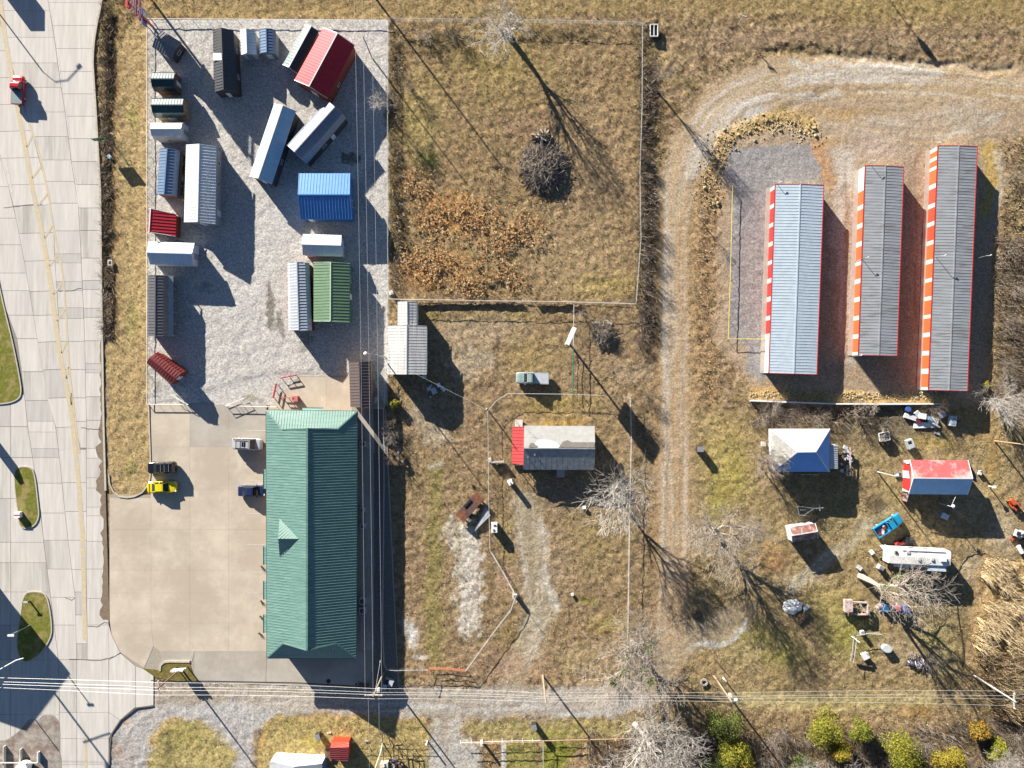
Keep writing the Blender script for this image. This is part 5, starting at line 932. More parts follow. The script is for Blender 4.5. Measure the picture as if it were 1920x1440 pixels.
# ------------------------------------------------------------ vehicles (local coordinates, front towards +x)
def loft(mb, st, prof):     # st: list of (x, half width, z low, z high); prof: points across (y factor, z factor)
    n = len(prof); vs = []
    for x, hw, z0, z1 in st:
        for py, pz in prof: vs.append((x, py*hw, z0+(z1-z0)*pz))
    fs = [(i*n+k, i*n+(k+1) % n, (i+1)*n+(k+1) % n, (i+1)*n+k) for i in range(len(st)-1) for k in range(n)]
    fs += [tuple(range(n)), tuple(range((len(st)-1)*n, len(st)*n))[::-1]]; mb.add(vs, fs)
BP = [(-.90,0),(-.98,.25),(-1,.55),(-.95,.82),(-.80,.97),(-.4,1),(.4,1),(.80,.97),(.95,.82),(1,.55),(.98,.25),(.90,0)]
def car(label, cat, u, v, face, L, Wd, Hh, kind, paint, name='parked_car', group='parked vehicles', trim=None, extra=None, z=0.02, dirty=None):
    p = W(u, v); rz = math.atan2(-face[1], face[0]); t = thing(name, label, cat, (p.x, p.y, z), group, rz); h2 = L/2; w2 = Wd/2
    belt = {'coupe':.88,'suv':1.08,'pickup':1.08,'sedan':.92}[kind]*Hh/{'coupe':1.38,'suv':1.78,'pickup':1.85,'sedan':1.45}[kind]
    gc = .22
    if kind == 'coupe': st = [(-h2,w2*.62,.38,belt*.86),(-h2+.08,w2*.82,.3,belt*.94),(-h2+.28,w2*.94,.25,belt),(-h2+.8,w2,gc,belt*1.03),(-.3,w2*.96,gc,belt),(.6,w2*.96,gc,belt*.97),(h2-1.0,w2,gc,belt*.90),(h2-.45,w2*.95,.2,belt*.83),(h2-.2,w2*.84,.22,belt*.76),(h2-.06,w2*.66,.25,belt*.66),(h2,w2*.45,.35,belt*.55)]
    elif kind == 'suv': st = [(-h2,w2*.78,.4,belt*.95),(-h2+.14,w2*.94,.3,belt),(-h2+1,w2,.28,belt),(.5,w2,.28,belt),(h2-1.2,w2,.28,belt*.97),(h2-.4,w2*.97,.28,belt*.93),(h2-.14,w2*.84,.3,belt*.84),(h2,w2*.62,.4,belt*.7)]
    elif kind == 'sedan': st = [(-h2,w2*.82,.38,belt*.9),(-h2+.12,w2*.94,.25,belt),(-h2+.9,w2,gc,belt*1.02),(.6,w2,gc,belt),(h2-1.1,w2*.99,gc,belt*.93),(h2-.35,w2*.93,.2,belt*.84),(h2,w2*.68,.35,belt*.6)]
    else: st = [(-h2*.06,w2,.34,belt),(.6,w2,.34,belt),(h2-1.2,w2,.34,belt*.99),(h2-.4,w2*.97,.34,belt*.96),(h2-.12,w2*.88,.34,belt*.88),(h2,w2*.72,.45,belt*.7)]
    mb = MB(); loft(mb, st, BP)
    if kind == 'pickup':
        x0, x1 = -h2, -h2*.06+.02; mb.box(((x0+x1)/2,0,.62), (x1-x0,Wd*.96,.14))
        for s in (-1, 1): mb.box(((x0+x1)/2,s*(w2-.07),.82), (x1-x0,.14,.62))
        mb.box((x0+.06,0,.82), (.12,Wd*.96,.60)); mb.box((x1-.05,0,.9), (.12,Wd*.94,.5))
    obj('body', mb, paint, t, smooth=False)
    # greenhouse
    if kind == 'coupe': g = [(-h2+.75,.72,belt*.98),(-h2+1.45,.62,Hh-.07),(-h2+1.95,.60,Hh-.03),(.15,.60,Hh-.02),(.35,.62,Hh-.06),(1.02,.76,belt*.95)]
    elif kind == 'suv': g = [(-h2+.08,.84,belt),(-h2+.35,.72,Hh-.08),(-h2+1,.72,Hh),(.35,.70,Hh-.02),(.62,.70,Hh-.08),(1.25,.84,belt*.98)]
    elif kind == 'sedan': g = [(-h2+.7,.78,belt),(-h2+1.3,.64,Hh-.06),(-.6,.64,Hh),(.1,.64,Hh-.02),(.35,.66,Hh-.07),(1.05,.80,belt*.98)]
    else: g = [(-h2*.06,.80,belt),(-h2*.06+.12,.70,Hh-.06),(.2,.70,Hh),(.72,.70,Hh-.03),(.85,.72,Hh-.09),(1.35,.84,belt*.97)]
    vs = []; n = len(g); mb = MB()
    for x, k, zz in g: vs += [(x,-w2*k,zz),(x,w2*k,zz)]
    base = [(g[0][0],-w2*.88,belt*.96),(g[-1][0],-w2*.88,belt*.94),(g[-1][0],w2*.88,belt*.94),(g[0][0],w2*.88,belt*.96)]
    fs = [(2*i,2*i+1,2*i+3,2*i+2) for i in range(n-1)]; b0 = len(vs); vs += base
    fs += [tuple([b0, b0+1]+[2*i for i in range(n-1, -1, -1)]), tuple([b0+2, b0+3]+[2*i+1 for i in range(n)])]
    mb.add(vs, fs); obj('window', mb, glass, t)
    i0, i1 = 1, n-2; mb = MB(); top = [Vector((g[i][0], s*w2*(g[i][1]+.012), g[i][2]+.025)) for s in (-1, 1) for i in range(i0, i1+1)]; m_ = i1-i0+1
    fs = [(i, i+1, m_+i+1, m_+i) for i in range(m_-1)]; lo = [p_-Vector((0,0,.05)) for p_ in top]; k_ = len(top)
    mb.add(top+lo, fs+[tuple(x+k_ for x in f_) for f_ in fs]+[(i, i+1, k_+i+1, k_+i) for i in range(m_-1)]+[(m_+i, m_+i+1, k_+m_+i+1, k_+m_+i) for i in range(m_-1)]+[(0,m_,k_+m_,k_),(m_-1,2*m_-1,k_+2*m_-1,k_+m_-1)])
    for s in (-1, 1):
        a = Vector((g[-2][0], s*w2*g[-2][1], g[-2][2])); b = Vector((g[-1][0], s*w2*g[-1][1]*1.04, g[-1][2]+.02)); mb.beam(a+Vector((0,s*.02,.02)), b, .07, .05)
        a = Vector((g[1][0], s*w2*g[1][1], g[1][2])); b = Vector((g[0][0], s*w2*g[0][1]*1.04, g[0][2]+.02)); mb.beam(a+Vector((0,s*.02,.02)), b, .09, .06)
        xm_ = (g[1][0]+g[-2][0])/2; mb.beam(Vector((xm_, s*w2*(g[2][1]+.02), Hh-.06)), Vector((xm_, s*w2*.90, belt)), .07, .04)
    obj('roof', mb, paint, t)
    wr_ = .36 if kind in ('suv','pickup') else .33
    for sx in (h2-.85, -h2+.85 if kind != 'pickup' else -h2+1.05):
        for s in (-1, 1):
            mb = MB(); c_ = Vector((sx, s*(w2-.12), wr_)); mb.tube([c_-Vector((0,.12,0)), c_+Vector((0,.12,0))], wr_, 16); wh = obj('wheel', mb, tyre, t)
            mb = MB(); mb.tube([c_+Vector((0,s*.05,0)), c_+Vector((0,s*.125,0))], wr_*.62, 12); obj('rim', mb, galv, wh)
    for s in (-1, 1):
        mb = MB(); mb.box((h2-.26, s*w2*.66, belt*.72), (.22,.26,.14)); obj('headlight', mb, white_p, t)
        mb = MB(); mb.box((-h2+.1, s*w2*.72, belt*.80), (.14,.24,.16)); obj('tail_light', mb, red_p, t)
        mb = MB(); mb.box((g[-1][0]-.18, s*(w2+.06), belt+.02), (.14,.18,.14)); obj('mirror', mb, paint, t)
    mb = MB(); mb.box((h2-.08,0,.42), (.16,Wd*.58,.2)); mb.box((-h2+.08,0,.44), (.16,Wd*.66,.2)); obj('bumper', mb, trim or dark_m, t)
    if extra: extra(t, h2, w2, Hh, belt)
    return t
cp_ = lambda n_, c, r=.25: mat(n_, c, r, .1, .04, 1, 0, 20, .8)
yel = cp_('yellow_car_paint', (.80,.66,.01)); blk = cp_('black_car_paint', (.012,.013,.018)); sil = cp_('silver_car_paint', (.50,.51,.52), .3); nvy = cp_('dark_blue_car_paint', (.02,.035,.10)); cya = cp_('bright_blue_car_paint', (.02,.30,.55), .35); teal = mat('faded_teal_paint', (.28,.36,.35), .5, 0, .25, 3)
def rack(t, h2, w2, Hh, b):
    for s in (-1, 1): mb = MB(); mb.beam((-h2+.5, s*w2*.62, Hh+.06), (.3, s*w2*.62, Hh+.06), .05, .05); obj('roof_rail', mb, dark_m, t)
    for x in (-h2+.8, -h2+1.5, -h2+2.1): mb = MB(); mb.box((x,0,Hh+.06), (.05,w2*1.3,.04)); obj('cross_bar', mb, grey_m, t)
    mb = MB(); mb.box((-.35,0,Hh+.03), (.62,.75,.02)); obj('sunroof', mb, glass, t)
def stripe(t, h2, w2, Hh, b):
    for s in (-1, 1): mb = MB(); mb.beam((h2-1.35, s*.35, b*.965), (h2-1.75, s*.42, b*.985), .16, .05); obj('hood_vent', mb, dark_m, t)
    mb = MB(); mb.box((-h2+.25,0,b*1.06), (.2,w2*1.5,.05)); obj('spoiler', mb, yel, t)
car('bright yellow sports coupe parked nose out on the car park', 'car', 307.5, 912.5, (1,-.02), 4.75, 1.92, 1.38, 'coupe', yel, extra=stripe)
car('black sport utility vehicle parked just above the yellow coupe', 'car', 307, 876, (-1,.03), 4.6, 1.9, 1.75, 'suv', blk, extra=rack)
car('silver sport utility vehicle parked against the store', 'car', 467, 832, (1,.03), 4.8, 1.95, 1.8, 'suv', sil, extra=rack)
car('dark blue sedan parked half under the store eave', 'car', 475, 919.5, (1,0), 4.4, 1.8, 1.55, 'sedan', nvy)
def cover(t, h2, w2, Hh, b): mb = MB(); mb.box((-h2*.53,0,1.18), (h2*.92,w2*1.86,.06)); obj('bed_cover', mb, mat('grey_bed_cover', (.20,.26,.27), .6), t)
car('red pickup truck with a grey bed cover driving on the road', 'pickup truck', 39.5, 172, (.05,-1), 4.6, 1.9, 2.05, 'pickup', cp_('red_car_paint', (.45,.015,.03)), 'pickup_truck', None, extra=cover, z=.02)
def tcov(t, h2, w2, Hh, b): mb = MB(); mb.box((-h2*.53,0,1.10), (h2*.86,w2*1.7,.05)); obj('bed_cover', mb, galv, t)
car('faded teal pickup truck parked on the grass lot', 'pickup truck', 998, 709, (-1,-.02), 5.3, 1.9, 1.85, 'pickup', teal, 'pickup_truck', None, extra=tcov, z=-.02)
def junk(t, h2, w2, Hh, b):
    rr = random.Random(4)
    for k in range(9): mb = MB(); mb.box((-h2+.4+rr.random()*1.4, rr.uniform(-.55,.55), .82+rr.random()*.2), (.2+rr.random()*.4,.15+rr.random()*.3,.2), rr.random()*3); obj('load', mb, (dark_m, white_p, red_p, grey_m)[k % 4], t)
car('bright blue pickup truck with a loaded open bed', 'pickup truck', 1661.5, 983.5, (.84,-.54), 4.9, 1.85, 1.8, 'pickup', cya, 'pickup_truck', None, extra=junk, z=-.02)
t = thing('box_truck', 'box truck on the road just beyond the top edge', 'truck', (W(0,-30).x, W(0,-34).y, 0.02)); p = W(14,-36); mb = MB(); mb.box((p.x,p.y,1.7), (2.3,3.2,2.4)); obj('cargo_box', mb, white_p, t); mb = MB(); mb.box((p.x,p.y+2.3,1.2), (2.1,1.5,1.7)); obj('cab', mb, bluep, t)
for dx in (-.9,.9):
    for dy in (-1,2.3): mb = MB(); c_ = Vector((p.x+dx,p.y+dy,.42)); mb.tube([c_-Vector((.14,0,0)), c_+Vector((.14,0,0))], .42, 12); obj('wheel', mb, tyre, t)
t = thing('white_van', 'white van roof showing at the bottom left edge', 'van', (*W(53,1440).xy, 0.02), None, 0.0)
mb = MB(); vs = [(math.cos(a)*1.0, math.sin(a)*.9) for a in [math.pi*k/10 for k in range(11)]]; mb.prism([(x*.95, 1.0+y*.6) for x, y in vs]+[(-.95,-3.2),(.95,-3.2)], .5, 2.1); obj('body', mb, white_p, t)
mb = MB(); mb.box((0,1.35,1.7), (1.5,.12,.5)); obj('window', mb, glass, t)
for sx in (-.9,.9):
    for sy in (.5,-2.4): mb = MB(); mb.tube([(sx-.1,sy,.35),(sx+.1,sy,.35)], .35, 12); obj('wheel', mb, tyre, t)
# camper trailer
t = thing('travel_trailer', 'white travel trailer with a slide out, beside the big bare tree', 'trailer', (*W(1709,1038).xy, 0), None, math.atan2(-5.5, 119)); Lc = 9.7
mb = MB(); 
prof = [(-1.22,.5),(-1.25,.7),(-1.25,2.75),(-1.15,2.95),(0,3.05),(1.15,2.95),(1.25,2.75),(1.25,.7),(1.22,.5)]
vs = [(x, y*(k), z_) for x, k in ((-Lc/2+.0,.94),(-Lc/2+.35,1),(Lc/2-.3,1),(Lc/2,.92)) for y, z_ in prof]; n = len(prof)
mb.add(vs, [(i*n+k, i*n+(k+1) % n, (i+1)*n+(k+1) % n, (i+1)*n+k) for i in range(3) for k in range(n)]+[tuple(range(n)), tuple(range(3*n, 4*n))]); obj('body', mb, mat('trailer_white', (.80,.80,.78), .4, 0, .08, 1, 0, 20, .6, ((.6,.6,.57), .35, .7)), t)
mb = MB(); mb.box((2.9,-1.68,1.7), (2.9,.9,2.0)); obj('slide_out', mb, mat('blue_white_panel', (.55,.65,.72), .4), t); mb = MB(); mb.box((-1.7,-1.5,2.5), (4.4,.55,.05)); obj('awning', mb, MATS['blue_white_panel'], t)
for x, y in ((-3.9,.6),(-.2,-.3),(1.9,-.2),(-2,.75)): mb = MB(); mb.box((x,y,3.12), (.42,.42,.18)); obj('roof_vent', mb, galv if x > -3 else dark_m, t)
mb = MB(); mb.box((3.6,-.1,3.2), (.9,.7,.3)); obj('air_conditioner', mb, white_p, t); mb = MB(); mb.box((.6,.95,3.03), (6.8,.1,.07)); obj('awning_rail', mb, grey_m, t)
mb = MB(); mb.beam((-Lc/2,.5,.5), (-Lc/2-1.2,0,.45), .1, .12); mb.beam((-Lc/2,-.5,.5), (-Lc/2-1.2,0,.45), .1, .12); obj('hitch', mb, dark_m, t)
for x in (-.5,.5):
    for y in (-1.1,1.1): mb = MB(); mb.tube([(x,y-.1,.36),(x,y+.1,.36)], .36, 12); obj('wheel', mb, tyre, t)
for x in (-3,-1,1.2): mb = MB(); mb.box((x,1.26,1.8), (.9,.04,.6)); obj('window', mb, glass, t)
# rusty box trailer
t = thing('rusty_trailer', 'rust brown flatbed trailer angled against the chain link fence', 'trailer', (*W(882.5,948).xy, 0), None, math.atan2(45, 41)); 
mb = MB(); mb.box((0,0,.92), (4.6,1.85,.12)); obj('deck', mb, rust, t)
for k in range(4): mb = MB(); mb.box((-1.7+k*1.13,0,1.0), (1.08,1.75,.06)); obj('deck_panel', mb, rust if k in (0,3) else mat('dark_rust', (.13,.07,.06), .85, 0, .4, 3), t)
mb = MB(); mb.box((.1,.7,1.1), (1.6,.35,.2)); obj('tool_box', mb, dark_m, t)
mb = MB(); mb.box((-2.3,0,1.08), (.5,1.85,.25)); gr_ = obj('front_rack', mb, MATS['rust'], t)
for k in range(6): mb = MB(); mb.box((-2.62,-.8+k*.32,1.03), (.3,.08,.3)); obj('bar', mb, orange_p if k % 2 else rust, gr_)
for x in (-.9,1.2):
    for y in (-.8,.8): mb = MB(); mb.tube([(x,y-.12,.42),(x,y+.12,.42)], .42, 12); obj('wheel', mb, tyre, t)
for x in (-2,2): mb = MB(); mb.box((x,0,.62), (.12,1.7,.5)); obj('frame', mb, rust, t)
t = thing('board_stack', 'pale grey boards leaning beside the rusty trailer', 'boards', W(903,972))
for k in range(6):
    a = W(889+k*1.6+random.random()*2, 996-k*2); b = W(911+k*1.6, 949+k*3); mb = MB(); mb.beam(a+Vector((0,0,.15+k*.05)), b+Vector((0,0,.3+k*.06)), .22, .04); obj('board', mb, galv if k % 2 else mat('grey_board', (.35,.36,.38), .8, 0, .3), t)
# boat trailer frame
t = thing('boat_trailer', 'empty boat trailer frame in the shadow of the hipped roof house', 'trailer', W(1510,955)); fr = [((1493,948),(1496,965)),((1493,948),(1507,950)),((1496,965),(1510,965)),((1507,950),(1523,952)),((1508,963),(1523,953)),((1523,952.5),(1541,951)),((1534,945),(1535,957)),((1498,955),(1508,955))]
for a, b in fr: mb = MB(); mb.beam(W(*a)+Vector((0,0,.6)), W(*b)+Vector((0,0,.6)), .12, .12); obj('frame', mb, galv, t)
for a in ((1500,949),(1503,965)): c_ = W(*a)+Vector((0,0,.3)); mb = MB(); mb.tube([c_-Vector((0,.1,0)), c_+Vector((0,.1,0))], .3, 10); obj('wheel', mb, tyre, t)
# pink framed wagon
pk = mat('pinkish_white_paint', (.62,.50,.48), .6, 0, .2, 3, 0, 20, .4, ((.35,.14,.10), .45, 2)); t = thing('truck_frame', 'old pink and white stripped truck with an open frame bed', 'truck', W(1600,1137))
mb = MB(); a = W(1578,1121,1.6); mb.box((W(1585,0).x, W(0,1132).y, 1.1), (1.2,1.9,1.0)); obj('cab', mb, pk, t); mb = MB(); mb.box((W(1584,0).x, W(0,1131).y, 1.68), (1.25,1.95,.12)); obj('roof', mb, pk, t)
for a, b in (((1592,1126),(1622,1127)),((1592,1149),(1622,1149)),((1592,1126),(1592,1149)),((1622,1127),(1622,1149))): mb = MB(); mb.beam(W(*a)+Vector((0,0,.95)), W(*b)+Vector((0,0,.95)), .18, .45); obj('bed_side', mb, pk, t)
for a, b in (((1593,1127),(1605,1148)),((1605,1127),(1620,1146))): mb = MB(); mb.beam(W(*a)+Vector((0,0,1.1)), W(*b)+Vector((0,0,1.1)), .05, .05); obj('strut', mb, white_p, t)
for k in range(12): mb = MB(); mb.box((W(random.uniform(1595,1619),0).x, W(0,random.uniform(1130,1146)).y, .6+random.random()*.3), (random.uniform(.3,.9),.2,.1), random.random()*3); obj('load', mb, (wood_l, grey_m, white_p, wood_d)[k % 4], t)
for u in (1584,1614):
    for v in (1125,1150): c_ = W(u, v)+Vector((0,0,.35)); mb = MB(); mb.tube([c_-Vector((0,.1,0)), c_+Vector((0,.1,0))], .35, 10); obj('wheel', mb, tyre, t)
mb = MB(); mb.beam(W(1615,1150)+Vector((0,0,.4)), W(1615,1164)+Vector((0,0,.3)), .1, .08); mb.beam(W(1600,1156)+Vector((0,0,.3)), W(1615,1164)+Vector((0,0,.3)), .1, .06); obj('hitch', mb, rust, t)
# white frame trailer top right of the field
t = thing('utility_trailer', 'small white framed utility trailer beyond the field corner', 'trailer', W(1225,60)); c_ = W(1225,60); 
for dx, dy, sx, sy in ((-.6,0,.1,1.9),(.6,0,.1,1.9),(0,.95,1.3,.1),(0,-.95,1.3,.1),(0,0,.08,1.9)): mb = MB(); mb.box((c_.x+dx,c_.y+dy,.62), (sx,sy,.28)); obj('side_rail', mb, white_p, t)
mb = MB(); mb.box((c_.x,c_.y,.4), (1.2,1.8,.06)); obj('floor', mb, dark_m, t)
for dx in (-.72,.72): mb = MB(); mb.tube([(c_.x+dx-.08,c_.y,.3),(c_.x+dx+.08,c_.y,.3)], .3, 10); obj('wheel', mb, tyre, t)
# ------------------------------------------------------------ vegetation
def grow(seed, h, spread, levels=5, trunk=.22, lean=(0,0), kids=3, r0=None, gn=.25, fork=None, twist=.25, twig=.013):
    rr = random.Random(seed); trunk_b = []; crown_b = []; r0 = r0 or h*.026
    def br(p, d, L, r, lev):
        pts = [p]; rad = [r]; n = 3 if lev < levels else 2; dd = d.copy(); spawn = []
        for i in range(n):
            dd = (dd+Vector((rr.uniform(-1,1), rr.uniform(-1,1), rr.uniform(-.6,.7)))*twist*(.5 if lev == 0 else 1)+Vector((0,0,.05))).normalized()
            p = p+dd*L/n; pts.append(p); rad.append(max(r*(1-.45*(i+1)/n), twig*.8))
            if lev > 0 and lev < levels and i < n-1:
                for _ in range(1 if lev < 3 else 2): spawn.append((p, dd.copy(), rad[-1]))
        (trunk_b if lev == 0 else crown_b).append((pts, rad, 7 if r > .1 else (4 if r > .035 else 3)))
        if lev < levels:
            k = kids+(1 if lev == 0 else 0); a0 = rr.random()*6.28
            for i in range(k):
                a = a0+6.283*i/k+rr.uniform(-.4,.4); s = spread*(rr.uniform(.7,1.2) if lev else rr.uniform(.55,1.1))
                x = dd.cross(Vector((.3,.2,1)) if abs(dd.z) < .9 else Vector((1,.1,0))).normalized(); y = dd.cross(x)
                nd = (dd*math.cos(s)+(x*math.cos(a)+y*math.sin(a))*math.sin(s)+Vector((0,0,gn*.4))).normalized()
                br(p, nd, L*rr.uniform(.62,.86)*(1.25 if lev == 0 else 1), max(rad[-1]*(rr.uniform(.72,.92) if lev < 2 else rr.uniform(.6,.85)), twig), lev+1)
            for (q, e, r_) in spawn:
                a = rr.random()*6.28; s = rr.uniform(.5,1.1); x = e.cross(Vector((.3,.2,1)) if abs(e.z) < .9 else Vector((1,.1,0))).normalized(); y = e.cross(x)
                nd = (e*math.cos(s)+(x*math.cos(a)+y*math.sin(a))*math.sin(s)).normalized(); br(q, nd, L*rr.uniform(.4,.65), max(r_*.5, twig), min(lev+2, levels))
    if fork is None: br(Vector((0,0,-.2)), Vector((lean[0],lean[1],1)).normalized(), h*trunk, r0, 0)
    else:
        for k in range(fork):
            a = 6.283*k/fork+rr.uniform(-.3,.3); s = rr.uniform(.15,.9)*spread*1.6; br(Vector((0,0,-.1)), Vector((math.cos(a)*math.sin(s)+lean[0], math.sin(a)*math.sin(s)+lean[1], math.cos(s))).normalized(), h*.42, r0*.6, 1)
    return trunk_b, crown_b
def tree(label, u, v, h, crown_r, seed, m, name='bare_tree', cat='tree', tm=None, clump=0, **kw):
    tb, cb = grow(seed, h, kw.pop('spread', .62), **kw)
    allp = [p for pts, _, _ in tb+cb for p in pts]; zmax = max(p.z for p in allp); rmax = sorted(math.hypot(p.x, p.y) for p in allp)[int(len(allp)*.97)]
    sx, sz = crown_r/max(rmax, .1), h/zmax; base = W(u, v); t = thing(name, label, cat, base, 'bare trees' if cat == 'tree' else 'bare shrubs')
    def build(bl, nm, mm):
        mb = MB()
        for pts, rad, n in bl: mb.tube([Vector((p.x*sx, p.y*sx, p.z*sz))+base for p in pts], rad, n, cap=False)
        if mb.v: return obj(nm, mb, mm, t)
    if tb: build(tb, 'trunk', tm or m)
    build(cb, 'crown' if cat == 'tree' else 'branch_tangle', m)
    if clump:
        rr = random.Random(seed+5)
        for k in range(clump):
            mb = MB(); pts = rr.choice(cb[len(cb)//3:])[0]; q = Vector((pts[-1].x*sx*.8, pts[-1].y*sx*.8, pts[-1].z*sz*.85))+base
            for j in range(60):
                o_ = q+Vector((rr.gauss(0,.3), rr.gauss(0,.3), rr.gauss(0,.25))); a = rr.random()*6.28; e = Vector((math.cos(a), math.sin(a), rr.uniform(-.4,.4)))*.16; f_ = Vector((-math.sin(a), math.cos(a), rr.uniform(-.4,.4)))*.13
                mb.add([o_-e, o_+f_, o_+e, o_-f_], [(0,1,2,3)])
            obj('mistletoe', mb, mat('mistletoe_green', (.16,.21,.03), .8), t)['kind'] = 'stuff'
    return t
tree('white branched tree at the top edge standing in the north field fence', 957, 72, 12.0, 6.4, 11, bark_w, twig=.018, tm=mat('dark_trunk_bark', (.24,.20,.17), .9, 0, .3, 4), levels=5, trunk=.42, kids=3, r0=.55, spread=.6)  # trunk bark darker than the crown
tree('full round bare tree southeast of the red porch house', 1156, 926, 9.8, 5.8, 12, bark_w, levels=4, trunk=.2, kids=5, spread=.7, r0=.26, twig=.022)
tree('broad bare tree with green mistletoe clumps north of the lane', 1186, 1205, 10.5, 9.6, 13, bark, levels=5, trunk=.2, kids=4, spread=.75, r0=.6, clump=9, twig=.02)
tree('thin spreading bare tree on the grass east of the dirt track', 1336, 992, 10.5, 7.0, 14, bark, twig=.015, levels=5, trunk=.28, kids=4, spread=.66, r0=.5)
tree('crooked large bare tree leaning over the pen and travel trailer', 1612, 1080, 12.5, 9.8, 18, bark, twig=.02, levels=5, trunk=.22, kids=3, spread=.8, r0=.6, lean=(.8,-.35), clump=4)
tree('dense bare shrub tree at the southeast corner of the storage rows', 1866, 752, 7.0, 4.2, 16, mat('silver_bark', (.45,.42,.38), .9, 0, .3, 4), levels=4, fork=10, kids=4, spread=.5, r0=.2)
tree('large white barked bare tree at the bottom edge', 1190, 1358, 13.0, 9.4, 17, bark_w, twig=.02, levels=5, trunk=.36, kids=4, spread=.72, r0=.5, lean=(.35,-.35))
tree('thin white twigged tree at the east rail of the sales yard', 722, 205, 5.5, 2.3, 19, bark_w, levels=4, trunk=.25, kids=4, spread=.7, r0=.12)
tree('tall thin bare tree in the scrub west of the track bend', 1222, 158, 9.0, 2.6, 20, bark_b, levels=4, trunk=.4, kids=4, spread=.4, r0=.18)
tree('brown shrub tree against the west side of the hipped roof house', 1432, 858, 6.0, 3.6, 21, bark_b, levels=4, fork=8, kids=4, spread=.55, r0=.16)
tree('slim bare tree beside the hipped roof house corner', 1424, 872, 7.5, 2.6, 29, bark_b, levels=4, trunk=.35, kids=3, spread=.5, r0=.14)
tree('slender bare tree on the east side of the dirt track bend', 1306, 402, 4.0, 1.2, 30, bark_b, levels=3, trunk=.3, kids=3, spread=.5, r0=.08)
tree('bare tree south of the brown fence by the bottom right cedars', 1500, 1432, 8, 4.5, 31, mat('ash_bark', (.42,.38,.34), .9, 0, .3, 4), levels=5, trunk=.25, kids=4, spread=.7, r0=.2)
tree('bare tree with pale twigs between the yellow green cedars', 1600, 1450, 8, 4.6, 32, MATS['ash_bark'], levels=5, trunk=.25, kids=4, spread=.7, r0=.2)
tree('bare tree at the lower right corner near the orange cedar', 1862, 1432, 8, 4.6, 33, MATS['ash_bark'], levels=5, trunk=.25, kids=4, spread=.7, r0=.2)
sh = [(1430,775,2.6,2.2,'pale fan shaped bare shrub at the west end of the low white wall'),(1478,782,3.4,2.8,'wide brown bare shrub north of the hipped roof house'),(1450,762,2.2,1.8,'small shrub over the west end of the low white wall'),(1530,788,2.4,2.0,'dark bare shrub near the north wall of the hipped roof house'),(1602,768,2.8,2.0,'spiky bare shrub below the middle storage row'),(1748,768,3.0,2.2,'bare shrub above the blue junk pile'),(1634,765,2.0,1.4,'thin bare shrub left of the blue junk pile'),
      (1585,882,1.6,1.2,'low tangle east of the hipped roof house'),(1655,800,2.0,1.0,'small twig tangle over the shaded cart'),(735,852,2.6,2.0,'bare shrub by the fence near the machinery frame'),(732,812,2.2,2.0,'grey bare shrub on the fence east of the store'),(733,790,1.8,1.2,'small shrub on the fence north of the machinery frame'),(768,165,2.6,2.2,'dark shrub inside the field northwest corner'),(850,62,2.2,1.8,'reddish shrub at the north field fence'),(800,70,2.0,1.8,'brown shrub at the north field fence'),
      (1090,585,2.4,1.6,'reddish brown shrub at the junction of the field fences'),(1130,620,1.8,1.8,'low tangle of branches on the wood debris'),(1150,1268,2.0,2.0,'pale bush at the lane edge under the mistletoe tree'),(1290,1368,2.6,2.4,'brown shrub between the white tree and the dark cedar'),(1445,1392,2.6,2.4,'grey shrub among the bottom right cedars'),(1728,1392,2.6,2.6,'fan of pale twigs among the bottom right cedars'),(1660,1425,2.8,2.8,'brown shrub between two yellow green cedars'),
      (1215,420,2.6,1.8,'dark scrub bush in the ditch beside the field, upper'),(1216,470,2.4,1.7,'dark scrub bush in the ditch beside the field, second'),(1214,520,2.6,1.8,'dark scrub bush in the ditch beside the field, third'),(1206,586,2.6,2.2,'dark scrub bush near the southeast corner of the field'),(1205,300,2.2,1.2,'scrub bush on the east field fence'),(1196,640,1.6,1.6,'low scrub west of the track'),(1214,742,2.0,1.8,'scrub bush at the northeast corner of the house fence'),
      (1208,800,1.8,1.6,'scrub bush along the long straight house fence'),(1888,470,2.4,2.4,'brush on the right edge, upper'),(1900,540,2.2,2.4,'brush on the right edge beside the storage rows, middle'),(1884,610,2.4,2.4,'brush on the right edge, lower'),(1880,690,2.2,2.0,'brush just above the dense shrub tree'),(1900,330,2.2,2.2,'brush at the right edge near the orange soil'),(1740,1236,2.6,2.4,'dark brush at the pen southeast corner'),(1705,1048+20,3.4,3.2,'grey bush south of the travel trailer'),(1430,1420,3.2,3.0,'pale twig mass left of the golden cedar row'),(1552,1428,3.2,3.0,'pale twig mass below the golden cedar'),(1630,1392,2.6,2.4,'pale twigs just left of the largest cedar'),(1800,1432,3.0,3.0,'pale twig mass at the bottom between the last two cedars'),(1462,1370,2.2,2.2,'low pale brush left of the cedar nearest the lane'),(1900,1380,2.8,2.8,'brown twig mass at the right edge below the power pole')]
for k, (u, v, h, r, lab) in enumerate(sh):
    tree(lab, u, v, h, r, 100+k, (bark_b, mat('dark_twig', (.15,.12,.10), .9, 0, .3, 4), bark, bark_b)[k % 4] if k < 22 else (MATS['dark_twig'] if k < 30 else bark_b), 'bare_shrub', 'shrub', levels=3, fork=9, kids=4, spread=.55, r0=.07, twig=.012)
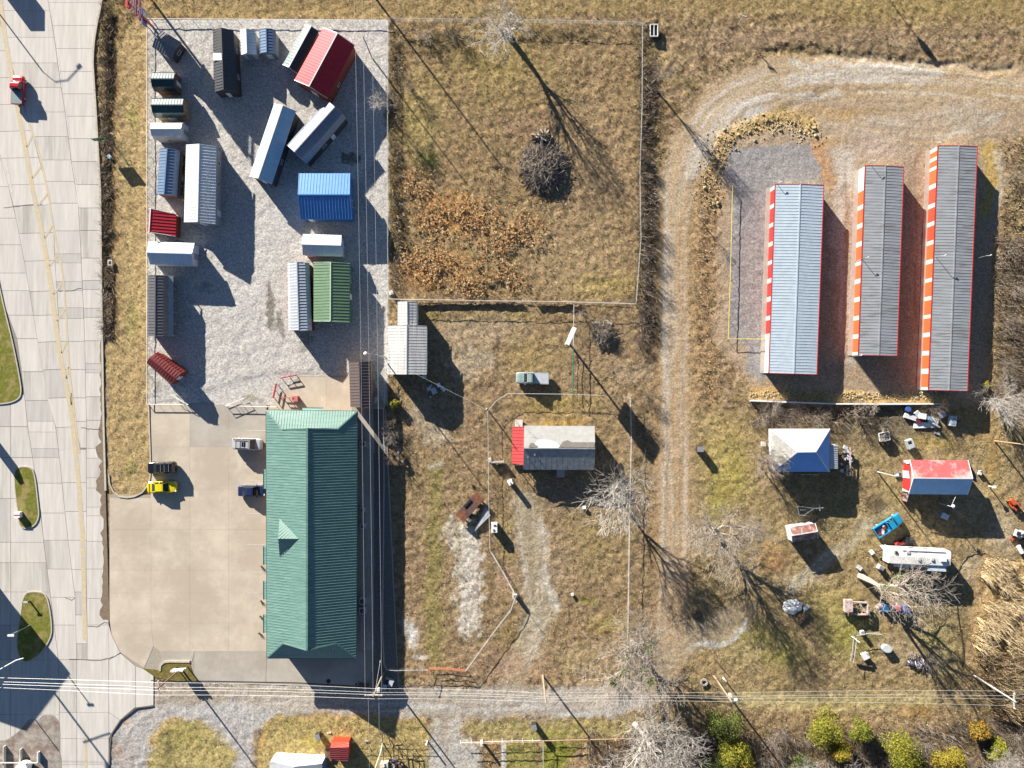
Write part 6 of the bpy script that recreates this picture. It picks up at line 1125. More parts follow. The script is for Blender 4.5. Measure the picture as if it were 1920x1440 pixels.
def pile(name, label, cat, u, v, ru, rv, n, hgt, ms, L=(1.0,2.6), thk=.05, part='branch_tangle', seed=1):
    rr = random.Random(seed); t = thing(name, label, cat, W(u, v)); mbs = [MB() for _ in ms]
    for k in range(n):
        a = rr.random()*6.28; q = math.sqrt(rr.random()); c_ = W(u+math.cos(a)*q*ru, v+math.sin(a)*q*rv)+Vector((0,0,.1+hgt*(1-q*q)*rr.random())); b_ = rr.random()*6.28; l = rr.uniform(*L)/2
        e = Vector((math.cos(b_), math.sin(b_), rr.uniform(-.35,.45)))*l; m_ = c_+Vector((rr.uniform(-.2,.2), rr.uniform(-.2,.2), rr.uniform(0,.25)))
        s_ = c_-e; s_.z = max(s_.z, -.1); g_ = c_+e; g_.z = max(g_.z, 0); mbs[rr.randrange(len(ms))].tube([s_, m_, g_], [thk, thk*.75, thk*.3], 3, cap=False)
    for mb, m in zip(mbs, ms): obj(part, mb, m, t)['kind'] = 'stuff'
    return t
pile('brush_pile', 'large round pile of cut branches in the grass field', 'brush pile', 1018, 312, 40, 46, 1500, 1.8, (bark_b, bark, MATS['dark_twig']), (1.0,3.2), .035, seed=4)
pile('wood_pile', 'small pile of pale split logs above the branch pile', 'wood pile', 1016, 262, 15, 13, 60, .9, (bark, mat('dark_log', (.08,.07,.06), .9)), (1.0,2.2), .13, 'log', 5)
pile('debris_pile', 'heap of wood scraps and sticks east of the green pipe fence', 'debris pile', 1133, 628, 22, 22, 260, .6, (bark_b, MATS['dark_twig'], bark), (.6,2.2), .04, seed=6)
pile('plank_pile', 'raked rows of brown sticks between the two homes', 'sticks', 1637, 938, 18, 14, 10, .1, (wood_d,), (.3,.6), .03, 'twig', 7)
t = C.objects['plank_pile']
for k in range(9): a = W(1615+k*3.2, 941+k*2.2); b = W(1637+k*3.0, 921+k*2.6); mb = MB(); mb.tube([a+Vector((0,0,.05)), lerp(a, b, .5)+Vector((0,0,.1)), b+Vector((0,0,.05))], .03, 5); obj('stick', mb, wood_d, t)
pile('debris_pile', 'jumbled scrap heap at the southeast end of the pen', 'scrap heap', 1722, 1243, 20, 9, 120, .5, (white_p, bluep, dark_m, rust, grey_m), (.3,1.4), .07, 'scrap', 8)
pile('debris_pile', 'sun bleached stick litter above the pen scrap heap', 'debris pile', 1712, 1229, 12, 6, 60, .25, (bark, bark_b), (.3,.9), .05, 'stick', 18)
pile('junk_pile', 'junk heap with red and blue bits under the leaning bare tree', 'scrap heap', 1668, 1138, 22, 8, 90, .6, (bluep, white_p, MATS['faded_red_paint'], dark_m), (.4,1.3), .09, 'scrap', 9)
# evergreens
cy = [mat('cedar_yellow_green', (.30,.28,.02), .8, 0, .3, 3), mat('cedar_green', (.13,.16,.02), .8, 0, .3, 3), mat('cedar_dark', (.035,.055,.015), .85), mat('cedar_orange', (.36,.18,.02), .8, 0, .3, 3)]
def cedar(label, u, v, h, r, seed, ms, n=3200):
    rr = random.Random(seed); base = W(u, v); t = thing('cedar_tree', label, 'tree', base, 'cedars along the bottom edge'); mb = MB(); mb.tube([base-Vector((0,0,.2)), base+Vector((0,0,h*.8))], [.16,.05], 7); obj('trunk', mb, wood_d, t); mb = MB()
    lob = [(rr.random()*6.28, rr.uniform(.35,.75)*r, rr.uniform(.25,.8)*h, rr.uniform(.30,.5)*r) for _ in range(16)]
    for k in range(n):
        a, q, z_, s = rr.choice(lob); d = Vector((rr.gauss(0,1), rr.gauss(0,1), rr.gauss(0,1))).normalized(); prof = max(.15, 1-z_/h*.75)
        o_ = base+Vector((math.cos(a)*q*prof*1.2, math.sin(a)*q*prof*1.2, z_))+d*s*rr.uniform(.75,1.05); o_.z = max(o_.z, .2)
        x = Vector((rr.uniform(-1,1), rr.uniform(-1,1), rr.uniform(-.3,.9))).normalized(); y = x.cross(d).normalized() if x.cross(d).length > .01 else Vector((1,0,0)); l = rr.uniform(.10,.22)
        mb.add([o_-y*l*.45, o_+x*l*1.3, o_+y*l*.45], [(0,1,2)], 0 if rr.random() < .7 else 1)
    obj('crown', mb, ms, t); return t
Yg, Gn, Dk, Or = cy
for k, (u, v, h, r, ms, lab) in enumerate(((1352,1348,5,2.7,(Gn,Dk),'dark green cedar beside the white lamp utility pole'),(1368,1402,5.5,2.7,(Yg,Gn),'bright yellow green cedar south of the dark green cedar'),(1342,1432,4.5,2.4,(Dk,Gn),'very dark cedar at the bottom edge beside the white tree'),
    (1532,1358,5,2.8,(Yg,Gn),'yellow green cedar with its crown nearest the lane'),(1388,1425,4,2.2,(Yg,Or),'low yellow cedar at the bottom edge, left of centre right'),(1602,1362,4,2.0,(Gn,Yg),'mid green cedar right of the cedar nearest the lane'),(1566,1395,4.5,2.0,(Yg,Or),'golden cedar between the bare trees at the bottom'),(1672,1392,6,3.0,(Yg,Gn),'largest yellow green cedar near the bottom edge'),
    (1690,1430,5,2.6,(Yg,Gn),'yellow green cedar below the largest one'),(1765,1412,5,2.8,(Yg,Or),'orange tinted cedar at the bottom right'),(1826,1362,3.5,1.6,(Or,Gn),'small orange brown cedar in the brush at the right'),(1858,1400,4,1.8,(Yg,Gn),'small green cedar at the lower right corner'),(1498,1432,4,2.2,(Dk,Gn),'black green cedar in the bottom shadows'),(740,757,1.4,1.0,(Yg,Gn),'small yellow green bush on the fence east of the brown roofed shed'),(1845,722,1.4,.8,(Yg,Or),'small yellow bush above the dense shrub tree'))):
    cedar(lab, u, v, h, r*(1.2 if r > 1.5 else 1), 300+k, ms, 5200 if r > 1.5 else 700)
# weeds, grass, reeds: what nobody could count
def scatter(name, label, cat, items, ms):
    mb = MB()
    for vs, fs, mi in items: mb.add(vs, fs, mi)
    o = obj(name, mb, ms); o['kind'] = 'stuff'; o['label'] = label; o['category'] = cat; return o
rr = random.Random(77); NP = np.random.RandomState(5)
def pts_in(n, u0, u1, v0, v1, sc, seed, thr, extra=None):
    u = NP.uniform(u0, u1, n); v = NP.uniform(v0, v1, n); k = fbm(u, v, sc, seed, 3) > thr
    if extra is not None: k &= extra(u, v)
    return list(zip(u[k], v[k]))
items = []
def dens(u, v):
    return (NP.rand(len(u)) < np.clip(1.3-np.minimum.reduce([np.hypot((u-855)/75, (v-408)/42), np.hypot((u-800)/50, (v-495)/38), np.hypot((u-905)/70, (v-520)/34), np.hypot((u-950)/60, (v-435)/45), np.hypot((u-785)/32, (v-345)/28)]), .03, 1))
for u, v in pts_in(9000, 745, 1030, 300, 558, 16, 91, .42, dens):
    p = W(u, v); h = rr.uniform(.25,.75); mi = rr.choice((0,0,0,1,1,2)); vs = []; fs = []
    for j in range(4):
        a = rr.random()*6.28; c_ = p+Vector((rr.gauss(0,.10), rr.gauss(0,.10), h*rr.uniform(.6,1))); s = rr.uniform(.06,.13); e = Vector((math.cos(a), math.sin(a), rr.uniform(-.3,.6)))*s; f_ = Vector((-math.sin(a), math.cos(a), rr.uniform(-.5,.5)))*s
        n0 = len(vs); vs += [c_-e, c_+f_, c_+e, c_-f_]; fs.append((n0,n0+1,n0+2,n0+3))
    n0 = len(vs); vs += [p+Vector((-.015,0,-.1)), p+Vector((.015,0,-.1)), p+Vector((0,0,h))]; fs.append((n0,n0+1,n0+2)); items.append((vs, fs, mi))
scatter('dead_weeds', 'orange brown dead weeds standing in the grass field', 'weeds', items, [mat('weed_orange', (.46,.25,.10), .9, 0, .35, 5), mat('weed_tan', (.52,.36,.18), .9, 0, .3, 5), mat('weed_rust', (.34,.15,.06), .9, 0, .3, 5)])
gidx = {}
def cover_at(u, v):
    i = int((u+70)/3); j = int((v+70)/3); i = min(max(i, 0), 686)+6; j = min(max(j, 0), 526)+6; return i*shp[1]+j
items = []; tm_ = [mat('straw_tuft', (.38,.28,.14), .95, 0, .3, 4), mat('olive_tuft', (.20,.155,.065), .95, 0, .3, 4), mat('dark_tuft', (.07,.055,.035), .95, 0, .3, 4), mat('pale_tuft', (.44,.36,.21), .95, 0, .3, 4)]
cnt = 0
for _ in range(150000):
    u = rr.uniform(-10,1930); v = rr.uniform(-10,1450); i = cover_at(u, v); q = rgh[i]
    if q < .62 or pav[i] > .2 or rr.random() > (q-.5)*1.0: continue
    p = Vector(((U[i]-960)*S+rr.uniform(-.12,.12), (720-V[i])*S+rr.uniform(-.12,.12), float(min(rel[i], 0)))); lum = col[i].mean(); h = rr.uniform(.08,.22)*(1+max(0, q-1)*2.2)
    mi = (2 if lum < .09 else 1 if lum < .16 else (0, 1, 0, 3)[rr.randrange(4)]); vs = []; fs = []
    for j in range(3):
        a = rr.random()*6.28; d = Vector((math.cos(a), math.sin(a), 0)); s = Vector((-d.y, d.x, 0))*rr.uniform(.03,.07); n0 = len(vs); vs += [p-s, p+s, p+d*h*.8+Vector((0,0,h))]; fs.append((n0,n0+1,n0+2))
    items.append((vs, fs, mi)); cnt += 1
    if cnt > 52000: break
scatter('grass_tufts', 'short winter grass tufts over the lots and verges', 'grass', items, tm_)
items = []
for u, v in pts_in(15000, 1822, 1965, 1045, 1345, 26, 92, .42, lambda u, v: (u-1830+9*np.sin(v/17)+6*np.sin(v/6.3) > 0) & (u-1822 > (1120-v)*.35) & (u-1822 > (v-1250)*.45)):
    p = W(u, v); h = rr.uniform(1.4,2.6); a = rr.gauss(-1.0,.5); k = rr.uniform(.3,.9); d = Vector((math.cos(a)*k, math.sin(a)*k*.5-.0, 0)); d = (Vector((.5,.6,0)) if rr.random() < .45 else Vector((.35,-.5,0)))*k+Vector((rr.gauss(0,.2), rr.gauss(0,.2), 0)) if v < 1215 else Vector((.3+rr.gauss(0,.6), .4+rr.gauss(0,.5), 0))*k
    s = Vector((-d.y, d.x, 0)).normalized()*rr.uniform(.02,.045); m_ = p+d*h*.5+Vector((0,0,h*.62)); items.append(([p-s, p+s, m_+s, m_-s, p+d*h*1.25+Vector((0,0,h*.9))], [(0,1,2,3),(3,2,4)], (rr.choice((0,0,3,3,3,1)) if v < 1215 or rr.random() < .35 else rr.choice((0,1,2,1)))))
scatter('reed_thicket', 'tall straw coloured reeds on the right edge', 'reeds', items, [mat('reed_straw', (.56,.41,.20), .9, 0, .3, 4), mat('reed_brown', (.25,.16,.09), .9, 0, .3, 4), mat('reed_dark', (.10,.07,.05), .9, 0, .3, 4), mat('reed_pale', (.66,.52,.31), .9, 0, .3, 4)])
items = []
for u, v in pts_in(26000, 1100, 1925, 1340, 1450, 24, 93, .42, lambda u, v: v > 1372-22*(u > 1700)+8*np.sin(u/30))+pts_in(5500, 1862, 1925, 440, 760, 16, 94, .4)+pts_in(3200, 1196, 1232, 330, 640, 14, 95, .35)+pts_in(2600, 1405, 1640, 764, 800, 14, 96, .4)+pts_in(2600, 1200, 1226, 120, 330, 14, 97, .4)+pts_in(3800, 188, 212, 0, 640, 12, 98, .42)+pts_in(1500, 735, 752, 60, 540, 12, 99, .42):
    p = W(u, v); h = rr.uniform(.4,1.3); a = rr.random()*6.28; k = rr.uniform(.3,1.2); d = Vector((math.cos(a)*k, math.sin(a)*k, 0)); s = Vector((-d.y, d.x, 0)).normalized()*rr.uniform(.015,.04)
    items.append(([p-s-Vector((0,0,.2)), p+s-Vector((0,0,.2)), p+d*h+Vector((0,0,h))], [(0,1,2)], rr.choice((0,1,1,2,3))))
scatter('underbrush', 'dry brambles and underbrush along the ditches and bottom edge', 'underbrush', items, [mat('bramble_tan', (.36,.27,.17), .9, 0, .3, 4), mat('bramble_brown', (.19,.13,.085), .9, 0, .3, 4), mat('bramble_dark', (.075,.055,.04), .9), mat('bramble_grey', (.42,.39,.35), .9, 0, .3, 4)])
# rubble along the berm north of the dark gravel pad
items = []; st = []
for _ in range(420):
    t_ = rr.random(); path = [(1335,390),(1332,330),(1345,275),(1390,245),(1440,232),(1500,238),(1530,262)]; k = t_*6; i = min(int(k), 5); u = lerp(path[i][0], path[i+1][0], k-i)+rr.gauss(0,14); v = lerp(path[i][1], path[i+1][1], k-i)+rr.gauss(0,10)
    p = W(u, v); s = rr.uniform(.05,.15)*(2.4 if rr.random() < .06 else 1); vs = [p+Vector((rr.uniform(.6,1)*s*x, rr.uniform(.6,1)*s*y, rr.uniform(.5,.9)*s*z_)) for x, y, z_ in ((-1,-1,-.5),(1,-1,-.5),(1,1,-.5),(-1,1,-.5),(-.7,-.7,1),(.7,-.6,1),(.6,.7,1),(-.6,.7,1))]
    items.append((vs, [(4,5,6,7),(0,1,5,4),(1,2,6,5),(2,3,7,6),(3,0,4,7)], rr.choice((0,0,1))))
for _ in range(500):
    u = rr.uniform(1405,1780); v = 741+rr.gauss(0,4); p = W(u, v); s = rr.uniform(.06,.18); vs = [p+Vector((rr.uniform(.6,1)*s*x, rr.uniform(.6,1)*s*y, rr.uniform(.5,.9)*s*z_)) for x, y, z_ in ((-1,-1,-.5),(1,-1,-.5),(1,1,-.5),(-1,1,-.5),(-.7,-.7,1),(.7,-.6,1),(.6,.7,1),(-.6,.7,1))]
    items.append((vs, [(4,5,6,7),(0,1,5,4),(1,2,6,5),(2,3,7,6),(3,0,4,7)], rr.choice((0,0,1))))
scatter('rubble', 'pale broken rock along the berm and south edge of the storage yard', 'rubble', items, [mat('sandstone', (.52,.42,.24), .9, 0, .3, 4), mat('tan_rock', (.42,.33,.20), .9, 0, .3, 4)])
# ------------------------------------------------------------ small things in the yards
def bx(name, label, cat, u, v, size, m, rz=0.0, z0=0.0, parts=(), group=None):
    p = W(u, v); t = thing(name, label, cat, (p.x, p.y, 0), group, rz); mb = MB(); mb.box((0,0,z0+size[2]/2), size); obj('body', mb, m, t)
    for nm, c_, s_, pm in parts: mb = MB(); mb.box(c_, s_); obj(nm, mb, pm, t)
    return t
bx('bin', 'black bin standing alone east of the dirt track', 'bin', 1310, 841, (1.0,.8,1.4), dark_m, 0, 0, (('lid', (0,0,1.44), (1.06,.86,.07), grey_m),('wheel', (-.4,-.4,.12), (.2,.1,.24), tyre)))
bx('bin', 'black box on a post near the mobile home with a small white scrap beside it', 'bin', 599, 1376, (.8,.8,1.5), dark_m, .3, 0, (('lid', (0,.05,1.53), (.84,.84,.06), grey_m),))
bx('bin', 'dark bin on the grass south of the utility pole by the lane', 'bin', 1001, 1357, (.75,.75,1.7), dark_m, .2, 0, (('lid', (0,0,1.73), (.8,.8,.06), grey_m),))
bx('water_tank', 'white tank beside the fence east of the rusty trailer', 'tank', 927, 987, (.95,1.5,1.5), white_p, 0, 0, (('cap', (-.1,-.3,1.55), (.3,.3,.12), grey_m),('hose_box', (.1,.4,1.53), (.4,.2,.1), dark_m)))
bx('propane_tank', 'small white tank casting a long shadow by the dirt driveway', 'tank', 957, 903, (.75,.7,1.7), white_p, .5, 0, (('valve', (0,0,1.78), (.2,.2,.15), grey_m),))
bx('bucket', 'small white box on the grass right of the dirt driveway', 'box', 1073, 1114, (.45,.4,.35), white_p, .2, 0, (('lid', (0,0,.36), (.48,.43,.04), offw),))
bx('box', 'pale blue box in the house shadow near the round bare tree', 'box', 1095, 951, (.5,.45,.4), wht_w, .1, 0, (('lid', (0,0,.42), (.55,.5,.05), white_p),))
bx('cooler', 'white thing on the corner post of the short fence west of the red porch', 'box', 919, 862, (.5,.6,.9), white_p, .4, 0, (('lid', (0,0,.92), (.52,.62,.05), offw),))
tag(obj('rubble_row', MB().beam(W(921,866)+Vector((0,0,.6)), W(945,865)+Vector((0,0,.6)), .25, .9), MATS['bramble_grey']), 'short pale brush row running east toward the red porch', 'hedge')
bx('barrel', 'white barrel at the kink of the bent chain link fence', 'barrel', 966.5, 1116, (.5,.5,1.1), white_p, 0, 0, (('lid', (0,0,1.12), (.55,.55,.05), grey_m),))
t = thing('dumpster', 'grey dumpster with dark lids southeast of the store', 'dumpster', (*W(729,1280).xy, 0), None, math.atan2(-1, -.35)+math.pi)
mb = MB(); mb.box((0,0,.65), (1.7,1.5,1.2)); obj('body', mb, mat('grey_green_steel', (.30,.36,.36), .6), t)
for x, y, m in ((-.42,.36,galv),(.42,.36,dark_m),(-.42,-.36,dark_m),(.42,-.36,galv)): mb = MB(); mb.box((x,y,1.29), (.8,.68,.05)); obj('lid', mb, m, t)
for k, (u, v) in enumerate(((669,1281),(676,1281.5),(683,1282),(690,1282.5))):
    p = W(u, v, 0); t = thing('planter_pot', ('white pot at the left end of the row of four pots','first dark pot right of the white pot','second dark pot right of the white pot','dark pot at the right end of the row of four pots')[k], 'pot', p, 'pots south of the store'); mb = MB(); mb.tube([p+Vector((0,0,0)), p+Vector((0,0,.5))], [.2,.3], 12); obj('pot', mb, white_p if k == 0 else dark_m, t); mb = MB(); mb.cyl(p+Vector((0,0,.5)), .26, .02, 12); obj('soil', mb, wood_d, t)
p = W(616,1277); mb = MB(); mb.cyl((p.x,p.y,0), .36, .06, 18); mh_ = tag(obj('manhole_cover', mb, dark_m), 'dark round manhole cover on the pavement south of the store', 'manhole cover')
for u in (480.5,): pass
p = W(462,1002); 
for k, (u, v) in enumerate(((491,1062),(490,1127),(489,1156),(487,1187))):
    p = W(u, v); t = thing('dry_shrub', ('topmost','second','third','lowest')[k]+' of the four small dry shrubs along the store front', 'shrub', p, 'dry shrubs along the store front'); rs_ = random.Random(k); mb = MB()
    for j in range(90): a = rs_.random()*6.28; q = rs_.random()*.35; d = Vector((math.cos(a)*q, math.sin(a)*q, rs_.uniform(.15,.5))); mb.tube([p, p+d], [.015,.006], 3, cap=False)
    obj('branches', mb, tm_[0], t)
# machinery frame, tractors, mowers
def machine(label, u, v, rz, m, sc=1.0, cat='mower', name='riding_mower'):
    t = thing(name, label, cat, (*W(u, v).xy, 0), None, rz)
    for nm, c_, s_, mm in (('hood',(.55,0,.65),(.8,.55,.45),m),('seat',(-.35,0,.8),(.4,.45,.15),dark_m),('deck',(.0,0,.25),(1.0,1.1,.18),m),('fender',(-.45,0,.62),(.7,.9,.12),m),('steering_wheel',(.1,0,1.0),(.06,.36,.36),dark_m)): mb = MB(); mb.box([x*sc for x in c_], [x*sc for x in s_]); obj(nm, mb, mm, t)
    for x, y, r_ in ((.75,.42,.22),(.75,-.42,.22),(-.5,.5,.3),(-.5,-.5,.3)): mb = MB(); mb.tube([(x*sc,(y-.08)*sc,r_*sc),(x*sc,(y+.08)*sc,r_*sc)], r_*sc, 12); obj('wheel', mb, tyre, t)
    return t
machine('orange riding mower near the right edge', 1898, 945, R(130), mat('mower_orange', (.62,.10,.03), .5), 1.15)
machine('red garden tractor at the bed end of the blue pickup', 1683, 1019, R(20), red_p, .8); machine('dark quad bike north of the travel trailer', 1700, 1014, R(5), dark_m, 1.0, 'quad bike', 'quad_bike')
machine('white utility cart at the right edge below the mower', 1908, 1000, R(-20), white_p, 1.25, 'cart', 'utility_cart'); machine('small orange tiller beside the white utility cart', 1899, 1011, R(60), MATS['mower_orange'], .5, 'tiller', 'garden_tiller')
t = thing('propane_tank', 'white propane tank near the right edge', 'tank', W(1909,1029)); p = W(1909,1029); mb = MB(); mb.tube([p+Vector((-.35,.65,.5)), p+Vector((-.3,.55,.55)), p+Vector((.3,-.55,.55)), p+Vector((.35,-.65,.5))], [.2,.36,.36,.2], 14); obj('tank', mb, white_p, t)
for s in (-1,1): mb = MB(); mb.box((p.x+s*.2,p.y-s*.35,.15), (.4,.12,.3)); obj('leg', mb, grey_m, t)
t = thing('machinery_frame', 'black steel machinery frame west of the parked teal pickup lot, beside the store fence', 'machinery', (*W(750,858).xy, 0), None, R(-60))
for c_, s_ in (((0,.55,.6),(2.6,.12,.15)),((0,-.55,.6),(2.6,.12,.15)),((-1.2,0,.6),(.12,1.2,.15)),((1.2,0,.6),(.12,1.2,.15)),((.3,0,.6),(.1,1.2,.12)),((-.5,0,.6),(.1,1.2,.12)),((1.9,0,.55),(1.4,.1,.1))): mb = MB(); mb.box(c_, s_); obj('beam', mb, dark_m, t)
for x, y in ((-.9,.3),(-.1,-.25),(.7,.2)): mb = MB(); mb.cyl((x,y,.6), .22, .3, 12); obj('drum', mb, grey_m, t)
for y in (-.75,.75): mb = MB(); mb.tube([(0,y-.08,.3),(0,y+.08,.3)], .3, 12); obj('wheel', mb, tyre, t)
# tarp, beams, fire ring, well
rs_ = random.Random(3); t = thing('tarp', 'crumpled white tarp spread on the grass', 'tarp', W(1489,1138)); mb = MB(); n = 22; ctr = W(1486,1137)+Vector((0,0,.28)); ring1 = []; 
for k in range(n):
    a = 6.283*k/n; q = rs_.uniform(.85,1.1); ring1.append(W(1486+math.cos(a)*19*q, 1137+math.sin(a)*14*q)+Vector((0,0,.05+.1*rs_.random())))
mid = [lerp(p, ctr, .5)+Vector((0,0,rs_.uniform(.0,.22))) for p in ring1]; mb.add(ring1+mid+[ctr], [(k, (k+1) % n, n+(k+1) % n, n+k) for k in range(n)]+[(n+k, n+(k+1) % n, 2*n) for k in range(n)]); obj('sheet', mb, mat('white_tarp', (.80,.80,.77), .7, 0, .12, 3, .4, 6, .4), t)
tag(obj('tarp_scrap', MB().slab([W(1506,1139,.2), W(1514,1133,.25), W(1519,1136,.2), W(1515,1143,.15), W(1508,1146,.18)], .04), MATS['white_tarp']), 'small white tarp scrap right of the crumpled tarp', 'tarp')
mb = MB(); mb.beam(W(1497,1168)+Vector((0,0,.15)), W(1517,1148)+Vector((0,0,.15)), .45, .3); tag(obj('timber_beam', mb, mat('dark_timber', (.12,.08,.06), .85)), 'thick dark timber lying below the white tarp', 'timber')
mb = MB(); mb.beam(W(1493,1157)+Vector((0,0,.1)), W(1514,1146)+Vector((0,0,.1)), .14, .12); tag(obj('timber_beam', mb, wood_d), 'thin brown timber lying beside the thick dark one', 'timber')
t = thing('fire_ring', 'round stone fire ring north of the lamp utility pole', 'fire ring', W(1320,1279))
for k in range(13): a = 6.283*k/13; p = W(1320+math.cos(a)*5.2, 1279+math.sin(a)*5.2); mb = MB(); mb.box((p.x,p.y,.12), (.28,.2,.26), -a); obj('stone', mb, mat('ring_stone', (.5,.46,.42), .9), t)
p = W(1320,1279); mb = MB(); mb.cyl((p.x,p.y,0), .32, .05, 12); obj('ash', mb, MATS['dark_rust'], t)
tag(obj('stump', MB().cyl(W(1307,1152), .75, .35, 14, .55), mat('burnt_stump', (.06,.045,.035), .95, 0, .4, 5, .6)), 'dark burnt stump on the east side of the dirt track', 'stump')
t = thing('tyre_ring', 'round ring planter beside the white tree at the bottom', 'planter', W(1318,1397)); p = W(1318,1397); 
mb = MB(); mb.tube([p+Vector((math.cos(a*.3927)*.95, math.sin(a*.3927)*.95, .3)) for a in range(17)], .16, 6); obj('tyre', mb, grey_m, t)
# tubs and pen things
t = thing('stock_tank', 'large pale oval stock tank in the animal pen', 'tank', (*W(1660,1214).xy, 0), None, R(-8)); vs = [(math.cos(6.283*k/20)*.82*(1 if abs(math.cos(6.283*k/20)) < .9 else .97), math.sin(6.283*k/20)*.62) for k in range(20)]; mb = MB(); mb.prism(vs, 0, .85); obj('tank', mb, galv, t); mb = MB(); mb.prism([(x*.86, y*.86) for x, y in vs], .8, .862); obj('water', mb, mat('tank_lid', (.58,.62,.60), .3), t)
bx('dog_house', 'white dog house with a peaked roof in the animal pen', 'dog house', 1619.5, 1228, (.95,.85,.7), white_p, R(25), 0, (('roof', (0,0,.78), (1.1,1.0,.1), white_m),('door', (0,-.43,.3), (.3,.03,.45), dark_m)))
bx('barrel', 'white barrel at the top of the animal pen', 'barrel', 1614, 1184, (.55,.6,.9), white_p, .2, 0, (('lid', (0,0,.92), (.6,.65,.05), grey_m),)); mb = MB(); a = W(1597,1193); mb.tube([a+Vector((0,0,0)), a+Vector((.55,-.45,1.9))], .06, 7); tag(obj('leaning_post', mb, white_p), 'white post leaning at the pen northwest corner', 'post')
tag(obj('log', MB().tube([W(1605,1243)+Vector((0,0,.18)), W(1620,1246)+Vector((0,0,.2)), W(1634,1249)+Vector((0,0,.18))], [.2,.24,.18], 9), wood_d), 'dark log lying along the south side of the animal pen', 'log')
t = thing('hose', 'black hose curving across the grass east of the travel trailer', 'hose', W(1800,1100)); hpx = [(1846,1034),(1822,1036),(1805,1048),(1795,1072),(1793,1100),(1795,1150),(1800,1180),(1806,1220),(1803,1250)]; mb = MB(); mb.tube([W(u, v)+Vector((0,0,.06)) for u, v in hpx], .045, 6); obj('tubing', mb, dark_m, t)
bx('crate', 'pale crate on the grass west of the travel trailer', 'crate', 1633, 1035, (.6,.6,.4), offw, .6, 0, (('lid', (0,0,.42), (.65,.65,.05), white_p),)); bx('wire_cage', 'slatted grey cage on the grass left of the big bare tree top', 'cage', 1610, 1064, (.8,.7,.5), grey_m, R(-40), 0, tuple(('slat', (-.3+k*.15,0,.53), (.06,.66,.04), white_p) for k in range(5)))
bx('grill', 'white and black grill beside the travel trailer corner', 'grill', 1649, 1063, (.95,.7,.8), white_p, R(-30), 0, (('lid', (0,.05,.9), (.8,.5,.2), grey_m),('shelf', (.6,0,.75), (.35,.5,.05), dark_m))); bx('step_box', 'white box at the hitch end of the travel trailer', 'box', 1655, 1024, (.8,.5,.5), white_p, R(35), 0, (('lid', (0,0,.53), (.85,.55,.05), white_m),))
for k, (u, v) in enumerate(((1718,1141),(1657,1137),(1681,1140))): bx('plastic_tub', ('blue tub east of the junk heap','blue tub at the west end of the junk heap','red tub between the two blue tubs')[k], 'tub', u-(22 if k == 0 else 0), v, (.9,1.3,.8) if k < 2 else (.6,.9,.7), (bluep, mat('tub_blue', (.02,.13,.30), .4), MATS['faded_red_paint'])[k], R(10), 0, (('rim', (0,0,.82), (.95,1.35,.05) if k < 2 else (.65,.95,.05), (bluep, MATS['tub_blue'], MATS['faded_red_paint'])[k]),))
# junk pile south of storage (in the shade)
jm = (wht_w, white_p, galv, mat('junk_blue', (.25,.45,.6), .5)); js = thing('junk_pile', 'pile of white sheet metal and appliances in the storage row shadow', 'junk', W(1728,786))
for k, (u, v, sx, sy, a, z_) in enumerate(((1706,782,2.1,.75,-18,.5),(1726,780,1.1,.9,-10,.9),(1718,776,.8,.9,40,.7),(1738,784,1.2,.5,-25,.8),(1748,790,1.6,1.2,-15,.4),(1732,797,3.4,.9,2,.25),(1764,777,.9,.9,30,.7),(1722,788,1.2,.8,10,.5),(1752,797,1.4,.15,-30,.8))):
    p = W(u, v); mb = MB(); mb.box((p.x,p.y,z_/2), (sx,sy,z_), R(a)); obj('sheet' if z_ < .6 else 'appliance', mb, jm[k % 4] if k != 7 else maroon, js)
bx('chest_freezer', 'open white chest freezer right of the junk pile', 'freezer', 1783, 789, (1.0,1.6,.8), wht_w, R(-8), 0, (('opening', (.1,0,.81), (.5,1.2,.04), MATS['junk_blue']),)); tag(obj('barrel', MB().cyl(W(1699.5,767), .42, .8, 14), bluep), 'blue barrel above the white junk pile', 'barrel')
bx('grey_bin', 'pale grey cart with a dark opening north of the red and blue roofed house', 'cart', 1703, 832, (1.0,1.5,1.0), mat('pale_green_grey', (.48,.54,.54), .5), R(20), 0, (('opening', (-.1,.3,1.01), (.6,.5,.04), dark_m),('lid', (0,-.35,1.03), (.8,.6,.06), galv)))
bx('tool_scrap', 'flat grey scrap south of the junk pile', 'scrap', 1757, 813, (1.1,.3,.12), grey_m, R(-20), 0, (('plate', (.2,.2,.1), (.4,.4,.05), wht_w),))
t = thing('garden_cart', 'cart heaped with twigs half in the storage row shadow', 'cart', (*W(1654,818).xy, 0), None, R(10))
mb = MB(); mb.box((0,0,.55), (1.6,1.3,.12)); obj('bed', mb, grey_m, t)
for c_, s_ in (((-.8,0,.8),(.06,1.3,.45)),((.8,0,.8),(.06,1.3,.45)),((0,.65,.8),(1.6,.06,.45)),((0,-.65,.8),(1.6,.06,.45))): mb = MB(); mb.box(c_, s_); obj('side', mb, wht_w, t)
for x, y in ((-.7,-.6),(.7,-.6),(-.7,.6),(.7,.6)): mb = MB(); mb.tube([(x,y-.06,.25),(x,y+.06,.25)], .25, 10); obj('wheel', mb, tyre, t)
mb = MB(); rs_ = random.Random(9)
for k in range(70): a = rs_.random()*6.28; p = Vector((rs_.uniform(-.6,.6), rs_.uniform(-.5,.5), .7+rs_.random()*.4)); d = Vector((math.cos(a), math.sin(a), rs_.uniform(-.3,.5)))*.5; mb.tube([p-d, p+d], .02, 3, cap=False)
obj('twigs', mb, bark, t); mb = MB(); mb.tube([(0,.7,.5),(.3,1.6,.6)], .05, 6); obj('handle', mb, wht_w, t)
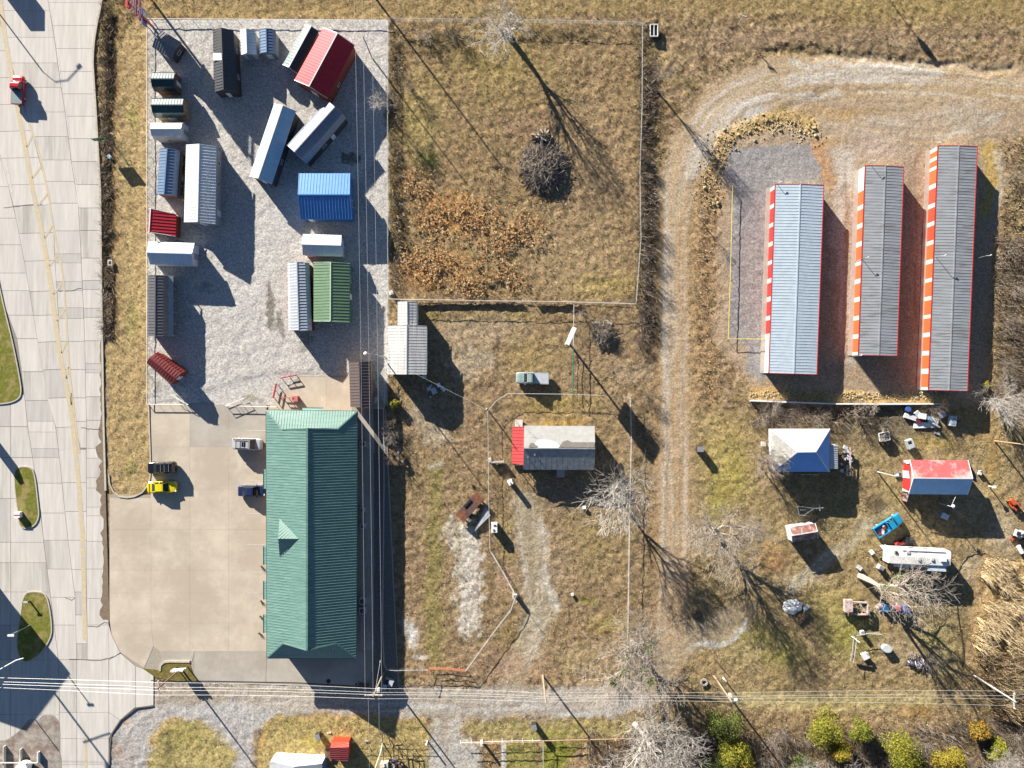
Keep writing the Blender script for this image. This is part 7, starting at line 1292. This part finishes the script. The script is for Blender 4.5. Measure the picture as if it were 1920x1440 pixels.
bx('box', 'pale blue box in the shade south of the red and shade blue roofed house', 'box', 1768, 967, (1.1,.8,.7), jm[3], R(-25), 0, (('lid', (0,0,.73), (1.2,.9,.06), wht_w),))
t = thing('clutter_row', 'row of white and red household clutter east of the hipped roof house', 'clutter', W(1586,862)); rs_ = random.Random(12)
for k in range(26): p = W(1578+rs_.gauss(6,5), 838+rs_.random()*48); mb = MB(); mb.box((p.x,p.y,.2+rs_.random()*.3), (.2+rs_.random()*.5,.15+rs_.random()*.5,.4), rs_.random()*3); obj('item', mb, (white_p, grey_m, wht_w, dark_m, galv)[k % 5], t)
mb = MB(); mb.beam(W(1590,838)+Vector((0,0,.9)), W(1590,878)+Vector((0,0,.9)), .2, .12); obj('plank', mb, MATS['pinkish_white_paint'], t)
t = thing('ladder', 'small ladder lying south of the hipped roof house porch', 'ladder', W(1583,885)); 
for du in (0, 4.5): mb = MB(); mb.beam(W(1581+du,878)+Vector((0,0,.3)), W(1580+du,892)+Vector((0,0,.1)), .05, .08); obj('rail', mb, grey_m, t)
for k in range(5): mb = MB(); mb.beam(W(1581,879+k*3)+Vector((0,0,.25-k*.03)), W(1585,879+k*3)+Vector((0,0,.25-k*.03)), .05, .04); obj('rung', mb, grey_m, t)
bx('crate', 'white crate against the west side of the hipped roof house', 'crate', 1430, 832, (.6,.7,.5), white_p, 0, 0, (('lid', (0,0,.52), (.65,.75,.04), offw),)); bx('door_mat', 'grey landing at the west door of the red and blue roofed house', 'landing', 1683, 889, (1.1,.7,.35), grey_m, 0, 0, (('mat', (0,0,.36), (.8,.4,.03), dark_m),))
bx('bird_feeder', 'white box on a post east of the red and blue roofed house', 'post', 1854, 911, (.14,.14,1.5), white_p, 0, 0, (('box', (0,0,1.6), (.5,.35,.3), white_p),)); bx('chair', 'white chair by the east corner of the red and blue roofed house', 'chair', 1836, 886, (.5,.7,.45), offw, R(-20), 0, (('back', (0,.33,.7), (.5,.06,.55), offw),))
bx('workbench', 'clutter and bench at the southwest corner of the red and blue roofed house', 'bench', 1694, 931, (.5,1.2,.8), wood_d, R(-15), 0, (('top', (0,0,.83), (.7,1.3,.06), MATS['pinkish_white_paint']),('pot', (.3,-.7,.3), (.4,.4,.6), red_p)))
# barn clutter, wood debris, misc yard bits
t = thing('junk_pile', 'small heap of white appliances in the white barn shadow', 'junk', W(817,731)); rs_ = random.Random(21)
for k, (u, v, s_) in enumerate(((805,729,.7),(814,733,1.0),(823,722,.7),(829,727,.6),(808,724,.5),(832,731,.5),(807,744,.3))): p = W(u, v); mb = MB(); mb.box((p.x,p.y,s_*.35), (s_,s_*.8,s_*.7), rs_.random()*3); obj('appliance', mb, (wht_w, galv, white_p)[k % 3], t)
bx('step_box', 'small grey step at the southeast corner of the white barn', 'step', 796, 706, (.6,.6,.4), galv, 0, 0, (('top', (0,0,.42), (.65,.65,.04), wht_w),))
for k, (u, v, a) in enumerate(((1116,605,5),(1136,600,-30),(1143,606,-15))): bx('wood_board', ('long pale board left of the wood scrap heap','short white board above the wood scrap heap','small white board right of the others on the scrap heap')[k], 'board', u, v, (1.3 if k == 0 else .8,.4,.12), bark, R(a), .1, (('edge', (0,0,.23), (1.2 if k == 0 else .7,.06,.03), offw),))
bx('white_box', 'white scrap in the northeast corner weeds of the sales yard fence', 'scrap', 734, 549, (.7,.6,.5), white_p, .4, 0, (('flap', (.1,.1,.52), (.5,.5,.04), wht_w),))
bx('cart', 'white and grey equipment on the shaded strip beside the brown roofed shed', 'equipment', 705, 750, (.4,.9,.8), wht_w, R(-10), 0, (('handle', (0,-.6,.8), (.9,.08,.08), galv),)); t = thing('bicycle_wheel', 'round wheel leaning in the shade east of the brown roofed shed', 'wheel', W(705,728)); p = W(705,728); mb = MB(); mb.tube([p+Vector((math.cos(a*.3927)*.35, math.sin(a*.3927)*.35, .3)) for a in range(17)], .04, 5); obj('tyre', mb, galv, t)
bx('white_scrap', 'white scrap in the roadside ditch above the green road sign', 'scrap', 210, 251, (.5,.2,.12), white_p, R(-30), 0, (('fold', (0,0,.13), (.3,.15,.04), wht_w),)); bx('blue_scrap', 'blue and white scrap in the roadside ditch below the green road sign', 'scrap', 206, 294, (.7,.5,.25), MATS['junk_blue'], R(-50), 0, (('fold', (0,.1,.26), (.4,.2,.04), white_p),))
bx('ditch_pipe', 'white culvert box in the roadside ditch beside the yellow hatching', 'culvert', 208, 493, (.7,.9,.4), offw, 0, 0, (('grate', (0,0,.41), (.4,.5,.04), dark_m),)); bx('utility_box', 'white utility box on the middle grass island', 'utility box', 38, 964, (.9,.9,.9), white_p, 0, .1, (('band', (0,0,1.02), (.92,.12,.04), red_p),))
bx('island_post', 'short dark post on the lower grass island', 'post', 57, 1127, (.2,.2,1.0), dark_m, 0, .1, (('cap', (-.15,.1,1.15), (.7,.3,.08), galv),)); t = thing('street_lamp', 'white twin head street lamp near the lower grass island', 'street lamp', W(-6,1252)); a = W(-8,1250); mb = MB(); mb.tube([a, a+Vector((0,0,6))], .08, 8); obj('shaft', mb, white_p, t); mb = MB(); mb.tube([W(-4,1257,6), W(30,1238,6.2), W(44,1234,6.2)], .07, 6); obj('lamp_arm', mb, white_p, t)
mb = MB(); mb.beam(W(50,1178,6), W(65,1175,6.1), .35, .12); mb.beam(W(28,1178,6), W(38,1174,6), .2, .1); 
bx('lamp_post', 'slim lamp post with a flat white head beside the lower grass island', 'lamp post', 57, 1172, (.12,.12,5.6), grey_m, 0, 0, (('lamp_head', (.1,-.05,5.65), (1.0,.3,.12), white_p),))
for k, (u, v) in enumerate(((11,1410),(42,1415),(75,1408))): 
    mb = MB(); mb.box((W(u,0).x, W(0,v+10).y, .4), (.14,4.0 if k < 2 else 1.8,.7)); tag(obj('parking_rail', mb, white_p if k == 2 else conc[0]), ('leftmost','middle','rightmost and shortest')[k]+' white rail at the bottom left corner', 'rail', 'rails at the bottom left corner')
mb = MB(); a, b = W(-10,1426), W(76,1426); mb.beam(a+Vector((0,0,.85)), b+Vector((0,0,.85)), .14, .14); tag(obj('cross_rail', mb, offw), 'long horizontal white rail at the bottom left corner', 'rail')
# swing frame and clutter south of the brown fence
t = thing('play_frame', 'black metal frame clutter south of the brown wire fence', 'frame', W(760,1405)); rs_ = random.Random(31)
for a, b in (((718,1370),(722,1440)),((722,1372),(738,1372)),((748,1400),(776,1402)),((748,1420),(776,1418)),((748,1400),(748,1420)),((776,1402),(776,1418)),((755,1400),(757,1420)),((765,1401),(766,1419)),((728,1374),(735,1396)),((728,1418),(760,1426)),((744,1412),(744,1440))): mb = MB(); mb.beam(W(*a)+Vector((0,0,.9)), W(*b)+Vector((0,0,.9)), .09, .09); obj('bar', mb, dark_m, t)
for u, v in ((748,1400),(776,1402),(748,1420),(776,1418),(720,1372),(738,1374)): p = W(u, v); mb = MB(); mb.box((p.x,p.y,.45), (.08,.08,.95)); obj('leg', mb, dark_m, t)
t = thing('swing_pole', 'pale green leaning pole at the bottom edge', 'pole', W(706,1438)); mb = MB(); mb.tube([W(718,1392)+Vector((0,0,0)), W(716,1405)+Vector((0,0,1.5)), W(704,1440)+Vector((0,0,3.2))], .11, 8); obj('shaft', mb, mat('pale_green_pole', (.5,.58,.46), .7), t)
bx('water_tank', 'cream white tank at the bottom edge beside the black frame', 'tank', 722, 1434, (1.2,1.4,1.3), offw, 0, 0, (('cap', (0,.1,1.35), (.4,.4,.12), mat('straw_cap', (.5,.4,.2), .8)),))
t = thing('scrap_stack', 'grey scrap stack at the bottom edge right of the cream tank', 'scrap', W(743,1432)); 
for k in range(14): p = W(735+rs_.random()*18, 1420+rs_.random()*20); mb = MB(); mb.box((p.x,p.y,.3+rs_.random()*.4), (.3+rs_.random()*.8,.2+rs_.random()*.3,.2), rs_.random()*3); obj('item', mb, (dark_m, grey_m, MATS['pinkish_white_paint'], rust)[k % 4], t)
for k, (u, v, nm) in enumerate(((687,1389,'white scrap on the grass east of the red porch room'),(617,1374,'white paper scrap right of the black bin'))): bx('paper_scrap', nm, 'scrap', u, v, (.6,.18,.06), white_p, .1*k, 0, (('fold', (0,.06,.06), (.3,.1,.03), offw),))
bx('fence_gate_post', 'white leaning gate post at the east end of the brown wire fence', 'post', 801, 1389, (.2,.2,1.6), white_p, .2, 0, (('cap', (0,0,1.63), (.26,.26,.06), offw),)); bx('gate_post', 'thick white post at the west end of the board fence', 'post', 903, 1389, (.28,.34,1.6), white_p, 0, 0, (('cap', (0,0,1.63), (.34,.4,.06), offw),))
mb = MB(); p = W(1339,1237+4); a, b = W(1337,1232), W(1366,1262); tag(obj('fallen_branch', MB().tube([W(1337,1232)+Vector((0,0,.1)), W(1350,1248)+Vector((0,0,.15)), W(1366,1266)+Vector((0,0,.1))], [.05,.1,.04], 6), wood_d), 'dark fallen branch in the grass above the lamp utility pole', 'branch')
bx('white_post', 'short white marker post right of the lamp utility pole', 'post', 1357, 1272, (.18,.5,1.0), white_p, R(40), 0, (('cap', (0,0,1.03), (.22,.54,.05), offw),))
